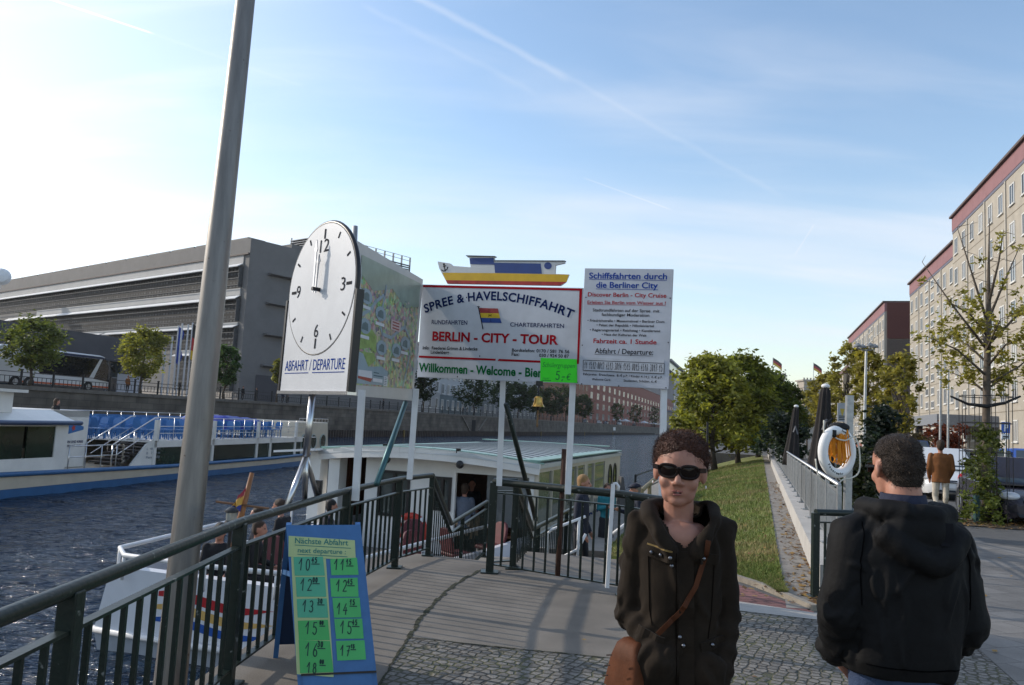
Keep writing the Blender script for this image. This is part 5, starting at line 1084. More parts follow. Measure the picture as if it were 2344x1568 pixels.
# ================================================================ BUILDINGS
m_glassd = M('window_glass', (.035, .045, .06), .08, var=.3, scale=.6, spec=.8)
m_glassb = M('window_glass_sky', (.10, .13, .17), .06, var=.4, scale=.5, spec=.9)
for m_ in (m_glassb, m_glassd):
    N, L, b = nodes(m_); oi = N.new('ShaderNodeObjectInfo'); cr = N.new('ShaderNodeValToRGB'); cr.color_ramp.interpolation = 'CONSTANT'; L.new(oi.outputs['Random'], cr.inputs[0]); e = cr.color_ramp.elements; e[0].color = (.03, .035, .042, 1); e[1].position = .78; e[1].color = (.34, .33, .31, 1)
    for p_, c_ in ((.25, (.06, .075, .095)), (.5, (.11, .125, .14)), (.66, (.19, .19, .19))): q = e.new(p_); q.color = (*c_, 1)
    L.new(cr.outputs[0], b.inputs['Base Color'])
m_frame = M('window_frame', (.62, .61, .58), .5, var=.05)
def window_proto(parent, o, u, n, w, h, fr=.09, mull=1, depth=.07, frame=None, glass=None, sill=True, name='window'):
    """a framed window whose centre is o on a wall with direction u and outward normal n"""
    U = Vector((0, 0, 1)); mb = MB(); o = Vector(o)
    for sx in (-1, 1): mb.prism([o+u*(sx*(w/2-fr/2)-fr/2)+U*(-h/2), o+u*(sx*(w/2-fr/2)+fr/2)+U*(-h/2), o+u*(sx*(w/2-fr/2)+fr/2)+U*(h/2), o+u*(sx*(w/2-fr/2)-fr/2)+U*(h/2)], n*depth)
    for sz in (-1, 1): mb.prism([o+u*(-w/2+fr)+U*(sz*(h/2-fr/2)-fr/2), o+u*(w/2-fr)+U*(sz*(h/2-fr/2)-fr/2), o+u*(w/2-fr)+U*(sz*(h/2-fr/2)+fr/2), o+u*(-w/2+fr)+U*(sz*(h/2-fr/2)+fr/2)], n*depth)
    for k in range(mull): x = -w/2+w*(k+1)/(mull+1); mb.prism([o+u*(x-fr*.4)+U*(-h/2+fr), o+u*(x+fr*.4)+U*(-h/2+fr), o+u*(x+fr*.4)+U*(h/2-fr), o+u*(x-fr*.4)+U*(h/2-fr)], n*(depth*.9))
    if sill: mb.prism([o+u*(-w/2-.06)+U*(-h/2-.09), o+u*(w/2+.06)+U*(-h/2-.09), o+u*(w/2+.06)+U*(-h/2), o+u*(-w/2-.06)+U*(-h/2)], n*(depth+.08))
    f = obj(name, mb, frame or m_frame, parent)
    mb = MB(); e = .02; mb.prism([o+u*(-w/2+e)+U*(-h/2+e), o+u*(w/2-e)+U*(-h/2+e), o+u*(w/2-e)+U*(h/2-e), o+u*(-w/2+e)+U*(h/2-e)], n*(depth*.35))
    p = obj('pane', mb, glass or m_glassd, f); return f, p
def window_copies(proto, vecs):
    f, p = proto
    for v in vecs:
        c = f.copy(); C.objects.link(c); c.location = v; q = p.copy(); C.objects.link(q); q.parent = c
def slab(mb, s0, s1, t0, t1, z0, z1, mi=0):     # block in river coordinates
    return mb.hexa([rv(s0, t0, z0), rv(s1, t0, z0), rv(s1, t1, z0), rv(s0, t1, z0), rv(s0, t0, z1), rv(s1, t0, z1), rv(s1, t1, z1), rv(s0, t1, z1)], mi)
def s_at(x, t):                                 # river coordinate s of the point seen at column x on the line t
    r = ray(x, 1000); k = t/(r.x*RN.x+r.y*RN.y); return (r.x*RU.x+r.y*RU.y)*k
DF = -21.0
m_panel = M('panel_concrete', (.36, .325, .27), .85, var=.12, scale=.8, bump=.1, bscale=20)
m_purple = M('parapet_mauve', (.25, .13, .135), .8, var=.1, scale=1); m_bluegrey = M('strip_bluegrey', (.13, .13, .17), .7, var=.1); m_pil = M('pilaster_pale', (.44, .41, .36), .8, var=.08)
m_joint = M('panel_joint', (.20, .17, .13), .9, var=.1)
def block(name, label, s0, s1, Hh, roofh=1.5, storeys=7, sh=3.4, t0=DF, group=None, depth=14., stair=None, gable_red=False, base=1.5, colw=3.2, maxcol=99):
    c = rv((s0+s1)/2, t0-depth/2, 0); t = thing(name, label, 'apartment block', c, 0, group); mb = MB(); slab(mb, s0, s1, t0-depth, t0, -.5, Hh-.2); obj('wall', mb, m_panel, t)
    mb = MB(); slab(mb, s0-.05, s1+.05, t0-depth, t0+.08, Hh-roofh, Hh); obj('parapet', mb, m_purple, t); mb = MB(); slab(mb, s0-.15, s1+.15, t0-depth-.1, t0+.35, Hh, Hh+.22); obj('roof_edge', mb, M('roof_dark', (.10, .07, .06), .7), t)
    mb = MB(); slab(mb, s0, s1, t0, t0+.05, Hh-roofh-.3, Hh-roofh); obj('blue_strip', mb, m_bluegrey, t)
    mb = MB(); slab(mb, s0, s1, t0, t0+.06, -.4, base-.6); obj('brick_base', mb, M('base_brick', (.22, .07, .045), .85, var=.2, scale=4), t)
    top = Hh-roofh-.3; n = max(1, round((s1-s0)/colw)); cw = (s1-s0)/n; jm = MB()
    for k in range(storeys): z = top-sh*(k+1); slab(jm, s0, s1, t0, t0+.02, z-.03, z+.03)
    obj('panel_joint', jm, m_joint, t)
    stair = stair or []; wins = []; sm = []; ps = []
    for i in range(n):
        s = s0+cw*(i+.5)
        for k in range(storeys):
            z = top-sh*k-sh*.5
            if i in stair: sm += [(s, z+.95), (s, z-.75)]
            elif len(wins) < 100: wins.append((s, z))
        if i % 2 == 0: ps.append(s0+cw*i+.12)
    o = wins[0]; pr = window_proto(t, rv(o[0], t0, o[1]), RU, RN, 1.35, 1.85, .11, glass=m_glassb); window_copies(pr, [RU*(a-o[0])+Vector((0, 0, b-o[1])) for a, b in wins[1:]])
    sm = sm[:100]
    if sm: o = sm[0]; pr = window_proto(t, rv(o[0], t0, o[1]), RU, RN, 1.7, .95, .11, glass=m_glassb, name='stair_window'); window_copies(pr, [RU*(a-o[0])+Vector((0, 0, b-o[1])) for a, b in sm[1:]])
    for s in ps: mb = MB(); slab(mb, s-.11, s+.11, t0, t0+.12, .2, top); obj('pilaster', mb, m_pil, t)
    return t
s2183, s2078 = s_at(2183, DF), s_at(2078, DF-.0); H1 = hpx(2183, 501, rv(s2183, DF).y); H2 = hpx(2078, 652, rv(s2078, DF-.25).y)
ag = 'panel apartment blocks along the street'
block('apartment_block', 'nearest tall panel block with mauve parapet at the right edge', 38, s2183, H1, group=ag, stair=[0, 2, 7, 8], colw=3.25)
block('apartment_block', 'second panel block, slightly lower, with flat canopy over its entrance', s2183+.1, s2078, H2, t0=DF-.25, group=ag, stair=[3, 4])
rr = ray(2025, 692); g3 = (H2-CZ)/(rr.z/rr.y); s3 = P(2025, 692, g3).dot(RU); t3 = P(2025, 692, g3).dot(RN)
b3 = block('apartment_block', 'third panel block showing a dark red gable end', s3, s3+52, H2, t0=t3, group=ag, stair=[4, 5, 10, 11])
mb = MB(); slab(mb, s3-.12, s3-.05, t3-13.6, t3-.3, H2-6.0, H2-.1); obj('gable_panel', mb, M('gable_red', (.115, .04, .032), .8, var=.15), b3); mb = MB(); slab(mb, s3-.10, s3-.05, t3-13.6, t3-.3, .3, H2-6.1); obj('gable_wall', mb, M('gable_brown', (.11, .085, .07), .85, var=.2), b3)
t = thing('gabled_house', 'pale gabled house at the far end of the panel blocks', 'house', rv(s3+60, t3-4, 0)); mb = MB(); slab(mb, s3+53, s3+85, t3-14, t3+1, 0, H2-8); obj('wall', mb, M('house_cream', (.40, .34, .25), .85), t)
mb = MB(); a0, a1 = s3+53, s3+85; mb.hexa([rv(a0, t3-14, H2-8), rv(a1, t3-14, H2-8), rv(a1, t3+1.4, H2-8), rv(a0, t3+1.4, H2-8), rv(a0, t3-8, H2-1), rv(a1, t3-8, H2-1), rv(a1, t3-5, H2-1), rv(a0, t3-5, H2-1)]); obj('roof', mb, M('roof_brown', (.14, .08, .06), .8), t)
pr = window_proto(t, rv(s3+56, t3+1, 4), RU, RN, 1.3, 2, .12); window_copies(pr, [RU*(3.5*i)+Vector((0, 0, 3.6*k)) for i in range(8) for k in range(4) if i+k])
# flat entrance canopy
sc0, sc1 = s_at(2172, DF+4), s_at(2112, DF+4); t = thing('entrance_canopy', 'flat grey entrance canopy on dark pillars before the second block', 'canopy', rv((sc0+sc1)/2, DF+2, 0)); mb = MB(); zc = hpx(2090, 975, rv(sc1, DF+4).y); slab(mb, sc0, sc1, DF-.1, DF+5, zc, zc+1.0); obj('roof', mb, M('canopy_grey', (.20, .21, .23), .6), t)
for s, q in ((sc0+.6, 4.5), (sc1-.6, 4.5)): mb = MB(); slab(mb, s-.3, s+.3, DF+q-.3, DF+q+.3, 0, zc); obj('pillar', mb, M('pillar_dark', (.05, .05, .05), .7), t)
# ---- grey louvred office building on the far bank
m_gst = M('office_stone', (.155, .15, .148), .75, var=.12, scale=.4, bump=.1, bscale=3)
def office():
    dc = 110.; c0 = P(575, 545, dc); c1 = P(0, 645, dc*1.51); Cn = Vector((c0.x, c0.y, 0)); u = Vector((c1.x-c0.x, c1.y-c0.y, 0)); Ln = u.length+35; u.normalize(); n = Vector((-u.y, u.x, 0)); n = n if n.dot(-Cn) > 0 else -n; v = -n
    ztop = c0.z; t = thing('office_building', 'large grey stone office building with long silver louvre bands', 'office building', Cn+u*30+v*15+Vector((0, 0, FZ)))
    Q = lambda a, b, z: Cn+u*a+n*b+Vector((0, 0, z)); w2 = 34.
    def bx(mb, a0, a1, b0, b1, z0, z1, mi=0): return mb.hexa([Q(a0, b0, z0), Q(a1, b0, z0), Q(a1, b1, z0), Q(a0, b1, z0), Q(a0, b0, z1), Q(a1, b0, z1), Q(a1, b1, z1), Q(a0, b1, z1)], mi)
    mb = MB(); bx(mb, 0, Ln, -w2, 0, FZ-.3, ztop); obj('wall', mb, m_gst, t)
    zz = lambda y: CZ+(935-y)*dc/F
    m_blind = M('blind_glazing', (.02, .026, .032), .5, var=0, spec=.1)
    def fn(N, L, b, pos):
        tc = N.new('ShaderNodeTexCoord'); sp = N.new('ShaderNodeVectorMath'); sp.operation = 'DOT_PRODUCT'; L.new(tc.outputs['Object'], sp.inputs[0]); sp.inputs[1].default_value = u
        sz = N.new('ShaderNodeSeparateXYZ'); L.new(tc.outputs['Object'], sz.inputs[0]); cb = N.new('ShaderNodeCombineXYZ'); L.new(sp.outputs['Value'], cb.inputs[0]); L.new(sz.outputs[2], cb.inputs[1])
        br = N.new('ShaderNodeTexBrick'); br.offset = 0; br.inputs['Scale'].default_value = 1; br.inputs['Brick Width'].default_value = .85; br.inputs['Row Height'].default_value = .62; br.inputs['Mortar Size'].default_value = .17; br.inputs['Mortar Smooth'].default_value = .1
        br.inputs['Color1'].default_value = (.085, .09, .095, 1); br.inputs['Color2'].default_value = (.022, .028, .036, 1); br.inputs['Mortar'].default_value = (.012, .014, .017, 1); L.new(cb.outputs[0], br.inputs[0])
        L.new(br.outputs[0], b.inputs['Base Color'])
    world_coord(m_blind, fn)
    m_lou = M('louvre_silver', (.72, .73, .74), .5, metal=.0, var=.08, scale=.5); m_slat = M('slat_grey', (.075, .078, .082), .6, metal=.0, var=.1); m_span = M('spandrel', (.33, .33, .33), .6, metal=.0, var=.1, scale=.5)
    E = 1.3
    mb = MB(); bx(mb, E, Ln, 0, .12, zz(604), zz(577)); obj('spandrel', mb, m_span, t)
    for i, (g0, g1, a1) in enumerate(((655, 607, Ln), (735, 684, Ln), (797, 751, 52.), (897, 818, 17.))):
        mb = MB(); bx(mb, E, a1, 0, .06, zz(g0), zz(g1)); obj('glazing', mb, m_blind, t)
        mb = MB(); nsl = 3 if i < 3 else 5
        for k in range(nsl): z = zz(g1)+(zz(g0)-zz(g1))*(k+.7)/(nsl); bx(mb, E, a1, .62, .70, z-.035, z+.035)
        bx(mb, E, E+.06, .06, .66, zz(g0), zz(g1))
        obj('slat_screen', mb, m_slat, t)
    for (y0, y1, a1) in ((673, 657, 70.), (743, 737, 58), (807, 799, 17.)): mb = MB(); bx(mb, E, a1, 0, .22, zz(y0), zz(y1)); obj('spandrel', mb, m_span, t)
    for (y0, y1, a0, a1) in ((608, 599, E, Ln), (684, 674, E, 84), (751, 743.5, E, 40.4), (751, 743.5, 41.6, 58.), (815, 808, E, 17.)):
        mb = MB(); mb.hexa([Q(a0, .10, zz(y1)-.05), Q(a1, .10, zz(y1)-.05), Q(a1, .95, zz(y0)), Q(a0, .95, zz(y0)), Q(a0, .10, zz(y1)+.06), Q(a1, .10, zz(y1)+.06), Q(a1, .98, zz(y0)+.1), Q(a0, .98, zz(y0)+.1)]); obj('louvre', mb, m_lou, t)
    mb = MB(); bx(mb, 0, Ln, .02, .3, zz(577)-.1, zz(576)+.05); obj('eaves_line', mb, M('dark_line', (.05, .035, .035), .6), t)
    mb = MB(); 
    for a in np.arange(1, Ln-6, 7.2): bx(mb, a, a+6.6, -3, -.2, ztop+.02, ztop+.3)
    obj('roof_panel', mb, m_slat, t)
    mb = MB(); bx(mb, E, Ln, 0, .08, FZ, zz(899)); obj('lower_glazing', mb, m_glassd, t)
    # right-hand side: brows, door, roof rail and plant screens
    side = lambda mb, b0, b1, a0, a1, z0, z1, mi=0: bx(mb, a0, a1, -b1, -b0, z0, z1, mi)
    for y in (633, 700, 771, 841): z = CZ+(938-y)*115/F; mb = MB(); mb.hexa([Q(-.9, -3.2, z), Q(0, -3.2, z-.2), Q(0, -8.5, z-.2), Q(-.9, -8.5, z), Q(-.9, -3.2, z+.12), Q(0, -3.2, z+.25), Q(0, -8.5, z+.25), Q(-.9, -8.5, z+.12)]); obj('brow', mb, m_gst, t)
    mb = MB(); side(mb, 2.6, 6.4, -.06, .1, FZ, FZ+4); obj('door', mb, M('door_grey', (.055, .055, .065), .5), t)
    mb = MB(); 
    for k in range(7): side(mb, 10.5, 14.0, .5, 5.5, ztop+.3+.34*k, ztop+.42+.34*k)
    for b, a in ((10.6, .6), (13.8, .6), (10.6, 5.3), (13.8, 5.3)): side(mb, b, b+.15, a, a+.15, ztop, ztop+2.9)
    obj('plant_screen', mb, M('screen_steel', (.12, .13, .15), .45, metal=.5), t); mb = MB(); side(mb, 8, 10.4, 1.5, 5, ztop, ztop+1.0); obj('roof_box', mb, m_gst, t)
    mb = MB(); 
    for k in range(6): side(mb, 16, 32, .4, .9, ztop+.2+.36*k, ztop+.32+.36*k)
    for b in np.arange(16, 32.1, 2): side(mb, b, b+.12, .5, .8, ztop, ztop+3.5)
    for z in (2.9, 3.5): side(mb, 16, 32.1, .45, .5, ztop+z-.04, ztop+z+.03)
    obj('roof_screen', mb, M('screen_steel', (.12, .13, .15), .45, metal=.5), t)
    mb = MB(); dsh = P(2, 632, 150); mb.lathe(dsh, [(0, .5), (1.2, .25), (1.75, -.4), (1.2, .15), (0, .35)], 20, axis=(.5, -.85, .2)); mb.bar(dsh, dsh-Vector((0, 0, 2.5)), .2); obj('dish', mb, m_white, t)
    # low dark wing on the left, parallel to the river
    w = thing('office_wing', 'low dark stone wing over a glass hall behind the coach', 'office building', rv(40, QD+30, FZ)); tw = QD+16; sE = s_at(300, tw)
    mb = MB(); slab(mb, sE-95, sE, tw, tw+9, 6.3, 9.1); obj('fascia', mb, M('wing_stone', (.075, .073, .08), .7, var=.15, scale=.5), w); mb = MB(); slab(mb, sE-95, sE-.5, tw+.5, tw+8, FZ, 6.3); obj('glass_hall', mb, M('hall_glass', (.02, .03, .042), .06, var=.3, scale=.2, spec=.7), w)
    mb = MB()
    for k in range(26): slab(mb, sE-.7-3.6*k, sE-.6-3.6*k, tw+.38, tw+.5, FZ, 6.3)
    slab(mb, sE-94, sE-.5, tw+.36, tw+.38, 4.4, 4.5); obj('mullion', mb, M('mullion_grey', (.14, .16, .18), .5), w)
office()
# ---- row of houses and brick block
def house(name, label, x0, x1, tb, ztop, wall, cols, rows, ww, wh, z0, sh, roof=None, group=None, gf=None, cat='house', frame=None, glass=None, depth=14.):
    s0, s1 = s_at(x0, tb), s_at(x1, tb); t = thing(name, label, cat, rv((s0+s1)/2, tb+depth/2, FZ), 0, group); mb = MB(); slab(mb, s0, s1, tb, tb+depth, FZ-.2, ztop); obj('wall', mb, wall, t)
    mb = MB(); slab(mb, s0-.1, s1+.1, tb-.3, tb+depth, ztop, ztop+.4); obj('cornice', mb, m_pil if roof is None else roof, t)
    if gf: mb = MB(); slab(mb, s0, s1, tb-.1, tb, FZ, z0+sh*.62); obj('ground_floor', mb, gf, t)
    L_ = (s1-s0)/cols; pts = [(s0+L_*(i+.5), z0+sh*k) for k in range(rows) for i in range(cols)][:100]; o = pts[0]; off = -.1 if gf else 0
    pr = window_proto(t, rv(o[0], tb+off, o[1]), -RU, -RN, ww, wh, .14, frame=frame or m_frame, glass=glass or m_glassd); window_copies(pr, [RU*(a-o[0])+Vector((0, 0, b-o[1])) for a, b in pts[1:]]); return t
hg = 'row of houses on the far quay'; tb = QD+13
house('town_house', 'white classical house just right of the city map board', 846, 1000, tb, 17, M('house_white', (.46, .46, .47), .8, var=.08), 9, 4, 1.3, 2.3, 5.0, 3.7, None, hg, M('house_pale', (.38, .37, .36), .8))
house('town_house', 'white and grey house seen through the dark quay trees', 1000, 1100, tb+.4, 15.5, M('house_white2', (.43, .44, .45), .8, var=.08), 9, 4, 1.4, 2.3, 4.8, 3.6, None, hg, M('house_grey', (.14, .17, .18), .8))
house('town_house', 'pale grey house behind the middle sign post', 1100, 1232, tb, 16, M('house_lightgrey', (.36, .36, .37), .8, var=.08), 14, 4, 1.3, 2.2, 4.8, 3.6, None, hg, M('house_grey2', (.2, .2, .2), .8))
m_br1 = M('brick_orange', (.24, .105, .065), .85, var=.2, scale=1.2); m_br2 = M('brick_red', (.235, .085, .06), .85, var=.15, scale=.8)
house('brick_house', 'old orange brick house behind the hanging ship bell', 1232, 1342, tb-.5, 19, m_br1, 11, 4, 1.6, 2.8, 5.3, 4.0, None, hg, cat='house', frame=M('stone_trim', (.20, .11, .08), .8))
house('brick_block', 'long modern red brick block with rows of pale windows', 1342, 1538, tb+1, 27, m_br2, 25, 4, 5.6, 3.0, 6.0, 4.6, M('brick_cornice', (.2, .08, .06), .8), None, cat='office building', frame=M('frame_dark', (.16, .09, .075), .6), glass=M('blind_glass', (.27, .25, .23), .25, var=.7, scale=.12), depth=20.)
t = house('glass_block', 'grey block with greenish glass top beyond the brick block', 1539, 1578, tb+2, hpx(1560, 868, rv(s_at(1560, tb), tb).y), M('block_grey', (.22, .23, .25), .7), 12, 5, 5.5, 3.2, 7, 6.0, None, None, cat='office building', frame=M('frame_grey', (.15, .16, .17), .6), depth=45)
s0, s1 = s_at(1537, tb), s_at(1600, tb); zt = hpx(1560, 842, rv(s_at(1560, tb), tb).y); mb = MB(); slab(mb, s0+4, s1, tb+4, tb+50, zt-9, zt-1.5); obj('glass_top', mb, M('green_glass', (.11, .20, .20), .15, var=.2, scale=.1), t); mb = MB(); slab(mb, s0, s1+5, tb+2, tb+52, zt-1.5, zt); obj('roof', mb, M('roof_grey', (.19, .2, .22), .6), t)
# far towers with flags
m_tow = M('tower_stone', (.36, .32, .27), .85, var=.12, scale=.3)
for (x, yt, hw, d, xf, lab) in ((1774, 862, 15, 600, 1768, 'distant stone tower with tricolour flag above the dark trees'), (1852, 874, 22, 640, 1861, 'distant stone tower with tricolour flag left of the yellow trees')):
    b = P(x, 1000, d); b.z = 0; zt = hpx(x, yt, d); w = hw*d/F*2; t = thing('stone_tower', lab, 'tower', b, 0, 'distant flagged towers'); mb = MB(); mb.box((b.x, b.y, zt/2), (w, w, zt)); obj('wall', mb, m_tow, t)
    mb = MB(); mb.box((b.x, b.y, zt+.6), (w+2.4, w+2.4, 1.2)); mb.box((b.x, b.y, zt-5), (w+1, w+1, .8)); 
    for k in range(7): mb.box((b.x-w/2+w*k/6, b.y-w/2, zt+1.9), (1.0, 1.0, 1.5))
    obj('cornice', mb, m_tow, t)
    f = thing('flag', 'black red and gold flag on the '+('left' if x < 1800 else 'right')+' distant tower', 'flag', P(xf, yt, d), 0, 'flags on the distant towers'); z0 = hpx(xf, yt, d); zf = hpx(xf, yt-44, d); px = P(xf, yt, d)
    mb = MB(); mb.tube([(px.x, px.y, z0), (px.x, px.y, zf)], .22, 6); obj('pole', mb, m_galv, f)
    mb = MB(); k = (zf-z0)*.36
    for i in range(3):
        for j in range(5): x0, x1 = px.x+1.35*j, px.x+1.35*(j+1); dz0, dz1 = -.42*j-.1*j*j, -.42*(j+1)-.1*(j+1)**2; za, zb = zf-.3-k*i/3, zf-.3-k*(i+1)/3; mb.quad((x0, px.y+.3*math.sin(j), zb+dz0), (x1, px.y+.3*math.sin(j+1), zb+dz1), (x1, px.y+.3*math.sin(j+1), za+dz1), (x0, px.y+.3*math.sin(j), za+dz0), i)
    obj('cloth', mb, [M('f_black', (.02, .02, .02), .8), M('f_red', (.35, .02, .02), .8), M('f_gold', (.6, .38, .02), .8)], f)
# dark mass of trees closing the river far away
t = thing('town_house', 'distant pale building closing the view beyond the bank trees', 'house', rv(560, 20, 0)); mb = MB(); slab(mb, 560, 600, -30, 60, -2, 14); obj('wall', mb, m_tow, t); mb = MB(); slab(mb, 559, 601, -31, 61, 14, 15); obj('roof', mb, M('roof_grey', (.19, .2, .22), .6), t)
# ---- flag poles, board, coach, lamp and parasols on the far quay
for i, (x, yt) in enumerate(((366, 800), (380, 770), (392, 745), (400, 740), (414, 742), (424, 738), (436, 760))):
    b = fq(x, 11+1.0*(i % 3)); tp = P(x+8, yt, b.y); mb = MB(); mb.tube([b, (b.x, b.y, tp.z)], .11, 8)
    obj('flag_pole', mb, M('pole_white', (.5, .5, .52), .4), None, ('leftmost of the seven pale flag poles before the office building', 'second pale flag pole from the left, without a flag', 'pale flag pole carrying the limp blue flag', 'pale flag pole just right of the blue flag', 'fifth pale flag pole from the left', 'pale flag pole carrying the gold and red flag', 'rightmost pale flag pole, mostly behind the tall steel pole')[i], 'flag pole', 'flag poles before the office building')
    if i in (2, 5):
        z = tp.z; mb = MB(); n = 8
        for k in range(n): za, zb = z-.2-k*.55, z-.2-(k+1)*.55; wa, wb = .5+.2*math.sin(k*1.3), .5+.2*math.sin((k+1)*1.3); mb.hexa([(b.x+.1, b.y-.1, zb), (b.x+.1+wb, b.y-.25, zb-.25), (b.x+.1+wb, b.y-.05, zb-.25), (b.x+.1, b.y+.1, zb), (b.x+.1, b.y-.1, za), (b.x+.1+wa, b.y-.25, za-.25), (b.x+.1+wa, b.y-.05, za-.25), (b.x+.1, b.y+.1, za)], k*3//n)
        obj('flag', mb, [M('eu_blue', (.015, .045, .25), .8)]*3 if i == 2 else [M('f_black', (.02, .02, .02), .8), M('f_red', (.35, .02, .02), .8), M('f_gold', (.6, .38, .02), .8)], None, 'limp blue flag hanging down its pole' if i == 2 else 'limp black red and gold flag beside the tall steel pole', 'flag')
b0, b1 = fq(264, 6.5), fq(321, 6.5); za, zb = hpx(290, 902, b0.y), hpx(290, 856, b0.y); t = thing('billboard', 'white billboard on dark legs beside the round yellow tree', 'billboard', (b0+b1)*.5); B = Board(Vector((b0.x, b0.y, za)), Vector((b1.x, b1.y, za)), Vector((b1.x, b1.y, zb)), Vector((b0.x, b0.y, zb))); mb = MB(); B.rect(mb, 0, 0, 1, 1, 0, th=.12); obj('panel', mb, M('board_pale', (.50, .52, .60), .5, var=.03), t)
mb = MB(); B.rect(mb, .1, .55, .8, .56, .01); B.rect(mb, .1, .38, .5, .39, .01); obj('rules', mb, M('board_line', (.2, .22, .3), .6), t)
for u in (.1, .9): mb = MB(); p = B.at(u, 0); mb.bar((p.x, p.y, FZ), (p.x, p.y, za+.05), .12); obj('leg', mb, m_iron, t)
def coach():
    sF = s_at(213, QD+8.5); t0, t1 = QD+7.2, QD+9.7; Lb = 12.5; zb, zt = FZ+.35, FZ+3.65; t = thing('coach', 'white touring coach with dark windows parked on the far quay', 'coach', rv(sF-6, QD+8.5, FZ)); m_bw = M('coach_white', (.66, .66, .67), .25, var=.04); m_cg = M('coach_glass', (.012, .014, .017), .06, var=.2)
    mb = MB(); prof = [(0, zb), (0, zb+.9), (-.25, zt-1.0), (-.75, zt-.12), (-1.3, zt), (-Lb+.3, zt), (-Lb, zt-.3), (-Lb, zb)]; mb.prism([rv(sF+a, t0, z) for a, z in prof], RN*(t1-t0)); obj('body', mb, m_bw, t, bevel=.12)
    mb = MB(); mb.prism([rv(sF+a, t0-.02, z) for a, z in ((-2.55, zb+1.05), (-1.45, zt-.38), (-8.6, zt-.38), (-8.2, zb+1.05))], RN*.03); obj('side_window', mb, m_cg, t)
    mb = MB(); mb.prism([rv(sF+a, t0-.02, z) for a, z in ((-.05, zb+.75), (-.28, zt-1.0), (-.78, zt-.2), (-1.1, zt-.38), (-2.0, zb+.95))], RN*(t1-t0+.04)); obj('windscreen', mb, m_cg, t)
    mb = MB(); mb.prism([rv(sF+a, t0-.02, z) for a, z in ((-.35, zt-.3), (-1.2, zt-.14), (-9, zt-.14), (-9, zt-.36), (-1, zt-.36))], RN*.02); obj('roof_stripe', mb, M('coach_navy', (.03, .04, .09), .4), t)
    mb = MB(); mb.prism([rv(sF+a, t0-.015, z) for a, z in ((-.05, zb+.12), (-.05, zb+.28), (-11, zb+.28), (-11, zb+.12))], RN*.02); obj('orange_stripe', mb, M('coach_orange', (.5, .10, .03), .4), t)
    for a in (-2.6, -9.2, -10.6):
        mb = MB(); c = rv(sF+a, t0-.03, FZ+.5); mb.lathe(c, [(.02, .02), (.28, .03), (.30, .05), (.5, .05), (.52, .0), (.52, -.25), (.0, -.25)], 24, axis=tuple(-RN)); obj('wheel', mb, M('tyre', (.02, .02, .02), .8), t); mb = MB(); mb.lathe(c, [(.0, .055), (.27, .055)], 20, axis=tuple(-RN)); obj('rim', mb, m_galv, t)
    mb = MB(); mb.bar(rv(sF+.05, t0-.1, zt-.9), rv(sF+.35, t0-.25, zt-1.5), .12, .3); obj('mirror', mb, m_black, t)
coach()
for (x, hw, dt, lab) in ((1412, 11, 6, 'leftmost white cafe parasol on the far quay'), (1432, 11, 7.5, 'white cafe parasol right beside the leftmost one'), (1475, 11, 6, 'white cafe parasol in the middle group on the far quay'), (1496, 10, 7, 'white cafe parasol left of the last one on the far quay'), (1516, 12, 6, 'last white cafe parasol at the right on the far quay')):
    b = fq(x, dt); r = hw*b.y/F; t = thing('cafe_parasol', lab, 'parasol', b, 0, 'white cafe parasols'); mb = MB(); mb.lathe(b, [(r, 2.3), (r*.98, 2.55), (.1, 3.5), (0, 3.55)], 8); obj('canopy', mb, M('parasol_white', (.62, .62, .64), .7), t); mb = MB(); mb.tube([b, b+Vector((0, 0, 3.4))], .06, 6); obj('pole', mb, m_galv, t)
# ================================================================ BOATS
m_bwh = M('boat_white', (.66, .65, .62), .35, var=.08, scale=1.5); m_bcr = M('boat_cream', (.52, .47, .38), .4, var=.1, scale=1.5); m_bbl = M('boat_blue', (.035, .12, .27), .4, var=.15, scale=2); m_deck = M('deck_grey', (.16, .15, .145), .7, var=.2)
m_cab = M('cabin_glass', (.012, .022, .014), .05, var=.8, scale=.5, spec=.4)
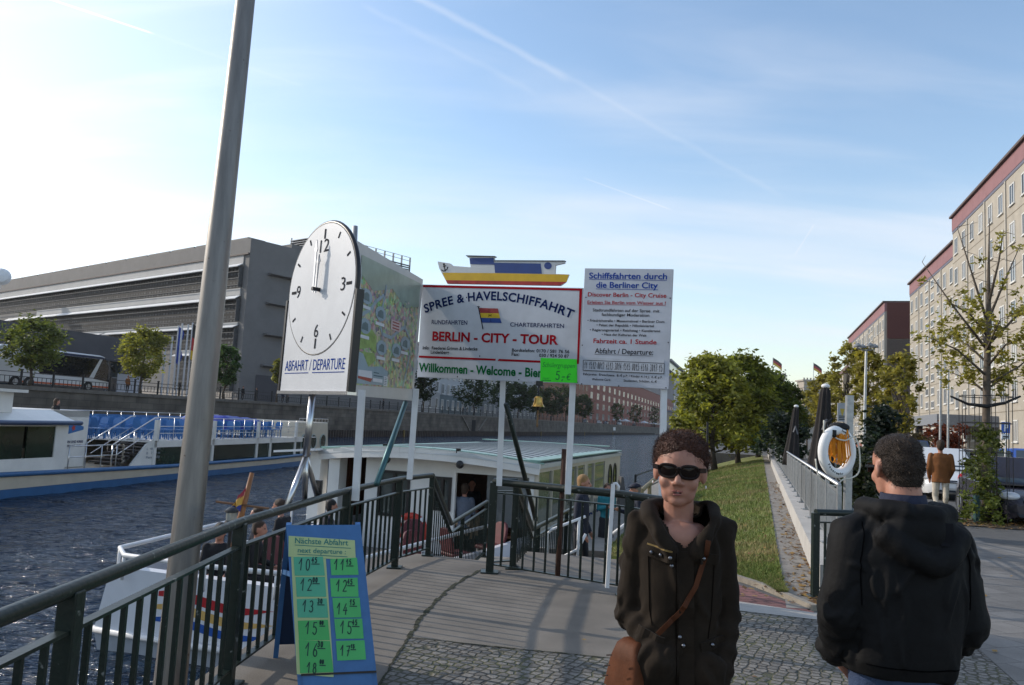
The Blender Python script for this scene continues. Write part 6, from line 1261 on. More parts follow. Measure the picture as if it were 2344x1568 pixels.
# ---- long excursion boat out on the river
BA = P(0, 1140, 25.0); BD = (Vector((4.9, 29, 0))).normalized(); BN = Vector((-BD.y, BD.x, 0)); B0 = Vector((-16.3, 25, WZ))
def bs(x):                               # along-boat station of the near side at picture column x
    k = (x-W/2)/F; return (k*B0.y-B0.x)/(BD.x-k*BD.y)
def bp(s, t, z): return B0+BD*s+BN*t+Vector((0, 0, z-WZ))
def bblock(mb, s0, s1, t0, t1, z0, z1, mi=0): return mb.hexa([bp(s0, t0, z0), bp(s1, t0, z0), bp(s1, t1, z0), bp(s0, t1, z0), bp(s0, t0, z1), bp(s1, t0, z1), bp(s1, t1, z1), bp(s0, t1, z1)], mi)
def bz(x, y): s = bs(x); return hpx(x, y, bp(s, 0, 0).y)
def big_boat():
    t = thing('excursion_boat', 'long white and blue excursion boat with open upper deck on the river', 'boat', bp(12, 3, WZ)); Wd = 6.2; sE = bs(790); st = [-16, -13, -9, 0, 10, 20, sE-3.5, sE-1.2, sE]
    def hw(s): return float(np.interp(s, [-16, -14, -9, sE-6, sE-1, sE], [.35, .7, 1, 1, .82, .55]))
    def zd(s): return float(np.interp(s, [-16, -5, 0, 6, 14, sE], [-.35, -.72, -.88, -1.0, -1.08, -1.0]))
    def ring(s, f0, f1, z0, z1): c = Wd/2; w = hw(s)*c; return [bp(s, c-w*f0, z0), bp(s, c-w*f1, z1), bp(s, c+w*f1, z1), bp(s, c+w*f0, z0)]
    mb = MB(); mb.loft([ring(s, .96, .985, -2.4, -1.36+.1*(zd(s)+1)) for s in st]); obj('lower_hull', mb, m_bbl, t, smooth=True, sharp=30)
    mb = MB(); mb.loft([ring(s, .99, 1.0, -1.37+.1*(zd(s)+1), zd(s)) for s in st]); obj('hull', mb, m_bcr, t, smooth=True, sharp=30)
    mb = MB(); mb.tube([bp(s, Wd/2-hw(s)*Wd/2-.03, zd(s)+.02) for s in st]+[bp(sE+.02, Wd/2, zd(sE))]+[bp(s, Wd/2+hw(s)*Wd/2+.03, zd(s)+.02) for s in reversed(st)], .085, 8); obj('rub_rail', mb, m_bbl, t, smooth=True)
    # forward saloon
    s0, s1 = -13, bs(196); zr = .80
    mb = MB(); bblock(mb, s0, s1, .35, .45, -.95, -.42); bblock(mb, s0, s1, .35, .45, zr-.13, zr); bblock(mb, s1-.62, s1, .34, .45, -.42, zr-.13); bblock(mb, s1-.2, s1, .4, Wd-.4, -.95, -.2); bblock(mb, s0, s1, Wd-.45, Wd-.35, -.95, zr); obj('saloon_wall', mb, m_bwh, t)
    for a, b in ((s0, -5.2), (-5.0, bs(105)-.1), (bs(105)+.05, s1-.62)): mb = MB(); bblock(mb, a, b, .38, .42, -.42, zr-.13); obj('saloon_window', mb, m_cab, t)
    mb = MB(); bblock(mb, s1-.25, s1-.2, .5, Wd-.5, -.2, zr-.1); obj('end_window', mb, m_cab, t)
    mb = MB(); mb.hexa([bp(s0, .15, zr), bp(s1+.35, .15, zr), bp(s1+.35, Wd-.15, zr), bp(s0, Wd-.15, zr), bp(s0, 1.1, zr+.55), bp(s1+.1, 1.1, zr+.42), bp(s1+.1, Wd-1.1, zr+.42), bp(s0, Wd-1.1, zr+.55)]); obj('saloon_roof', mb, m_bwh, t, bevel=.06)
    mb = MB(); mb.tube([bp(s0, .14, zr), bp(s1+.36, .14, zr), bp(s1+.36, Wd-.14, zr)], .08, 8); obj('roof_rim', mb, M('rim_navy', (.03, .06, .14), .4), t, smooth=True)
    # wheelhouse
    w1 = bs(112)-.4; z0, z1 = zr+.3, 1.86; mb = MB(); bblock(mb, w1-.85, w1, .8, Wd-.8, z0, z1-.06); bblock(mb, -9, w1-.85, .82, .92, z0, z0+.28); bblock(mb, -9, w1-.85, Wd-.9, Wd-.8, z0, z1-.06); obj('wheelhouse', mb, m_bwh, t)
    mb = MB(); bblock(mb, -9, w1-.85, .84, .9, z0+.28, z1-.06); obj('wheelhouse_window', mb, m_cab, t); mb = MB(); bblock(mb, -9, w1+.35, .55, Wd-.55, z1-.06, z1+.04); obj('wheelhouse_roof', mb, m_bwh, t)
    # middle: entrance wall, stairs, railing
    q0, q1 = bs(232), bs(298); zt = bz(270, 945); mb = MB(); bblock(mb, s1-.2, q1, 1.5, 1.62, -.95, zt); bblock(mb, s1-.2, q1, 1.5, Wd-.5, zt-.25, zt); bblock(mb, q1-.12, q1, 1.6, Wd-.5, -.9, zt-.25); obj('entrance_wall', mb, m_bwh, t)
    mb = MB(); bblock(mb, s1+.15, s1+.85, 1.46, 1.52, -.85, .85); obj('entrance_door', mb, m_cab, t)
    S = Board(bp(q0+.35, 1.49, zt-1.05), bp(q1-.25, 1.49, zt-1.05), bp(q1-.25, 1.49, zt-.35), bp(q0+.35, 1.49, zt-.35)); mb = MB(); S.poly(mb, [(.02, .15), (.98, .45), (.98, .62), (.02, 1.)], .004, 0); S.poly(mb, [(.46+.12*math.cos(k)*(1 if i % 2 else .5), .55+.2*math.sin(k)*(1 if i % 2 else .5)) for i, k in enumerate(np.arange(0, 6.28, .6283))], .008, 1); obj('pennant_emblem', mb, [M('pen_blue', (.03, .14, .36), .5), M('pen_red', (.4, .04, .03), .5)], t)
    mb = MB(); S.text(mb, 'STERN UND KREIS', .0, -.28, 1.02, -.14, .004, 0, .02, warp=lambda a, b: (1.02*a, -.28+.13*b)); S.text(mb, 'SCHIFFAHRT GMBH', 0, 0, 0, 0, .004, 0, .01, warp=lambda a, b: (.98*a, -.5+.11*b)); S.rect(mb, -.1, -1.2, .12, -1.08, .004, 1); obj('wall_lettering', mb, [m_navy, m_lred], t)
    u0 = bs(385); zf = .07
    mb = MB(); n = 8
    for k in range(n): a = bs(300)+.1+(u0-bs(300))*k/n*.92; z = -.85+(zf+.85)*(k+1)/n; bblock(mb, a, a+.42, .35, 1.45, z-.05, z); bblock(mb, a+.36, a+.42, .35, 1.45, z-.16, z-.05)
    obj('stairs', mb, M('stair_dark', (.06, .055, .055), .7), t)
    mb = MB()
    for tt in (.28, 1.45): mb.prism([bp(bs(335), tt, -.98), bp(u0+.9, tt, -.98), bp(u0+.9, tt, zf+.05), bp(u0-.1, tt, zf+.05), bp(u0-.5, tt, zf-.15)], BN*.07)
    obj('stair_side', mb, m_bwh, t)
    L3 = Board(bp(u0-1.15, .27, -.9), bp(u0+.75, .27, -.9), bp(u0+.75, .27, .0), bp(u0-1.15, .27, .0)); mb = MB(); dat = M('boat_print', (.22, .25, .30), .5, var=0)
    for i, s in enumerate(('L  46,00 m', 'B   7,00 m', 'Pers.  300')): L3.text(mb, s, 0, 0, 0, 0, .003, 0, .01, warp=lambda a, b, i=i: (.38+.5*a, .66-.2*i+.11*b))
    obj('size_lettering', mb, dat, t)
    for tt in (.30, 1.45):
        mb = MB(); hi = [bp(bs(296), tt, -.05), bp(u0, tt, zf+.98)]; lo = [bp(bs(306), tt, -.45), bp(u0+.1, tt, zf+.5)]; mb.tube(hi+[bp(u0+.3, tt, zf+1.0)], .028, 8); mb.tube(lo, .022, 6); mb.tube([hi[0], hi[0]-Vector((0, 0, .85))], .028, 6); mb.tube([hi[0].lerp(hi[1], .5), hi[0].lerp(hi[1], .5)-Vector((0, 0, .9))], .022, 6); obj('stair_rail', mb, m_steel, t, smooth=True)
    mb = MB()
    for z in (-.05, -.45): mb.tube([bp(s1+.1, .3, z), bp(bs(306), .3, z)], .022, 6)
    for s in np.linspace(s1+.1, bs(306), 4): mb.tube([bp(s, .3, -.95), bp(s, .3, -.04)], .022, 6)
    obj('side_rail', mb, m_steel, t, smooth=True); mb = MB(); mb.tube([bp(bs(318)+.05*math.sin(k*2.1), .24+.03*math.cos(k), -.05-.03*k) for k in range(26)], .03, 6); obj('rope_coil', mb, M('rope_grey', (.3, .27, .22), .9, bump=.4), t, smooth=True)
    # aft saloon with upper deck
    a0, a1 = bs(387), bs(715); zdk = zf
    mb = MB(); bblock(mb, a0-.1, a1, .2, .32, zdk-.28, zdk); bblock(mb, u0-.5, a1+2.2, .3, Wd-.3, zdk-.06, zdk); bblock(mb, a0, a1, Wd-.4, Wd-.3, -1., zdk-.05); obj('upper_deck', mb, m_bwh, t)
    cols = [387, 516, 615, 700]; ed = [bs(x) for x in cols]+[a1]
    for i in range(len(ed)-1): mb = MB(); bblock(mb, ed[i]+.08, ed[i+1]-.08, .27, .31, -1.0, zdk-.28); obj('saloon_window', mb, m_cab, t)
    for s in ed[:-1]+[bs(645)]:
        mb = MB(); bblock(mb, s-.09, s+.09, .2, .3, -1.0, zdk); bblock(mb, s-.1, s+.1, .16, .28, zdk, zdk+.9) if s != bs(645) else None; obj('pillar', mb, m_bwh, t)
    zz = zdk+1.0; mb = MB()
    for z in (zz, zdk+.62, zdk+.32):
        mb.tube([bp(u0+.3, .24, z), bp(a1, .24, z)], .022 if z == zz else .015, 6)
    for z in (zz+.1, zdk+.55): mb.tube([bp(q1, Wd-.3, z), bp(a1, Wd-.3, z)], .02, 6)
    for s in np.arange(u0+.3, a1, 1.05): mb.tube([bp(s, .24, zdk), bp(s, .24, zz)], .015, 6); mb.tube([bp(s, Wd-.3, zdk), bp(s, Wd-.3, zz+.1)], .015, 6)
    obj('deck_rail', mb, m_steel, t, smooth=True)
    mb = MB(); bblock(mb, q1, a1-2.5, Wd-.26, Wd-.24, zdk+.05, zdk+.95); obj('wind_screen', mb, M('screen_blue', (.05, .16, .36), .3, var=.3, scale=2), t)
    # stern house with portholes
    zt2 = bz(750, 968); mb = MB(); pr = [(a1-.3, -1.02), (sE-.6, -1.02), (sE-1.0, zt2), (a1-.3, zt2)]; mb.prism([bp(a, .45, z) for a, z in pr], BN*(Wd-1.0)); obj('stern_house', mb, m_bcr, t, bevel=.05)
    for x in (726, 747, 768):
        s = bs(x); c = bp(s, .43, -.25); mb = MB(); mb.lathe(c, [(0, .015), (.42, .015), (.42, -.1)], 20, axis=tuple(-BN)); o = obj('porthole', mb, m_cab, t); mb = MB(); k = 20; mb.tube([c+BD*(.45*math.cos(2*math.pi*i/k))+Vector((0, 0, .45*math.sin(2*math.pi*i/k))) for i in range(k)], .04, 6, closed=True); obj('porthole_rim', mb, M('rim_green', (.3, .36, .34), .4), o)
    mb = MB(); 
    for s in np.arange(a1, sE-.8, .5): mb.tube([bp(s, .5, zt2), bp(s, .5, zt2+.22)], .014, 5)
    mb.tube([bp(a1, .5, zt2+.22), bp(sE-.9, .5, zt2+.22)], .018, 6); obj('stern_rail', mb, m_steel, t)
    # tarpaulin over gear
    T0 = bs(585); V = []; nx, ny = 26, 10; L = 4.6
    for j in range(ny+1):
        for i in range(nx+1):
            u, v = i/nx, j/ny; e = min(u, 1-u, .12)/.12; f = min(v, 1-v, .2)/.2; h = .72*e**.6*f**.6*(1-.25*u)+.05*mnoise.noise((u*7, v*5, 2)); V.append(bp(T0+L*u, 1.0+3.6*v, zdk+.45+max(h, -.35)))
    mb = MB(); mb.add(V, [(j*(nx+1)+i, j*(nx+1)+i+1, (j+1)*(nx+1)+i+1, (j+1)*(nx+1)+i) for j in range(ny) for i in range(nx)]); obj('tarpaulin', mb, M('tarp_blue', (.02, .035, .30), .35, var=.15, scale=3, bump=.3, bscale=8), None, 'bright blue tarpaulin heaped over gear on the upper deck', 'tarpaulin', smooth=True)
    # chairs: one prototype, then copies
    m_ch = M('chair_blue', (.045, .155, .37), .4, var=.1); ch = thing('deck_chair', 'blue plastic chair on the upper deck of the excursion boat', 'chair', (0, 0, 0), 0, 'blue chairs on the upper deck')
    mb = MB(); mb.box((0, 0, .43), (.44, .42, .04)); obj('seat', mb, m_ch, ch, bevel=.015); mb = MB(); mb.prism([(-.2, .19, .48), (.2, .19, .48), (.22, .24, .78), (.14, .26, .88), (-.14, .26, .88), (-.22, .24, .78)], (0, .03, 0)); obj('backrest', mb, m_ch, ch)
    for i in (-1, 1):
        mb = MB(); mb.bar((i*.21, .18, .60), (i*.22, -.18, .62), .045, .03); obj('armrest', mb, m_ch, ch)
        for j in (-1, 1): mb = MB(); mb.bar((i*.2, j*.18, 0), (i*.18, j*.16, .42), .035); obj('leg', mb, m_ch, ch)
    yaw = math.atan2(BD.y, BD.x)-math.pi/2; first = True
    for i, s in enumerate(np.arange(q1+.5, a1-1.6, .92)):
        for j, tt in enumerate((.85, 1.4, 2.2, 2.75, 4.0, 4.6, 5.2)):
            if T0-.4 < s < T0+L+.3 and .5 < tt < 4.9 and s < a1: 
                if tt > 1.5: continue
            if s < u0+.6 and tt < 1.8: continue
            p = bp(s, tt, zdk)+Vector((rng.normal(0, .05), rng.normal(0, .05), 0)); rz = yaw+(math.pi if i % 2 else 0)+rng.normal(0, .12)
            if first: ch.location = p; ch.rotation_euler = (0, 0, rz); first = False
            else: dup(ch, p, rz)
big_boat()
# ---- salon boat moored at the landing
SD = RU.copy(); SN = Vector((SD.y, -SD.x, 0)); S0 = Vector((-3.9, 10.5, 0))
def sp_(s, t, z): return S0+SD*s+SN*t+Vector((0, 0, z))
def sblock(mb, s0, s1, t0, t1, z0, z1, mi=0): return mb.hexa([sp_(s0, t0, z0), sp_(s1, t0, z0), sp_(s1, t1, z0), sp_(s0, t1, z0), sp_(s0, t0, z1), sp_(s1, t0, z1), sp_(s1, t1, z1), sp_(s0, t1, z1)], mi)
def salon_boat():
    t = thing('salon_boat', 'white salon boat with green edged roof moored beside the landing', 'boat', sp_(9, 0, WZ)); K = [0, 1.2, 3, 5.5, 8, 14, 20, 23, 25]
    hw = lambda s: float(np.interp(s, [0, 1.2, 3, 5.5, 8, 18, 23, 25], [1.5, 1.72, 1.95, 2.25, 2.5, 2.5, 1.9, .9])); zt = lambda s: float(np.interp(s, [0, 2, 6, 20, 25], [-.56, -.72, -.78, -.75, -.3]))
    m_hw = M('salon_white', (.66, .67, .70), .32, var=.06, scale=2); m_hg = M('salon_grey', (.32, .34, .37), .45, var=.12, scale=2)
    def ring(s, z0, z1, f0, f1): w = hw(s); return [sp_(s-.25*(f0-.9)*(s == 0), -w*f0, z0), sp_(s-.12*(s == 0)*(f1 < 1), -w*f1, z1), sp_(s-.12*(s == 0)*(f1 < 1), w*f1, z1), sp_(s-.25*(f0-.9)*(s == 0), w*f0, z0)]
    mb = MB(); mb.loft([ring(s, -2.3, -1.42, .88, 1.08) for s in K]); obj('lower_hull', mb, m_hg, t, smooth=True, sharp=35)
    # open shell: outer skin, inner skin and rim so the well deck is open
    mb = MB(); U = lambda s, f, z, sd: sp_(s-(.06 if s == 0 else 0)*(z > -1), sd*hw(s)*f, z)
    for sd in (-1, 1):
        for a, b in zip(K[:-1], K[1:]): 
            q = [U(a, 1.08, -1.42, sd), U(b, 1.08, -1.42, sd), U(b, .95, zt(b), sd), U(a, .95 if a else .92, zt(a), sd)]; mb.quad(*(q if sd < 0 else q[::-1])); w = [U(a, .90, zt(a), sd), U(b, .90, zt(b), sd), U(b, .90, -1.32, sd), U(a, .90, -1.32, sd)]; mb.quad(*(w if sd < 0 else w[::-1])); r = [q[3], q[2], w[1], w[0]] if sd < 0 else [q[3], q[2], w[1], w[0]]; mb.quad(*(r if sd < 0 else r[::-1]))
    mb.quad(U(0, 1.08, -1.42, -1), U(0, .92, zt(0), -1), U(0, .92, zt(0), 1), U(0, 1.08, -1.42, 1)); a = sp_(.12, 0, 0); mb.quad(sp_(.12, -hw(0)*.9, -1.32), sp_(.12, hw(0)*.9, -1.32), sp_(.12, hw(0)*.9, zt(0)), sp_(.12, -hw(0)*.9, zt(0))); mb.quad(U(0, .92, zt(0), -1), sp_(.12, -hw(0)*.9, zt(0)), sp_(.12, hw(0)*.9, zt(0)), U(0, .92, zt(0), 1)); obj('hull', mb, m_hw, t)
    mb = MB(); mb.loft([[sp_(s, -hw(s)*.92, -1.4), sp_(s, -hw(s)*.92, -1.31), sp_(s, hw(s)*.92, -1.31), sp_(s, hw(s)*.92, -1.4)] for s in K]); obj('deck', mb, m_deck, t)
    mb = MB(); mb.tube([sp_(s, -hw(s)*1.09, -1.42) for s in reversed(K)]+[sp_(-.06, 0, -1.42)]+[sp_(s, hw(s)*1.09, -1.42) for s in K], .045, 8); obj('rub_rail', mb, m_white, t, smooth=True)
    T = Board(sp_(-.0, -hw(0)*1.08, -1.42), sp_(0, hw(0)*1.08, -1.42), sp_(-.06, hw(0)*.92, zt(0)), sp_(-.06, -hw(0)*.92, zt(0))); mb = MB()
    def swoosh(v0, th, mi, u0, u1):
        k = 16; up = []; lo = []
        for i in range(k+1): u = u0+(u1-u0)*i/k; w = th*math.sin(math.pi*min(1, (i/k)*1.0+.12))**.7; m_ = v0+.05*math.sin(2.2*math.pi*i/k+.6)-.04*i/k; up.append((u, m_+w/2)); lo.append((u, m_-w/2))
        for i in range(k): T.poly(mb, [lo[i], lo[i+1], up[i+1], up[i]], .006, mi)
    swoosh(.66, .15, 0, .30, .96); swoosh(.46, .14, 1, .30, .96); swoosh(.27, .13, 2, .30, .93); obj('stripe_paint', mb, [M('st_red', (.40, .02, .025), .4), M('st_yellow', (.60, .38, .12), .4), M('st_blue', (.02, .09, .36), .4)], t)
    # stern rail
    zr = -.36; mb = MB(); path = [sp_(5.5, -hw(5.5)*.96, zr+.05), sp_(2, -hw(2)*.98, zr), sp_(.2, -hw(0)*1.0, zr), sp_(-.12, -hw(0)*.75, zr-.02), sp_(-.18, .2, zr-.02), sp_(-.1, hw(0)*.8, zr-.02), sp_(.6, hw(.6)*1., zr), sp_(5.5, hw(5.5)*.96, zr+.05)]; mb.tube(path, .034, 8)
    for p in path: mb.tube([p, Vector((p.x, p.y, -.7))], .022, 6)
    obj('stern_rail', mb, m_white, t, smooth=True)
    # cabin
    s0, s1, w = 7.5, 18.4, 2.45; zb, zr = -1.31, .72; m_cr = M('cabin_cream', (.50, .45, .36), .45, var=.08, scale=1.2)
    px = lambda x: -1.75+0+ (lambda k: k)(0)
    def tq(x):                        # sideways place on the rear wall seen at picture column x
        k = (x-W/2)/F; c = sp_(s0, 0, 0); return (k*c.y-c.x)/(SN.x-k*SN.y)
    zq = lambda x, y: hpx(x, y, sp_(s0, tq(x), 0).y)
    mb = MB()
    for x0, x1, za, zc in ((856, 886, zb, zr), (886, 958, zb, zq(920, 1183)), (886, 958, zq(920, 1078), zr), (958, 1010, zb, zr), (1010, 1052, zb, zq(1030, 1170)), (1010, 1052, zq(1030, 1092), zr), (1052, 1060, zb, zr), (1060, 1226, zr-.25, zr), (1226, 1239, zb, zr)): sblock(mb, s0, s0+.09, tq(x0), min(tq(x1), w), za, zc)
    obj('rear_wall', mb, m_bwh, t)
    m_wd = M('window_black', (.015, .012, .012), .4, var=.1); m_gl = M('cabin_pane', (.05, .06, .055), .05, var=.5, scale=1.2, spec=.9)
    for x0, x1, y0, y1, nm in ((886, 958, 1078, 1183, 'rear_window'), (1010, 1052, 1092, 1170, 'door_window')):
        a, b, c, d = tq(x0), tq(x1), zq((x0+x1)/2, y1), zq((x0+x1)/2, y0); mb = MB(); f = .06
        for q in ((a, a+f, c, d), (b-f, b, c, d), (a+f, b-f, c, c+f), (a+f, b-f, d-f, d), ((a+b)/2-f/2, (a+b)/2+f/2, c+f, d-f)): sblock(mb, s0-.03, s0+.12, q[0], q[1], q[2], q[3])
        o = obj(nm, mb, m_wd, t); mb = MB(); sblock(mb, s0+.03, s0+.05, a+.01, b-.01, c+.01, d-.01); obj('pane', mb, m_gl, o)
    mb = MB(); sblock(mb, s0+.04, s0+.06, tq(1130), tq(1226), zb+.7, zr-.25); o = obj('glass_screen', mb, M('clear_pane', (.12, .13, .13), .04, var=.3, scale=1, spec=.9), t)
    mb = MB(); sblock(mb, s0+.5, s1-.5, -w+.1, -w+.16, zb, zr-.1); sblock(mb, s0+3.4, s0+3.5, -w+.2, w-.2, zb, zr-.1); obj('inner_wall', mb, M('wood_panel', (.10, .04, .022), .5, var=.3, scale=2, stretch=(1, 1, 8)), t)
    # starboard side: windows, pale panels, portholes
    segs = [(0, 1.25), (1.25, 2.5), (2.6, 3.9), (3.9, 5.1), (5.2, 6.1), (6.2, 7.9)]
    mb = MB(); sblock(mb, s0, s1, w-.06, w+.02, zb+.25, -.62); sblock(mb, s0, s1, w-.06, w+.02, .58, zr); sblock(mb, s0+8.0, s1, w-.06, w+.02, -.62, .58); sblock(mb, s0+4.95, s0+5.25, w-.06, w+.02, -.62, .58); sblock(mb, s1-.08, s1, -w, w, zb, zr)
    for a, b in segs: sblock(mb, s0+a, s0+a+.08, w-.05, w+.04, -.62, .58)
    obj('side_wall', mb, m_cr, t)
    m_sg = M('side_pane', (.16, .17, .12), .05, var=.3, scale=.6, spec=1.)
    for a, b in segs: mb = MB(); sblock(mb, s0+a+.08, s0+b, w-.03, w, -.62, .58); obj('side_window', mb, m_sg, t)
    for a in (8.9, 9.8):
        c = sp_(s0+a, w+.03, .0); mb = MB(); mb.add([c+SD*(.28*math.cos(k))+Vector((0, 0, .42*math.sin(k))) for k in np.linspace(0, 6.283, 24, endpoint=False)], [tuple(range(24))]); o = obj('porthole', mb, m_cab, t); mb = MB(); mb.tube([c+SD*(.3*math.cos(k))+Vector((0, 0, .44*math.sin(k))) for k in np.linspace(0, 6.283, 24, endpoint=False)], .025, 6, closed=True); obj('rim', mb, m_wd, o)
    mb = MB(); sblock(mb, s0, s1, -w-.02, -w+.04, zb, zr); obj('port_wall', mb, m_bwh, t)
    N_ = Board(sp_(s0+5.0, w*1.06, -1.15), sp_(s0+9.0, w*1.06, -1.1), sp_(s0+9.0, w*1.02, -.72), sp_(s0+5.0, w*1.02, -.76)); mb = MB(); N_.text(mb, 'BERLIN', .0, 0, 0, 0, .03, 0, .02, warp=lambda a, b: (.1+.8*a, .45+.5*b)); N_.text(mb, '12', .0, 0, 0, 0, .03, 0, .02, warp=lambda a, b: (.45+.2*a, -.2+.45*b)); obj('name_lettering', mb, m_navy, t)
    # roof: slightly arched, ribs across, green rim
    mb = MB(); k = 14; za = lambda q: zr+.05+.20*(1-(q*2-1)**2); aL, aR = -w-.35, w+.06
    rings = []
    for s in (s0-.55, s1): rings.append([sp_(s+(.5*(abs(i/k*2-1))**2 if s < s1 else 0), aL+(aR-aL)*i/k, za(i/k)) for i in range(k+1)]+[sp_(s+(.5*(abs(i/k*2-1))**2 if s < s1 else 0), aL+(aR-aL)*i/k, za(i/k)-.10) for i in reversed(range(k+1))])
    mb.loft(rings); obj('roof', mb, M('roof_glazing', (.44, .46, .46), .3, var=.15, scale=.8), t)
    for s in np.arange(s0+.6, s1-.6, .62):
        mb = MB()
        for i in range(k): mb.bar(sp_(s, aL+.5+(aR-aL-.9)*i/k, za((.5+(aR-aL-.9)*i/k)/(aR-aL))+.012), sp_(s, aL+.5+(aR-aL-.9)*(i+1)/k, za((.5+(aR-aL-.9)*(i+1)/k)/(aR-aL))+.012), .035, .02)
        obj('roof_rib', mb, M('rib_dark', (.20, .22, .23), .5), t)
    mg = M('roof_green', (.20, .33, .285), .4, var=.1); mb = MB()
    pl = [sp_(s0-.55+.5*(abs(i/k*2-1))**2, aL+(aR-aL)*i/k, za(i/k)+.01) for i in range(k+1)]
    for i in range(k): mb.bar(pl[i]+SD*.32, pl[i+1]+SD*.32, .60, .03)
    for tt, q in ((aL+.25, .05), (aR-.22, .95)): mb.bar(sp_(s0, tt, za(q)+.03), sp_(s1, tt, za(q)+.03), .45, .03)
    mb.bar(sp_(s1-.3, aL+.4, zr+.25), sp_(s1-.3, aR-.4, zr+.25), .5, .03); obj('roof_rim', mb, mg, t)
    mb = MB(); 
    for i in range(k): mb.bar(pl[i]+Vector((0, 0, -.12))+SD*.06, pl[i+1]+Vector((0, 0, -.12))+SD*.06, .10, .24)
    obj('roof_fascia', mb, m_bwh, t)
    mb = MB(); mb.hexa([sp_(s0-.5, -w-1.25, zr-.05), sp_(s0+1.8, -w-1.25, zr-.05), sp_(s0+1.8, -w-.2, zr+.05), sp_(s0-.5, -w-.2, zr+.05), sp_(s0-.5, -w-1.25, zr), sp_(s0+1.8, -w-1.25, zr), sp_(s0+1.8, -w-.2, zr+.1), sp_(s0-.5, -w-.2, zr+.1)]); obj('side_awning', mb, m_white, t)
    for tt in (-w-.55, -w-.05): mb = MB(); sblock(mb, s0-.05, s0+.3, tt, tt+.28, -.9, zr); obj('side_pillar', mb, m_bwh, t)
    for tt in (tq(1078), tq(915)): mb = MB(); c = sp_(s0-.42, tt, zr+.12); mb.box(c+Vector((0, 0, .1)), (.1, .1, .16)); mb.lathe(c+Vector((.05, -.1, -.15)), [(0, .08), (.07, .06), (.09, -.06), (0, -.06)], 12, axis=(0, -1, .2)); obj('deck_lamp', mb, m_black, t)
    # life ring on the rear wall
    c = P(940, 1215, sp_(s0, tq(940), 0).y-.12); lr = thing('life_ring', 'red life ring hanging on the rear wall of the salon boat', 'life ring', c); mb = MB(); mb.tube([c+SN*(.33*math.cos(k))+Vector((0, 0, .33*math.sin(k))) for k in np.linspace(0, 6.283, 32, endpoint=False)], .075, 10, closed=True); obj('ring', mb, M('ring_red', (.45, .04, .025), .5, var=.1), lr, smooth=True)
    mb = MB()
    for a in (.78, 2.35, 3.93, 5.5): mb.tube([c+SN*(.33*math.cos(a+k))+Vector((0, 0, .33*math.sin(a+k))) for k in (-.14, 0, .14)], .08, 10)
    obj('white_band', mb, m_white, lr, smooth=True)
    # jackstaff, boom, flag, lantern
    d = 11.0; st = thing('jackstaff', 'leaning brown wooden flag staff at the boat stern', 'flag staff', P(533, 1260, d)); mb = MB(); mb.tube([P(525, 1300, d), P(549, 1190, d), P(577, 1082, d+.1)], [.05, .045, .03], 10); obj('staff', mb, M('varnish_wood', (.27, .11, .035), .35, var=.25, scale=5), st, smooth=True); mb = MB(); mb.tube([P(494, 1148, d), P(616, 1164, d)], .016, 8); obj('yard', mb, M('yard_wood', (.16, .08, .035), .5), st)
    fl = thing('stern_flag', 'limp red yellow and blue flag on the wooden stern staff', 'flag', P(545, 1170, d)); mb = MB(); n = 8
    a0, a1, b0, b1 = P(563, 1112, d), P(552, 1172, d), P(541, 1143, d-.15), P(524, 1166, d-.2)
    for i in range(n):
        for j in range(n):
            f = lambda u, v: (a0.lerp(a1, v)).lerp(b0.lerp(b1, v), u)+Vector((0, .05*math.sin(u*7+v*3), .012*math.sin(u*9)))
            u0, u1, v0, v1 = i/n, (i+1)/n, j/n, (j+1)/n; m_ = (u0+v0*1.0+(1-u0)*0)/1.0; kk = 0 if (v0+.0)*1.0 < .28-.1*u0 else (1 if v0 < .74-.12*u0 else 2); mb.quad(f(u0, v0), f(u1, v0), f(u1, v1), f(u0, v1), kk)
    obj('cloth', mb, [M('sf_red', (.36, .04, .07), .8), M('sf_yellow', (.62, .38, .08), .8), M('sf_blue', (.03, .05, .25), .8)], fl, smooth=True)
    c = P(528, 1200, d-.3); ln = thing('stern_lantern', 'round brass and glass ship lantern on the boat stern', 'lantern', c); mb = MB(); mb.lathe(c, [(0, 0), (.085, 0), (.085, .03), (.07, .05), (.07, .055)], 18); mb.lathe(c, [(.075, .155), (.09, .16), (.085, .19), (.04, .225), (0, .23)], 18); obj('housing', mb, m_black, ln, smooth=True, sharp=40); mb = MB(); mb.lathe(c, [(.068, .05), (.072, .10), (.068, .158)], 18); obj('lens', mb, M('lantern_glass', (.42, .42, .38), .1, metal=.4), ln, smooth=True); mb = MB(); mb.tube([c, c-Vector((0, 0, .75))], .025, 8); obj('post', mb, m_black, ln)
salon_boat()
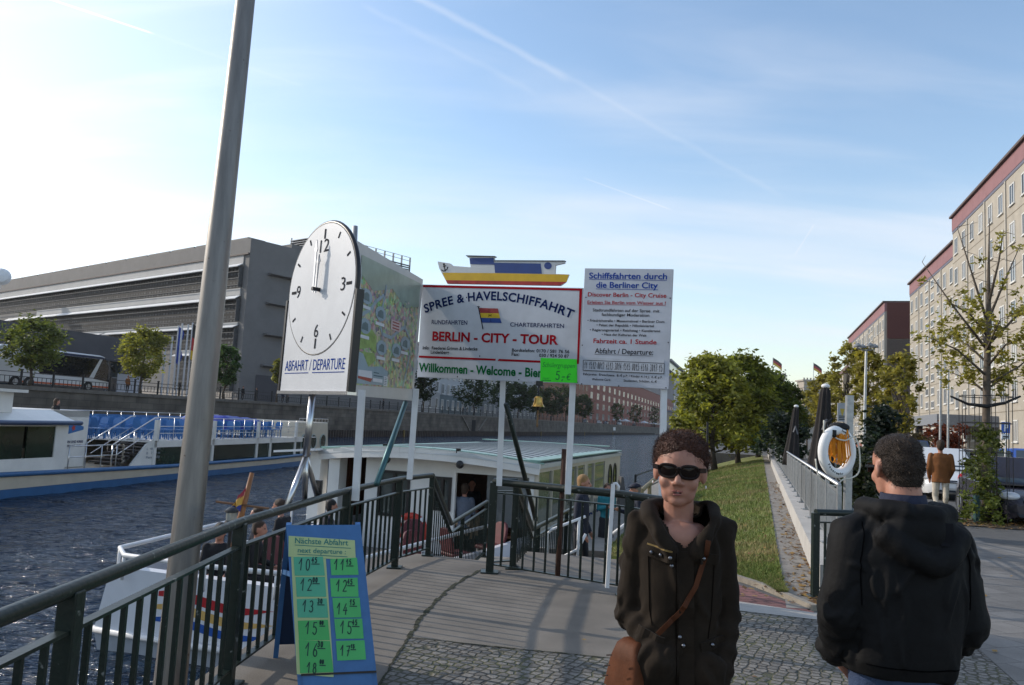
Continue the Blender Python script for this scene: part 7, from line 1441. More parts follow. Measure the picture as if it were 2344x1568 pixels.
# burgundy chairs and tables on the stern deck
m_bu = M('burgundy', (.10, .018, .024), .6, var=.2, scale=8)
def stern_chairs():
    ch = thing('stern_chair', 'burgundy upholstered chair on the stern deck', 'chair', (0, 0, 0), 0, 'burgundy chairs on the salon boat'); mb = MB(); mb.box((0, 0, .44), (.46, .44, .08)); obj('seat', mb, m_bu, ch, bevel=.03)
    mb = MB(); rings = []
    for u, w, yy in ((.48, .2, .19), (.65, .22, .22), (.80, .21, .25), (.90, .15, .27), (.93, .06, .275)): rings.append([(-w, yy-.025, u), (w, yy-.025, u), (w, yy+.035, u), (-w, yy+.035, u)])
    mb.loft(rings); obj('backrest', mb, m_bu, ch, bevel=.02)
    for i in (-1, 1):
        for j in (-1, 1): mb = MB(); mb.bar((i*.2, j*.18, 0), (i*.18, j*.17, .42), .035); obj('leg', mb, m_white, ch)
    yaw = math.atan2(SD.y, SD.x)-math.pi/2; first = True
    for (s, tt, rz, lab) in ((2.2, -.55, 0, 'burgundy chair nearest the wooden flag staff'), (2.4, .3, .2, 'burgundy chair behind the blue A-board'), (4.3, 1.25, 1.2, 'burgundy chair below the red life ring'), (5.3, 1.55, 2.5, 'burgundy chair right of the red life ring'), (5.6, .5, .4, 'burgundy chair by the cabin windows'), (6.4, 1.85, -.6, 'burgundy chair nearest the cabin opening'), (4.1, -.4, -1.2, 'burgundy chair beside the seated passengers')):
        p = sp_(s, tt, -1.31)
        if first: ch.location = p; ch.rotation_euler = (0, 0, yaw+rz); ch['label'] = lab; first = False
        else: dup(ch, p, yaw+rz, lab)
stern_chairs()
# floating landing stage
mb = MB(); e0, e1 = 14.6, 27
def ps_(s, t, z): return S0+SD*s+SN*t+Vector((0, 0, z))
t = thing('landing_stage', 'floating landing stage beside the salon boat', 'pontoon', ps_(12, 4, -1.7)); mb.hexa([ps_(3.8, 2.75, -1.9), ps_(16.5, 2.75, -1.9), ps_(16.5, 5.2, -1.9), ps_(3.8, 5.2, -1.9), ps_(3.8, 2.75, -1.25), ps_(16.5, 2.75, -1.25), ps_(16.5, 5.2, -1.25), ps_(3.8, 5.2, -1.25)]); obj('deck', mb, M('deck_planks', (.15, .13, .115), .8, var=.3, scale=6, stretch=(1, 8, 1)), t)
mb = MB(); mb.tube([P(1462, 1128, 17.5), P(1500, 1095, 20)], .05, 8); mb.tube([P(1468, 1175, 17.5), P(1468, 1118, 17.5)], .05, 6); mb.tube([P(1486, 1160, 18.8), P(1486, 1105, 18.8)], .05, 6); obj('gangway_rail', mb, M('bollard_wood', (.22, .18, .10), .7), t)
mb = MB(); mb.prism([P(1418, 1160, 19), P(1436, 1160, 19), P(1427, 1092, 19.4), P(1422, 1092, 19.4)], Vector((0, .5, 0))); obj('grey_cover', mb, M('cover_grey', (.07, .065, .06), .8), t)
# ================================================================ PEOPLE
m_skin = M('skin', (.36, .175, .125), .5, var=.10, scale=30, spec=.35); m_skin2 = M('skin_ruddy', (.40, .19, .13), .5, var=.10, scale=30)
for m_ in (m_skin, m_skin2): nodes(m_)[2].inputs['Subsurface Weight'].default_value = .12; nodes(m_)[2].inputs['Subsurface Radius'].default_value = (.01, .004, .002)
def cloth(name, col, rough=.85, var=.2): return M(name, col, rough, var=var, scale=9, bump=.25, bscale=45)
def cap(a, b, r1, r2, t): return ('c', tuple(a), tuple(b), r1, r2, t)
def hand_prims(w, dr, t, side=1):
    """a palm and five fingers leaving the wrist w in direction dr"""
    w = Vector(w); d = Vector(dr).normalized(); x = d.orthogonal().normalized(); o = [cap(w, w+d*.07, .024, .03, t)]
    for k, ln in ((-1.5, .055), (-.5, .07), (.5, .065), (1.5, .05)): b = w+d*.075+x*(.014*k); o.append(cap(b, b+d*ln+x*(.003*k), .0105, .009, t))
    b = w+d*.03+x*(.026*side); o.append(cap(b, b+d*.045+x*(.022*side), .012, .010, t)); return o
def figure(label, loc, rz, h=1.72, top=None, legs=None, hair=None, skin=None, shoes=None, sit=False, step=.12, arms=None, skirt=False, cap_=None, long_hair=False, voxel=.017, group=None, lean=0., hands=False, head=(0, 0), name='person', wide=1.):
    k = h/1.72; t = thing(name, label, 'person', loc, 0, group); base = .46 if sit else .90; ln = lean
    sh = Vector((0, -ln*.55, base+.52)); nk = sh+Vector((0, -.01-ln*.1, .06)); hd = nk+Vector((head[0]*.05, -.02-ln*.12, .13)); pr = []
    W_ = wide
    pr.append(('l', [((0, 0, base-.10), .155*W_, .115), ((0, -ln*.1, base+.08), .15*W_, .108), ((0, -ln*.3, base+.28), .175*W_, .125), ((0, sh.y, base+.46), .185*W_, .115), ((0, sh.y, base+.55), .10*W_, .08)], 0))
    for i, s in enumerate((-1, 1)):
        S = sh+Vector((s*.165*W_, 0, -.025)); e, w = (arms or (((.05, .02, -.29), (.03, -.10, -.53)), ((.05, .02, -.29), (.03, -.10, -.53))))[i]
        E = S+Vector((s*e[0], e[1], e[2])); Wp = S+Vector((s*w[0], w[1], w[2])); pr += [cap(S, E, .062, .05, 0), cap(E, Wp, .048, .038, 0)]
        if hands: pr += hand_prims(Wp, Wp-E, 2, s)
        else: pr.append(cap(Wp, Wp+(Wp-E).normalized()*.10, .032, .026, 2))
        hp = Vector((s*.09, 0, base-.02)); st = (step if s > 0 else -step)
        if sit: kn = Vector((s*.11, -.43, base+.02)); an = Vector((s*.11, -.40, .08))
        else: kn = Vector((s*.095, -st*.35-.02, base*.53)); an = Vector((s*.095, st*.9+.02, .09))
        pr += [cap(hp, kn, .088, .06, 1), cap(kn, an, .058, .042, 1), cap(an+Vector((0, .02, -.045)), an+Vector((0, -.15, -.052)), .042, .034, 4)]
    if skirt: pr.append(('l', [((0, 0, .36), .19, .16), ((0, 0, .6), .185, .15), ((0, 0, .92), .16, .115)], 1))
    pr += [cap(nk-Vector((0, 0, .08)), nk+Vector((0, -.01, .07)), .052, .05, 2), ('e', tuple(hd+Vector((0, .01, .02))), (.076, .095, .10), None, 2), ('e', tuple(hd+Vector((0, -.03, -.055))), (.056, .062, .06), None, 2), cap(hd+Vector((0, -.09, .005)), hd+Vector((0, -.108, -.03)), .011, .015, 2)]
    pr += [('e', tuple(hd+Vector((s*.078, .01, -.01))), (.012, .022, .032), None, 2) for s in (-1, 1)]
    pr += [('e', tuple(hd+Vector((0, .030, .055))), (.090, .098, .088), None, 3), ('e', tuple(hd+Vector((0, .05, .015))), (.086, .075, .08), None, 3)]
    if long_hair: pr += [cap(hd+Vector((0, .07, 0)), hd+Vector((0, .085, -.16)), .075, .05, 3)]
    else: pr += [('e', tuple(hd+Vector((0, .055, -.02))), (.078, .06, .075), None, 3)]
    if cap_: pr += [('e', tuple(hd+Vector((0, .01, .075))), (.098, .112, .065), None, 5), ('e', tuple(hd+Vector((0, -.12, .055))), (.07, .07, .012), None, 5)]
    V, Fa, tg = blob(pr, voxel, 2); V = V*k
    n = vnormals(V, Fa); V = V+n*(nz3(V, (9, 9, 6), 3.)*.010)[:, None]
    V = place(V, loc, rz)
    eyes = MB()
    o = obj('body', Mesh(V, Fa, tg), [top, legs, skin or m_skin, hair, shoes or m_black, cap_ or hair], t, smooth=True)
    for s in (-1, 1):
        q = place([tuple((hd+Vector((s*.032, -.078, .012)))*k)], loc, rz)[0]; eyes.ell(q, (.011, .011, .009), 8, 6)
    obj('eyes', eyes, M('eye_dark', (.02, .015, .012), .3, var=0), o); return t
h_br = M('hair_brown', (.045, .025, .014), .6, var=.3, scale=40, bump=.8, bscale=150); h_bl = M('hair_blond', (.32, .18, .07), .6, var=.3, scale=40, bump=.8, bscale=150); h_bk = M('hair_black', (.012, .010, .010), .5, var=.3, scale=40, bump=.8, bscale=150); h_gr = M('hair_grey', (.20, .16, .13), .6, var=.3, scale=40, bump=.8, bscale=150)
c_blk = cloth('coat_black', (.012, .012, .014)); c_navy = cloth('coat_navy', (.014, .017, .032)); c_teal = cloth('shirt_teal', (.02, .17, .21)); c_jean = cloth('jeans_blue', (.05, .085, .17)); c_tan = cloth('suede_brown', (.20, .075, .022)); c_cre = cloth('trousers_cream', (.50, .45, .37)); c_gb = cloth('shirt_greyblue', (.10, .12, .16)); c_bge = cloth('cloth_beige', (.36, .25, .15)); c_dk = cloth('trousers_dark', (.02, .02, .024)); sh_wh = M('shoes_white', (.5, .48, .45), .6)
cross = (((.03, .02, -.27), (-.10, -.20, -.22)), ((.03, .02, -.27), (-.13, -.17, -.20))); LNDZ = -1.25
a = P(1390, 1108, 18.0); figure('woman in a teal top and black skirt standing on the landing stage', (a.x, a.y, LNDZ), R(12), (a.z-LNDZ), c_teal, c_dk, h_br, None, sh_wh, skirt=True, arms=cross, long_hair=True, voxel=.013, hands=True, step=.03, group='people on the landing')
a = P(1334, 1090, 12.6); figure('blond man in a navy jacket on the stairs to the landing', (a.x, a.y, a.z-1.74), R(72), 1.74, c_navy, c_dk, h_bl, m_skin2, voxel=.013, hands=True, group='people on the landing')
a = P(1457, 1104, 15.5); figure('man in a dark cap and navy jacket facing the teal woman', (a.x, a.y, a.z-1.74), R(-80), 1.70, c_navy, c_dk, h_gr, m_skin2, cap_=M('cap_navy', (.014, .016, .03), .8), arms=(((.04, -.05, -.27), (-.02, -.30, -.20)), ((.05, .02, -.29), (.03, -.10, -.53))), voxel=.013, hands=True, step=.05, group='people on the landing')
a = P(2152, 1014, 17.5); figure('man in a brown suede jacket and cream trousers walking away', (a.x, a.y, 0), R(165), a.z+.04, c_tan, c_cre, h_br, m_skin2, M('shoes_brown', (.06, .035, .02), .5), wide=1.22, step=.16, voxel=.012, hands=True, arms=(((.05, .02, -.29), (.0, -.12, -.50)), ((.05, .02, -.29), (.0, -.12, -.50))))
sgp = 'passengers seated on the salon boat'
armt = (((.05, -.05, -.28), (-.04, -.28, -.34)), ((.05, -.05, -.28), (-.04, -.28, -.34)))
DKZ = -1.31
for i, (x, y, d, rz, top, hr, lh, lean, lab) in enumerate((
    (505, 1203, 11.6, 20, c_blk, h_bk, True, .1, 'seated passenger with black hair and black jacket left of the flag staff'), (573, 1214, 12.0, 90, c_blk, h_br, False, .15, 'seated passenger with brown hair just right of the flag staff'), (600, 1184, 13.6, -60, c_navy, h_br, False, .1, 'seated passenger in dark clothes under the tripod clock leg'),
    (676, 1150, 13.4, -100, c_blk, h_br, False, .35, 'passenger in black bending forward behind the railing'), (738, 1148, 14.6, 120, c_navy, h_bk, False, .2, 'passenger with black hair below the steel tripod of the clock'), (790, 1190, 13.0, 40, c_blk, h_br, True, .1, 'seated passenger in black half hidden by the A-board'))):
    a = P(x, y, d); figure(lab, (a.x, a.y, max(DKZ, a.z-1.26) if a.z-1.26 > DKZ-.3 else DKZ), R(rz), 1.72, top, c_dk, hr, m_skin2, sit=True, arms=armt, long_hair=lh, lean=lean, voxel=.018, group=sgp)
a = P(1080, 1098, 18.3); figure('dark haired woman in a black top seated in the boat doorway', (a.x, a.y, a.z-1.27), R(10), 1.72, c_blk, c_bge, h_bk, None, sit=True, arms=armt, voxel=.016, group=sgp)
a = P(1064, 1112, 17.6); figure('man in a grey blue shirt seated with his back to the doorway', (a.x, a.y, a.z-1.27), R(170), 1.75, c_gb, c_bge, h_br, None, sit=True, arms=armt, voxel=.016, group=sgp)
def cabin_furniture():
    t = thing('cabin_table', 'small dark wooden table in the boat cabin', 'table', sp_(8.4, 1.0, DKZ)); m = M('table_wood', (.16, .055, .025), .4, var=.25, scale=4); mb = MB(); c = sp_(8.6, 1.1, DKZ); mb.box(c+Vector((0, 0, .73)), (.8, .7, .05)); obj('tabletop', mb, m, t); mb = MB(); mb.tube([c, c+Vector((0, 0, .72))], .05, 8); obj('leg', mb, m, t)
    for i, (s, tt) in enumerate(((8.0, 1.7), (9.0, .4), (9.6, 1.8))):
        c = sp_(s, tt, DKZ); t = thing('cabin_chair', ('red brown wooden chair nearest the cabin opening', 'red brown wooden chair behind the cabin table', 'red brown wooden chair at the back of the cabin')[i], 'chair', c, 0, 'chairs inside the boat cabin'); mb = MB(); mb.box(c+Vector((0, 0, .45)), (.44, .44, .05)); obj('seat', mb, m, t); mb = MB(); mb.box(c+Vector((.2, 0, .72)), (.04, .44, .5)); obj('backrest', mb, m, t)
        for a in (-1, 1):
            for b in (-1, 1): mb = MB(); mb.box(c+Vector((.19*a, .19*b, .215)), (.04, .04, .43)); obj('leg', mb, m, t)
cabin_furniture()
a = P(130, 913, 31.0); figure('person in dark clothes with hair tied back on the excursion boat', (a.x, a.y, a.z-1.27), R(150), 1.72, c_blk, c_dk, h_br, None, sit=True, voxel=.02, long_hair=True)
fgp = 'passers-by on the far quay'
for i, (x, dt, hh, top, st, lab) in enumerate(((287, 2.2, 1.7, c_tan, .03, 'person in a brown coat beside the white billboard'), (553, 3.0, 1.75, c_blk, .12, 'person in black walking left of the grey door'), (585, 3.0, 1.72, c_dk, .15, 'person in dark clothes before the grey door'), (645, 2.6, 1.7, c_navy, .2, 'person in navy walking with a pushchair under the clock sign'), (658, 2.6, 1.1, c_blk, .1, 'child in dark clothes beside the walker under the clock sign'), (877, 2.4, 1.75, c_blk, .2, 'person in black walking between the map board posts'), (1060, 2.6, 1.75, c_dk, .15, 'person in dark clothes under the dark quay trees'), (1262, 2.6, 1.75, c_dk, .15, 'person in dark clothes right of the ship bell'))):
    b = fq(x, dt); figure(lab, (b.x, b.y, FZ), R(rng.choice([60, -110])), hh, top, c_dk, h_br, None, step=st, voxel=.03, group=fgp)
# ---------------------------------------------------------------- the woman in front
def head_prims(sx=1., hair=True):
    return [('e', (0, .004, .138), (.0735, .094, .087), None, 2), ('e', (0, -.020, .085), (.0625, .070, .088), None, 2), ('e', (0, -.055, .022), (.030, .030, .022), None, 2), ('e', (-.025, -.030, .042), (.029, .042, .036), None, 2), ('e', (.025, -.030, .042), (.029, .042, .036), None, 2), ('e', (0, -.045, .060), (.047, .044, .05), None, 2),
            ('e', (-.036, -.052, .078), (.026, .03, .026), None, 2), ('e', (.036, -.052, .078), (.026, .03, .026), None, 2), ('e', (0, -.058, .128), (.054, .032, .024), None, 2), cap((0, -.082, .118), (0, -.106, .084), .0075, .0115, 2), ('e', (-.012, -.091, .077), (.0095, .012, .008), None, 2), ('e', (.012, -.091, .077), (.0095, .012, .008), None, 2),
            ('e', (0, -.076, .048), (.03, .012, .016), None, 2),
            ('e', (-.076, .012, .098), (.010, .020, .031), (0, 0, .3), 2), ('e', (.076, .012, .098), (.010, .020, .031), (0, 0, -.3), 2)]
def xform(prims, Rm, off, s=1.):
    o = []; Rm = Matrix(Rm) if not isinstance(Rm, Matrix) else Rm; off = Vector(off)
    for p in prims:
        if p[0] == 'c': o.append(('c', tuple(Rm @ (Vector(p[1])*s)+off), tuple(Rm @ (Vector(p[2])*s)+off), p[3]*s, p[4]*s, p[5]))
        else: r = (Rm @ (Euler(p[3]).to_matrix() if p[3] else Matrix.Identity(3))).to_euler(); o.append(('e', tuple(Rm @ (Vector(p[1])*s)+off), tuple(q*s for q in p[2]), tuple(r), p[4]))
    return o
def wrinkle(V, Fa, prims_arms, amp=.007, seed=1., scale=(7, 7, 7), nf=70, armx=.17):
    n = vnormals(V, Fa); d = nz3(V, scale, seed)*amp+nz3(V, tuple(s*2.1 for s in scale), seed+9)*amp*.25
    for (a, b, r, wl, k) in prims_arms:
        a, b = np.array(a), np.array(b); ab = b-a; L = np.linalg.norm(ab); t = ((V-a) @ ab)/(L*L); q = V-(a+np.clip(t, 0, 1)[:, None]*ab); dist = np.linalg.norm(q, axis=1); msk = np.clip(1.6-dist/r, 0, 1)*((t > -.1) & (t < 1.1))
        ph = nz3(V, (6, 6, 6), seed+4)*2.4+(q[:, 0]*1.0+q[:, 1]*.7)/r*.9; d += msk*k*(np.sin(2*np.pi*t*L/wl+ph)*.6+np.abs(np.sin(np.pi*t*L/wl+ph*.6))*.4)
    g = np.random.default_rng(int(seed*10)); cz = V[:, 2]; lo, hi = cz.min(), cz.max()
    for i in range(nf):
        a = V[g.integers(len(V))]; na = n[np.argmin(((V-a)**2).sum(1))]; arm = abs(a[0]) > armx; sgn = np.sign(a[0]) or 1
        dr = np.array([sgn*(-.9), g.normal(0, .4), .55+g.normal(0, .5)]) if arm else np.array([g.normal(0, .35), 0, -1.]); dr -= na*(dr @ na); dr /= np.linalg.norm(dr)+1e-9
        L = (.05+.07*g.random()) if arm else (.08+.16*g.random()); t = np.clip((V-a) @ dr, -L/2, L/2); q = V-a-t[:, None]*dr; w = .010+.008*g.random(); bend = .02*np.sin(t/L*3+g.random()*6); side = np.cross(na, dr); q = q-bend[:, None]*side
        d2 = (q**2).sum(1); fall = 1-(2*np.abs(t)/L)**2; u = (q @ side); d += np.exp(-d2/(w*w))*fall*np.where(u > 0, 1, 1.)*(.011 if g.random() < .6 else -.009)
    return V+n*d[:, None]
def drape(bvh, pts, d, w, th, lift=.004, wdir=None):
    """a strip lying on a surface: pts are start points shot along d"""
    d = Vector(d); hit = []
    for p in pts:
        h = bvh.ray_cast(Vector(p), d)
        if h[0] is not None: hit.append((h[0]-d*lift, h[1]))
    mb = MB(); rings = []
    for i, (p, n) in enumerate(hit):
        t = (hit[min(i+1, len(hit)-1)][0]-hit[max(i-1, 0)][0]).normalized(); s = t.cross(-d).normalized(); rings.append([p-s*w/2+d*th, p+s*w/2+d*th, p+s*w/2-d*th*.2, p-s*w/2-d*th*.2])
    if len(rings) > 1: mb.loft(rings)
    return mb
def lerp_pts(ps, n=8):
    o = []
    for a, b in zip(ps[:-1], ps[1:]): o += [Vector(a).lerp(Vector(b), i/n) for i in range(n)]
    return o+[Vector(ps[-1])]
def woman():
    d0 = 2.95; loc = P(1556, 1200, d0); loc.z = 0; rz = R(-8); t = thing('person', 'woman in sunglasses and a dark brown parka with a brown shoulder bag', 'person', loc); Lp = lambda V: place(V, loc, rz)
    w1 = lambda p: Vector(Lp([tuple(p)])[0])
    hz = 1.372; Rh = Euler((R(4), R(2), R(-7))).to_matrix(); hoff = Vector((-.012, -.03, hz)); S_ = 1.13
    hp = xform(head_prims(), Rh, hoff, S_)
    body = hp+[cap((-.008, .0, 1.40), (-.004, .02, 1.24), .054, .060, 2), ('l', [((0, .01, .86), .13, .10), ((0, .01, 1.0), .125, .095), ((0, .01, 1.15), .145, .10), ((0, .01, 1.26), .15, .085), ((0, .015, 1.30), .085, .07)], 2), ('e', (.0, -.045, 1.25), (.10, .055, .06), None, 2)]
    for s in (-1, 1): body += [cap((s*.085, 0, .88), (s*.09, -.01, .48), .085, .06, 1), cap((s*.09, -.01, .48), (s*.09, .02, .10), .056, .042, 1), cap((s*.09, .03, .05), (s*.1, -.13, .04), .042, .036, 4), cap((s*.15, .01, 1.26), (s*.20, .04, 1.0), .04, .035, 2)]
    body += [cap((-.19, .03, .98), (-.07, -.085, .86), .033, .028, 2), cap((.19, .04, 1.0), (.14, -.04, .84), .033, .028, 2)]+hand_prims((-.07, -.085, .86), (.35, .15, -.7), 2)+hand_prims((.14, -.04, .84), (-.25, .05, -.7), 2, -1)
    V, Fa, tg = blob(body, .0050, 5)
    lips = M('lips', (.30, .105, .085), .5, var=.05); sq = lambda V, k: V*np.stack([1-k*np.clip((1.36-V[:, 2])/.08, 0, 1), np.ones(len(V)), np.ones(len(V))], 1); V = sq(V, .12); bo = obj('body', Mesh(Lp(V), Fa, tg), [c_blk, c_jean, m_skin, h_br, m_black, m_black, lips], t, smooth=True)
    H = lambda p: w1(Rh @ (Vector(p)*S_)+hoff)
    mb = MB(); mb.ell(H((0, -.0885, .0478)), (.0150, .0055, .0024), 12, 6); obj('teeth', mb, M('teeth', (.40, .36, .32), .3, var=0), bo)
    mb = MB(); mb.ell(H((0, -.0895, .0473)), (.0165, .0045, .0032), 12, 6); obj('mouth', mb, M('mouth_dark', (.06, .015, .012), .6, var=0), bo)
    mb = MB(); [mb.ell(H((x, -.0905+abs(x)*.25, z)), (rx, .0055, rz_), 14, 8) for x, z, rx, rz_ in ((-.008, .0528, .0115, .0038), (.008, .0528, .0115, .0038), (0, .0425, .0155, .0046))]; obj('lips', mb, lips, bo, smooth=True)
    for s in (-1, 1): mb = MB(); mb.ell(H((s*.084, .002, .062)), (.004, .004, .006), 10, 6); obj('earring', mb, M('pearl', (.75, .74, .72), .2, var=0), bo, smooth=True)
    # eyebrows just above the glasses
    # sunglasses
    sg_ = MB(); fr = MB()
    lens = []
    for s in (-1, 1):
        c = Vector((s*.0325, -.0955, .115)); k = 24; ring = []
        for i in range(k):
            a = 2*math.pi*i/k; x = .0285*math.copysign(abs(math.cos(a))**.75, math.cos(a)); z = .0195*math.copysign(abs(math.sin(a))**.8, math.sin(a)); ring.append(c+Vector((x, abs(c.x+x)**2*6.0-.003, z)))
        lens.append(ring); sg_.add([H(p) for p in ring]+[H(c+Vector((0, -.004, 0)))], [(i, (i+1) % k, k) for i in range(k)]); fr.tube([H(p) for p in ring], .0052, 8, closed=True)
        side = [H((s*.0635, -.080, .122)), H((s*.081, -.045, .120)), H((s*.083, .01, .114))]; fr.bar(side[0], side[1], .005, .017); fr.bar(side[1], side[2], .005, .013)
    fr.tube([H((-.007, -.099, .124)), H((0, -.101, .127)), H((.007, -.099, .124))], .005, 8)
    gl = obj('sunglasses', fr, M('glasses_frame', (.012, .007, .006), .3, var=0, spec=.15), t, smooth=True, sharp=40); obj('lens', sg_, M('lens_dark', (.010, .006, .005), .08, var=0, spec=.18), gl, smooth=True)
    # hair: drawn back curly cap and small curls
    hair = M('hair_auburn', (.062, .022, .012), .6, var=.45, scale=30, bump=1., bscale=140)
    hpz = xform([('e', (0, .012, .173), (.083, .092, .062), None, 3), ('e', (0, .05, .14), (.091, .066, .085), None, 3), ('e', (0, .085, .09), (.06, .05, .07), None, 3)], Rh, hoff, S_); Vh, Fh, th = blob(hpz, .007, 3)
    Vh = Vh+vnormals(Vh, Fh)*(nz3(Vh, (55, 55, 55), 1.)*.003+nz3(Vh, (22, 22, 22), 3.)*.005)[:, None]; ho = obj('hair', Mesh(Lp(Vh), Fh, th*0), [hair], t, smooth=True)
    g = np.random.default_rng(8); nn = vnormals(Vh, Fh); loc_y = (Vh-np.array(hoff)) @ np.array(Rh)[:, 1]/S_
    ok = np.where(loc_y > -.085)[0]; k = 9000; i = ok[g.integers(0, len(ok), k)]; n = nn[i]; back = np.array(Rh @ Vector((0, .8, .15)))
    p = Vh[i]+g.normal(0, .003, (k, 3)); u = n*.45+back+g.normal(0, .75, (k, 3)); u /= np.linalg.norm(u, axis=1)[:, None]; w = np.cross(u, n); w /= np.linalg.norm(w, axis=1)[:, None]+1e-9; L = (.007+.009*g.random(k))[:, None]; sw = np.cross(u, w)*.0007
    q1 = p+u*L*.5+w*L*.25*g.choice([-1, 1], k)[:, None]+n*.002; q2 = p+u*L+n*.003*g.random(k)[:, None]; V4 = np.stack([p-sw-n*.001, p+sw-n*.001, q1+sw, q1-sw, q2+sw*.4, q2-sw*.4], 1).reshape(-1, 3); b6 = np.arange(k)[:, None]*6
    F4 = np.concatenate([b6+np.array([[0, 1, 2, 3]]), b6+np.array([[3, 2, 4, 5]])]); from_np('curls', np.array(Lp(V4)), F4, [hair, M('hair_auburn_light', (.13, .05, .026), .6, var=.3)], (g.random(2*k) > .8).astype(int), parent=ho, kind='stuff')
    # parka
    A1, A2, A3 = (-.158, .01, 1.268), (-.196, .03, .968), (-.062, -.135, .835); B1, B2, B3 = (.158, .01, 1.268), (.195, .035, .985), (.165, -.075, .80)
    pk = [('l', [((.0, .01, .56), .205, .155, 2.2), ((.0, .01, .68), .198, .15, 2.2), ((0, .01, .82), .182, .142, 2.2), ((0, .01, .97), .162, .128, 2.2), ((0, .01, 1.10), .172, .132, 2.2), ((0, .01, 1.20), .182, .125, 2.3), ((0, .012, 1.28), .165, .098, 2.2), ((0, .02, 1.325), .105, .085, 2.0)], 0),
          cap(A1, A2, .066, .058, 1), cap(A2, A3, .058, .050, 1), cap(B1, B2, .066, .058, 1), cap(B2, B3, .058, .050, 1),
          ('e', (-.085, -.125, .83), (.085, .05, .075), None, 0), ('e', (.12, -.115, .80), (.07, .05, .08), None, 0), cap((-.14, -.045, .57), (-.12, -.06, .78), .085, .085, 0), cap((.13, -.035, .57), (.12, -.05, .78), .085, .085, 0)]
    for pts, r in (([(-.045, -.118, 1.215), (-.088, -.10, 1.265), (-.118, -.05, 1.315), (-.118, .02, 1.345), (-.08, .085, 1.35), (0, .11, 1.345)], .032), ([(.06, -.115, 1.215), (.092, -.10, 1.265), (.118, -.05, 1.315), (.118, .02, 1.345), (.08, .085, 1.35), (0, .11, 1.345)], .032), ([(-.09, .10, 1.31), (0, .15, 1.27), (.09, .10, 1.31)], .05)):
        for a, b in zip(pts[:-1], pts[1:]): pk.append(cap(a, b, r, r, 0))
    V, Fa, tg = blob(pk, .0070, 5)
    V = wrinkle(V, Fa, [(A1, A2, .085, .10, .004), (A2, A3, .085, .06, .006), (B1, B2, .085, .10, .004), (B2, B3, .08, .06, .006)], .0055, 2.3, (7, 7, 2.6), 90, .15)
    V = sq(V, .11); fc = np.array([V[list(f)].mean(0) for f in Fa]); x0 = .010
    keep = ~((fc[:, 1] < .03) & (fc[:, 2] > 1.222+np.abs(fc[:, 0]-x0)*1.15) & (np.abs(fc[:, 0]-x0) < .088) & (np.hypot(fc[:, 0]-x0, fc[:, 1]-.02) < .3) & (fc[:, 2] < 1.37)); Fk = [f for f, k in zip(Fa, keep) if k]; tk = tg[keep]*0
    pkm = M('parka_brown', (.0185, .0128, .0085), .85, spec=.12, var=.25, scale=12, bump=.10, bscale=30); nodes(pkm)[2].inputs['Sheen Weight'].default_value = .03
    po = obj('parka', Mesh(Lp(V), Fk, tk), [pkm], t, smooth=True); sd = po.modifiers.new('s', 'SOLIDIFY'); sd.thickness = .006; sd.offset = -1
    bvh = BVHTree.FromPolygons([tuple(v) for v in V], Fk); pkd = M('parka_seam', (.009, .0065, .005), .95, var=.1, spec=.02)
    F_ = (0, 1, 0)
    def strip(nm, pts, w, m, th=.004, lift=.003, par=po):
        mb = drape(bvh, [(x, -.6, z) for x, z in lerp_pts2(pts)], F_, w, th, lift)
        if mb.v: mb.v = [tuple(q) for q in Lp(mb.v)]; return obj(nm, mb, m, par, smooth=False)
    def lerp_pts2(ps, n=9): return [(a[0]+(b[0]-a[0])*i/n, a[1]+(b[1]-a[1])*i/n) for a, b in zip(ps[:-1], ps[1:]) for i in range(n)]+[ps[-1]]
    strip('placket', [(.014, 1.215), (.02, 1.05), (.026, .85), (.03, .6)], .052, pkm, .006); strip('seam', [(-.02, 1.21), (-.016, 1.05), (-.01, .85), (-.006, .6)], .003, pkd)
    strip('yoke_flap', [(-.115, 1.205), (-.075, 1.195), (-.03, 1.19)], .036, pkm, .008); strip('yoke_flap', [(.13, 1.19), (.10, 1.192), (.065, 1.195)], .036, pkm, .008)
    for (a, b) in (((-.12, 1.228), (-.035, 1.215)),): strip('zip', [a, b], .006, M('zip_brass', (.20, .14, .06), .35, metal=.8), .003)
    strip('pocket_flap', [(-.145, .93), (-.055, .90)], .034, pkm, .008); strip('pocket_flap', [(.075, .89), (.16, .91)], .034, pkm, .008)
    strip('chest_seam', [(-.115, 1.19), (-.105, 1.0), (-.095, .95)], .003, pkd); strip('chest_seam', [(.115, 1.17), (.11, 1.0), (.10, .92)], .003, pkd)
    stud = M('stud_metal', (.22, .22, .24), .3, metal=1.)
    for (x, z) in ((-.105, 1.202), (-.073, 1.197), (-.042, 1.194), (.075, 1.197), (.0, .925), (.012, .90), (.115, .90), (-.035, 1.165)):
        h = bvh.ray_cast(Vector((x, -.6, z)), Vector((0, 1, 0)))
        if h[0]: mb = MB(); p = h[0]+Vector((0, -.010, 0)); mb.lathe(w1(p), [(0, .003), (.0062, .002), (.0068, 0), (.0068, -.008)], 12, axis=tuple(Vector((math.sin(rz), -math.cos(rz), 0)))); obj('stud', mb, stud, po, smooth=True)
    # bag: strap across the chest and satchel at the hip
    leather = M('leather_tan', (.075, .026, .012), .6, var=.3, scale=10, spec=.1, bump=.06, bscale=60)
    bag = thing('shoulder_bag', 'tan leather satchel with long strap worn across the brown parka', 'bag', w1((-.19, -.06, .70)))
    mb = drape(bvh, [(x, -.6, z) for x, z in lerp_pts2([(.088, 1.262), (.08, 1.20), (.05, 1.10), (-.0, 1.01), (-.05, .955), (-.075, .925)])], F_, .017, .003, .011); mb.v = [tuple(q) for q in Lp(mb.v)]; obj('strap', mb, leather, bag)
    mb = MB(); yb = -.10; o = Vector((-.178, -.07, .0))
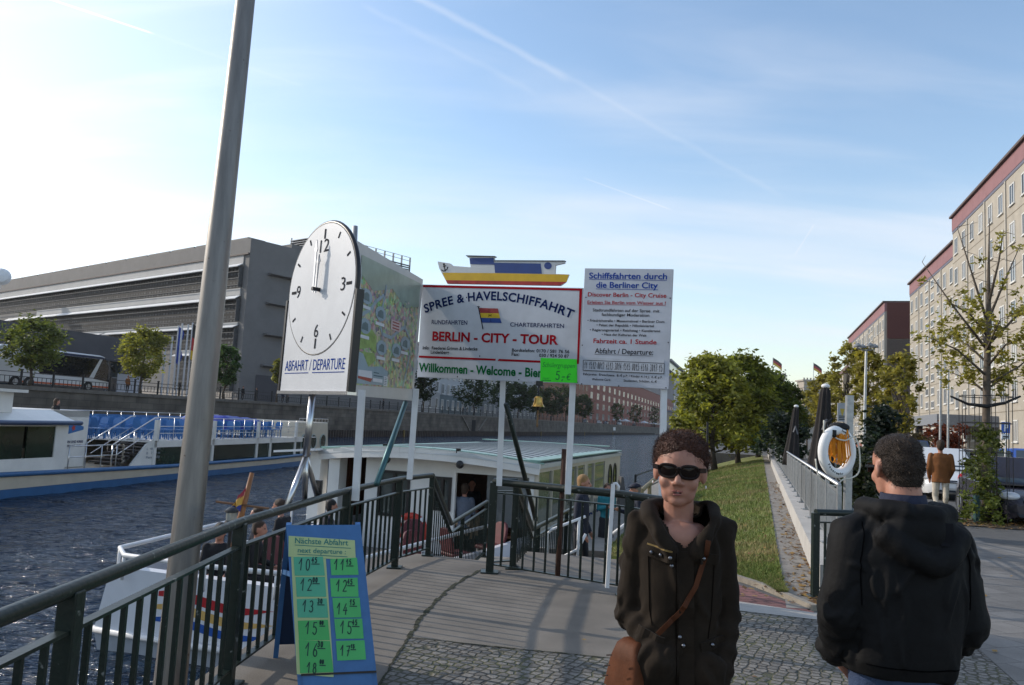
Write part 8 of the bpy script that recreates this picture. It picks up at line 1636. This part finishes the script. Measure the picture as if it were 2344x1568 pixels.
    rings = []
    for z, w, dpt in ((.60, .075, .035), (.64, .088, .045), (.74, .085, .045), (.82, .07, .04), (.875, .05, .03)):
        c = o+Vector((.028*(z-.6)/.28, 0, z)); e_ = (Vector((.62, -.78, 0)), Vector((.78, .62, 0))); rings.append([c+e_[0]*(w*math.copysign(abs(math.cos(a))**.3, math.cos(a)))+e_[1]*(dpt*math.copysign(abs(math.sin(a))**.3, math.sin(a))) for a in np.linspace(0, 6.283, 24, endpoint=False)])
    mb.loft([[w1(p) for p in r] for r in rings]); obj('pouch', mb, leather, bag, smooth=True, sharp=50)
    mb = MB(); rr = []
    for z, w, dpt in ((.72, .089, .050), (.82, .075, .046), (.872, .056, .038), (.89, .04, .02)):
        c = o+Vector((.028*(z-.6)/.28-.006, -.004, z)); rr.append([c+e_[0]*(w*math.copysign(abs(math.cos(a))**.3, math.cos(a)))+e_[1]*(dpt*math.copysign(abs(math.sin(a))**.3, math.sin(a))) for a in np.linspace(0, 6.283, 24, endpoint=False)])
    mb.loft([[w1(p) for p in r] for r in rr]); obj('flap', mb, M('leather_flap', (.095, .033, .015), .6, var=.3, scale=10, spec=.1, bump=.06, bscale=60), bag, smooth=True, sharp=50)
    for i in range(4): mb = MB(); c = o+Vector((-.06, -.02-.0*i, .84-.035*i)); mb.bar(w1(c+Vector((-.012-.006*i, -.03, 0))), w1(c+Vector((.006-.006*i, -.044, .006))), .004, .004); obj('stitch', mb, M('stitch_dark', (.03, .015, .01), .6, var=0), bag)
woman()
# ---------------------------------------------------------------- the man in the black jacket, seen from behind
def man():
    d0 = 3.0; loc = P(2062, 1300, d0); loc.z = 0; rz = 0.; t = thing('person', 'man in a padded black hooded jacket seen from behind', 'person', loc); Lp = lambda V: place(V, loc, rz); w1 = lambda p: Vector(Lp([tuple(p)])[0])
    yaw = R(180+4); Rh = Matrix.Rotation(yaw, 3, 'Z') @ Euler((R(6), 0, 0)).to_matrix(); S_ = 1.04; hoff = Vector((-.005, .02, 1.425)); hp = xform(head_prims(), Rh, hoff, S_)
    body = hp+[cap((0, -.02, 1.46), (0, -.03, 1.28), .062, .068, 2), ('l', [((0, 0, .80), .16, .12), ((0, 0, 1.0), .165, .12), ((0, 0, 1.2), .185, .125), ((0, -.01, 1.33), .17, .10), ((0, -.02, 1.37), .08, .07)], 0)]
    for s in (-1, 1): body += [cap((s*.095, 0, .84), (s*.105, .0, .46), .098, .068, 1), cap((s*.105, 0, .46), (s*.11, -.02, .10), .064, .048, 1), cap((s*.11, -.03, .05), (s*.12, .15, .04), .046, .038, 4), cap((s*.2, 0, 1.28), (s*.27, -.03, 1.0), .045, .04, 2), cap((s*.27, -.03, 1.0), (s*.20, .09, .83), .038, .03, 2)]+hand_prims((s*.195, .10, .82), (-.4*s, .3, -.4), 2, s)
    body += [('e', (0, 0, .82), (.17, .135, .12), None, 1)]
    V, Fa, tg = blob(body, .0066, 4); obj('body', Mesh(Lp(V), Fa, tg), [c_blk, M('jeans_blue2', (.035, .06, .13), .8, var=.25, scale=30, bump=.4, bscale=200), m_skin2, h_br, m_black, m_black, m_skin2], t, smooth=True)
    H = lambda p: w1(Rh @ (Vector(p)*S_)+hoff)
    mb = MB()
    for s in (-1, 1): mb.bar(H((s*.068, -.085, .118)), H((s*.082, .005, .112)), .004, .010); mb.bar(H((s*.012, -.094, .112)), H((s*.060, -.086, .112)), .004, .034)
    mb.bar(H((-.068, -.088, .118)), H((.068, -.088, .118)), .005, .008); obj('glasses', mb, M('glasses_black', (.01, .01, .012), .2, var=0), t)
    hair = M('hair_short_brown', (.040, .026, .018), .6, var=.4, scale=60, bump=1., bscale=220)
    hz = xform([('e', (0, .022, .166), (.077, .090, .068), None, 3), ('e', (0, .052, .120), (.074, .066, .078), None, 3), ('e', (0, .068, .066), (.056, .042, .045), None, 3)], Rh, hoff, S_); Vh, Fh, th = blob(hz, .007, 3); Vh = Vh+vnormals(Vh, Fh)*(nz3(Vh, (60, 60, 60), 1.)*.0015)[:, None]; ho = obj('hair', Mesh(Lp(Vh), Fh, th*0), [hair], t, smooth=True)
    g = np.random.default_rng(3); nn = vnormals(Vh, Fh); k = 9000; i = g.integers(0, len(Vh), k); p = Vh[i]+g.normal(0, .0025, (k, 3)); n = nn[i]; dr = n*.42+np.array([0, 0, -.55])+np.array(Rh @ Vector((0, .35, 0)))+g.normal(0, .22, (k, 3)); dr /= np.linalg.norm(dr, axis=1)[:, None]; L = (.006+.006*g.random(k))[:, None]; sd = np.cross(dr, g.normal(0, 1, (k, 3))); sd /= np.linalg.norm(sd, axis=1)[:, None]; sd *= .0009
    V3 = np.stack([p-sd-n*.002, p+sd-n*.002, p+dr*L], 1).reshape(-1, 3); from_np('hair_strands', Lp(V3), np.arange(3*k).reshape(-1, 3), [hair, M('hair_short_light', (.085, .058, .04), .6, var=.3)], (g.random(k) > .72).astype(int), parent=ho, kind='stuff')
    # shirt collar and jacket
    mb = MB(); mb.loft([ellring((0, -.02, 1.37), .092, .088, 28), ellring((0, -.015, 1.42), .082, .08, 28), ellring((0, -.012, 1.445), .078, .077, 28), ellring((0, -.012, 1.445), .070, .069, 28), ellring((0, -.02, 1.37), .08, .078, 28)], cap=False); mb.v = [tuple(q) for q in Lp(mb.v)]; obj('shirt_collar', mb, cloth('collar_navy', (.014, .018, .04)), t, smooth=True)
    A1, A2, A3 = (-.192, -.005, 1.265), (-.250, -.03, .99), (-.222, .07, .85); B1, B2, B3 = (.186, -.005, 1.265), (.236, -.03, .99), (.215, .09, .87)
    pk = [('l', [((-.02, 0, .80), .198, .150, 2.3), ((-.02, 0, .85), .218, .165, 2.3), ((-.01, 0, .95), .222, .172, 2.3), ((0, 0, 1.10), .232, .172, 2.3), ((0, 0, 1.22), .236, .160, 2.3), ((0, 0, 1.29), .215, .135, 2.2), ((0, -.003, 1.335), .172, .118, 2.0), ((0, -.006, 1.37), .130, .105, 2.0), ((0, -.01, 1.40), .10, .095, 2.0)], 0),
          cap(A1, A2, .092, .082, 1), cap(A2, A3, .082, .066, 1), cap(B1, B2, .092, .082, 1), cap(B2, B3, .082, .066, 1), cap((-.10, -.005, 1.32), A1, .075, .088, 0), cap((.10, -.005, 1.32), B1, .075, .088, 0)]
    # hood hanging on the back with its rolled rim
    for pts, r in (([(-.135, .02, 1.385), (-.115, -.085, 1.39), (-.04, -.135, 1.385), (.05, -.14, 1.38), (.125, -.09, 1.38), (.14, .02, 1.38)], .040), ([(-.12, -.13, 1.30), (-.05, -.165, 1.245), (.03, -.175, 1.215), (.10, -.165, 1.245), (.145, -.13, 1.30)], .045)):
        for a, b in zip(pts[:-1], pts[1:]): pk.append(cap(a, b, r, r, 2))
    pk += [('e', (.015, -.125, 1.32), (.135, .06, .085), None, 2)]
    V, Fa, tg = blob(pk, .0078, 7)
    V = wrinkle(V, Fa, [(A1, A2, .11, .13, .003), (A2, A3, .11, .07, .005), (B1, B2, .11, .13, .003), (B2, B3, .11, .07, .005), ((-.1, -.15, 1.36), (.12, -.15, 1.27), .10, .07, .003)], .0065, 5.1, (9, 9, 3.2), 90, .21)
    V[:, 0] *= .955; fc = np.array([V[list(f)].mean(0) for f in Fa]); keep = ~((np.hypot(fc[:, 0], fc[:, 1]+.01) < .088) & (fc[:, 2] > 1.385)); Fk = [f for f, q in zip(Fa, keep) if q]
    jm = M('jacket_black', (.0068, .0068, .0074), .74, var=.25, scale=10, bump=.14, bscale=40, spec=.16); jo = obj('jacket', Mesh(Lp(V), Fk, tg[keep]*0), [jm], t, smooth=True); sdm = jo.modifiers.new('s', 'SOLIDIFY'); sdm.thickness = .006; sdm.offset = -1
    bvh = BVHTree.FromPolygons([tuple(v) for v in V], Fk); seam = M('jacket_seam', (.003, .003, .0035), .95, var=0, spec=.0)
    def strip(nm, pts, w, m, th=.004):
        q = [(a[0]+(b[0]-a[0])*i/10, -.6, a[1]+(b[1]-a[1])*i/10) for a, b in zip(pts[:-1], pts[1:]) for i in range(11)]; mb = drape(bvh, q, (0, 1, 0), w, th, .002)
        if mb.v: mb.v = [tuple(x) for x in Lp(mb.v)]; obj(nm, mb, m, jo)
    strip('armhole_seam', [(-.17, 1.34), (-.2, 1.2), (-.195, 1.05)], .003, seam); strip('armhole_seam', [(.17, 1.34), (.2, 1.2), (.195, 1.05)], .003, seam); strip('hem_band', [(-.2, .85), (0, .845), (.17, .85)], .004, seam)
    strip('hood_tab', [(.075, 1.36), (.072, 1.28)], .045, M('jacket_patch', (.009, .009, .011), .8, var=0, spec=.1), .003)
    strip('jeans_stitch', [(-.19, .735), (-.05, .72)], .004, M('stitch_tan', (.2, .13, .06), .7, var=0)) 
man()
# ================================================================ CARS
m_tyre = M('tyre_rubber', (.015, .015, .016), .85, var=.1); m_rim = M('alloy', (.42, .43, .45), .3, metal=.9); m_cgl = M('car_glass', (.05, .065, .075), .04, var=.25, scale=1.5, spec=.9)
def car(label, loc, rz, col, L=4.1, Wd=1.76, Hh=1.5, name='parked_car', group='cars parked along the street', suv=0.):
    t = thing(name, label, 'car', (0, 0, 0), 0, group); pm = M('paint_'+'_'.join(f'{c:.2f}' for c in col), col, .22, var=.03, spec=.6); nodes(pm)[2].inputs['Coat Weight'].default_value = .25
    ys = [-.5, -.47, -.40, -.26, -.2, 0, .2, .36, .45, .49, .5]; zt = [.56, .66, .76, .86, .92, .95, .97, .98, .95, .86, .7]; hw = [.62, .80, .93, .98, 1, 1, 1, .99, .94, .86, .76]; rings = []
    zb = [.32, .24, .22, .22, .22, .22, .22, .22, .24, .3, .38]
    for y, z, w, b in zip(ys, zt, hw, zb):
        w *= Wd/2; z = z*(1+suv*.12); rings.append([(-w*.9, y*L, b), (-w, y*L, b+.16), (-w*1.0, y*L, .62 if z > .7 else b+.25), (-w*.93, y*L, z-.05), (-w*.78, y*L, z), (w*.78, y*L, z), (w*.93, y*L, z-.05), (w, y*L, .62 if z > .7 else b+.25), (w, y*L, b+.16), (w*.9, y*L, b)])
    mb = MB(); mb.loft(rings); body = obj('body', mb, pm, t, smooth=True, sharp=32, bevel=0)
    zb_ = .93*(1+suv*.12); gh = [(-.27, 0, .86), (-.10, 1, .72), (.02, 1, .73), (.30, .97, .70), (.475, 0.05, .78)]; mb = MB(); R2 = []
    for y, u, w in gh: z = zb_+(Hh-zb_)*u; w = w*Wd/2; R2.append([(-w-.05, y*L, zb_-.03), (-w, y*L, z-.03 if u > .1 else z), (-w*.9, y*L, z), (w*.9, y*L, z), (w, y*L, z-.03 if u > .1 else z), (w+.05, y*L, zb_-.03)])
    mb.loft(R2, closed=True); obj('cabin', mb, pm, t, smooth=True, sharp=30)
    ins = lambda p, q, e=.012: [tuple(Vector(a)+Vector(q)*e) for a in p]; zh = Hh
    mb = MB(); w0, w1_ = .80*Wd/2, .62*Wd/2; mb.prism(ins([(-w0, -.255*L, zb_+.03), (w0, -.255*L, zb_+.03), (w1_, -.112*L, zh-.07), (-w1_, -.112*L, zh-.07)], (0, -.9, .5)), (0, -.004, .004)); obj('windscreen', mb, m_cgl, t)
    mb = MB(); mb.prism(ins([(w0*.9, .465*L, zb_+.06), (-w0*.9, .465*L, zb_+.06), (-w1_, .315*L, zh-.10), (w1_, .315*L, zh-.10)], (0, .9, .5)), (0, .004, .004)); obj('rear_window', mb, m_cgl, t)
    for s in (-1, 1):
        for y0, y1, y2, y3 in ((-.21, .03, .03, -.10), (.05, .30, .28, .05)):
            a = lambda y, z: (s*((.765+.05*(1-(z-zb_)/(zh-zb_)))*Wd/2+.012), y*L, z); p = [a(y0, zb_+.04), a(y1, zb_+.04), a(y2, zh-.10), a(y3, zh-.10)]; mb = MB(); mb.prism(p if s < 0 else p[::-1], (s*.006, 0, 0)); obj('side_window', mb, m_cgl, t)
        for y in (-.31, .31):
            c = Vector((s*(Wd/2-.07), y*L, .31)); mb = MB(); mb.lathe(c, [(.12, .06), (.20, .075), (.305, .07), (.315, .04), (.315, -.13), (.1, -.13)], 24, axis=(s, 0, 0)); wh = obj('wheel', mb, m_tyre, t, smooth=True, sharp=35); mb = MB(); mb.lathe(c, [(0, .05), (.05, .07), (.19, .082), (.20, .06)], 20, axis=(s, 0, 0)); obj('rim', mb, m_rim, wh)
            mb = MB(); mb.add([(s*(Wd/2*.985+.012), y*L+.39*math.cos(k), max(.22, .31+.39*math.sin(k))) for k in np.linspace(-.25, math.pi+.25, 20)], [tuple(range(20)) if s < 0 else tuple(reversed(range(20)))]); obj('wheel_arch', mb, m_black, t)
        mb = MB(); mb.ell((s*.62*Wd/2*1.12, -.445*L, .71), (.19, .13, .085), 16, 10, rot=(.35, 0, s*.45)); obj('headlight', mb, M('lamp_glass', (.55, .57, .6), .08, var=0, spec=.9), t, smooth=True)
        mb = MB(); mb.ell((s*.68*Wd/2*1.12, .468*L, .86), (.10, .08, .15), 12, 8); obj('tail_light', mb, M('lamp_red', (.35, .012, .012), .15, var=0), t, smooth=True)
        mb = MB(); mb.ell((s*(Wd/2+.07), -.20*L, zb_+.08), (.10, .06, .075), 12, 8); obj('mirror', mb, pm, t, smooth=True)
    mb = MB(); mb.prism([(-.5, -.505*L, .30), (.5, -.505*L, .30), (.56, -.495*L, .42), (-.56, -.495*L, .42)], (0, .03, 0)); obj('lower_grille', mb, m_black, t); mb = MB(); mb.prism([(-.38, -.502*L, .56), (.38, -.502*L, .56), (.42, -.495*L, .64), (-.42, -.495*L, .64)], (0, .05, 0)); obj('grille', mb, m_black, t)
    mb = MB(); mb.box((0, -.512*L, .47), (.5, .02, .11)); obj('number_plate', mb, m_white, t); mb = MB(); mb.tube([(-.42, -.508*L, .60), (0, -.515*L, .595), (.42, -.508*L, .60)], .012, 6); obj('chrome_strip', mb, m_steel, t)
    t.location = loc; t.rotation_euler = (0, 0, rz); return t
street = R(-17.3)
car('dark plum grey hatchback with bright headlight parked behind the planting bed', (11.75, 18.3, -.10), street, (.030, .028, .040), Hh=1.5)
car('white compact car behind the man in the brown jacket', (13.5, 24.8, -.05), street, (.66, .66, .66), Hh=1.55, suv=.3)
car('bright blue small car at the far right edge of the car park', (17.6, 26.6, -.02), street, (.05, .12, .42), Hh=1.62, L=3.8)
car('dark estate car with red tail lamp behind the guarded tree', (18.6, 31.0, -.02), street+math.pi, (.02, .018, .022), Hh=1.5, L=4.4)
car('dark blue van-like car beyond the brown jacket man', (18.6, 36.5, -.02), street, (.05, .07, .13), Hh=1.75, suv=.5)
# cars standing on the far quay beyond the trees
for i, (x, dt, col, lab) in enumerate(((1340, 7, (.05, .06, .08), 'dark car parked by the brick block, left of the cafe parasols'), (1372, 7, (.55, .55, .56), 'pale car parked left of the white van on the far quay'), (1388, 7, (.06, .07, .10), 'dark blue car parked beside the pale car on the far quay'), (1452, 7, (.03, .03, .035), 'black car parked between the groups of cafe parasols'))):
    b = fq(x, dt); car(lab, (b.x, b.y, FZ), street+(math.pi if i % 2 else 0), col, group='cars parked on the far quay')
b = fq(1418, 4.8); car('white van standing below the leftmost cafe parasols', (b.x, b.y, FZ), street, (.6, .6, .6), L=4.8, Hh=2.2, Wd=1.95, suv=1.2, group='cars parked on the far quay')
# ================================================================ AIR
def haze():
    mb = MB(); mb.box((0, 1240, 41), (5200, 2640, 92)); m = bpy.data.materials.new('haze_air'); m.use_nodes = True; N, L = m.node_tree.nodes, m.node_tree.links
    for n in list(N):
        if n.type != 'OUTPUT_MATERIAL': N.remove(n)
    v = N.new('ShaderNodeVolumePrincipled'); v.inputs['Color'].default_value = (.90, .94, 1, 1); v.inputs['Density'].default_value = 0.0001; v.inputs['Anisotropy'].default_value = .3
    L.new(v.outputs[0], [n for n in N if n.type == 'OUTPUT_MATERIAL'][0].inputs['Volume'])
    o = obj('haze', mb, m, None, 'thin pale haze filling the air over the river', 'haze', kind='stuff')
haze()
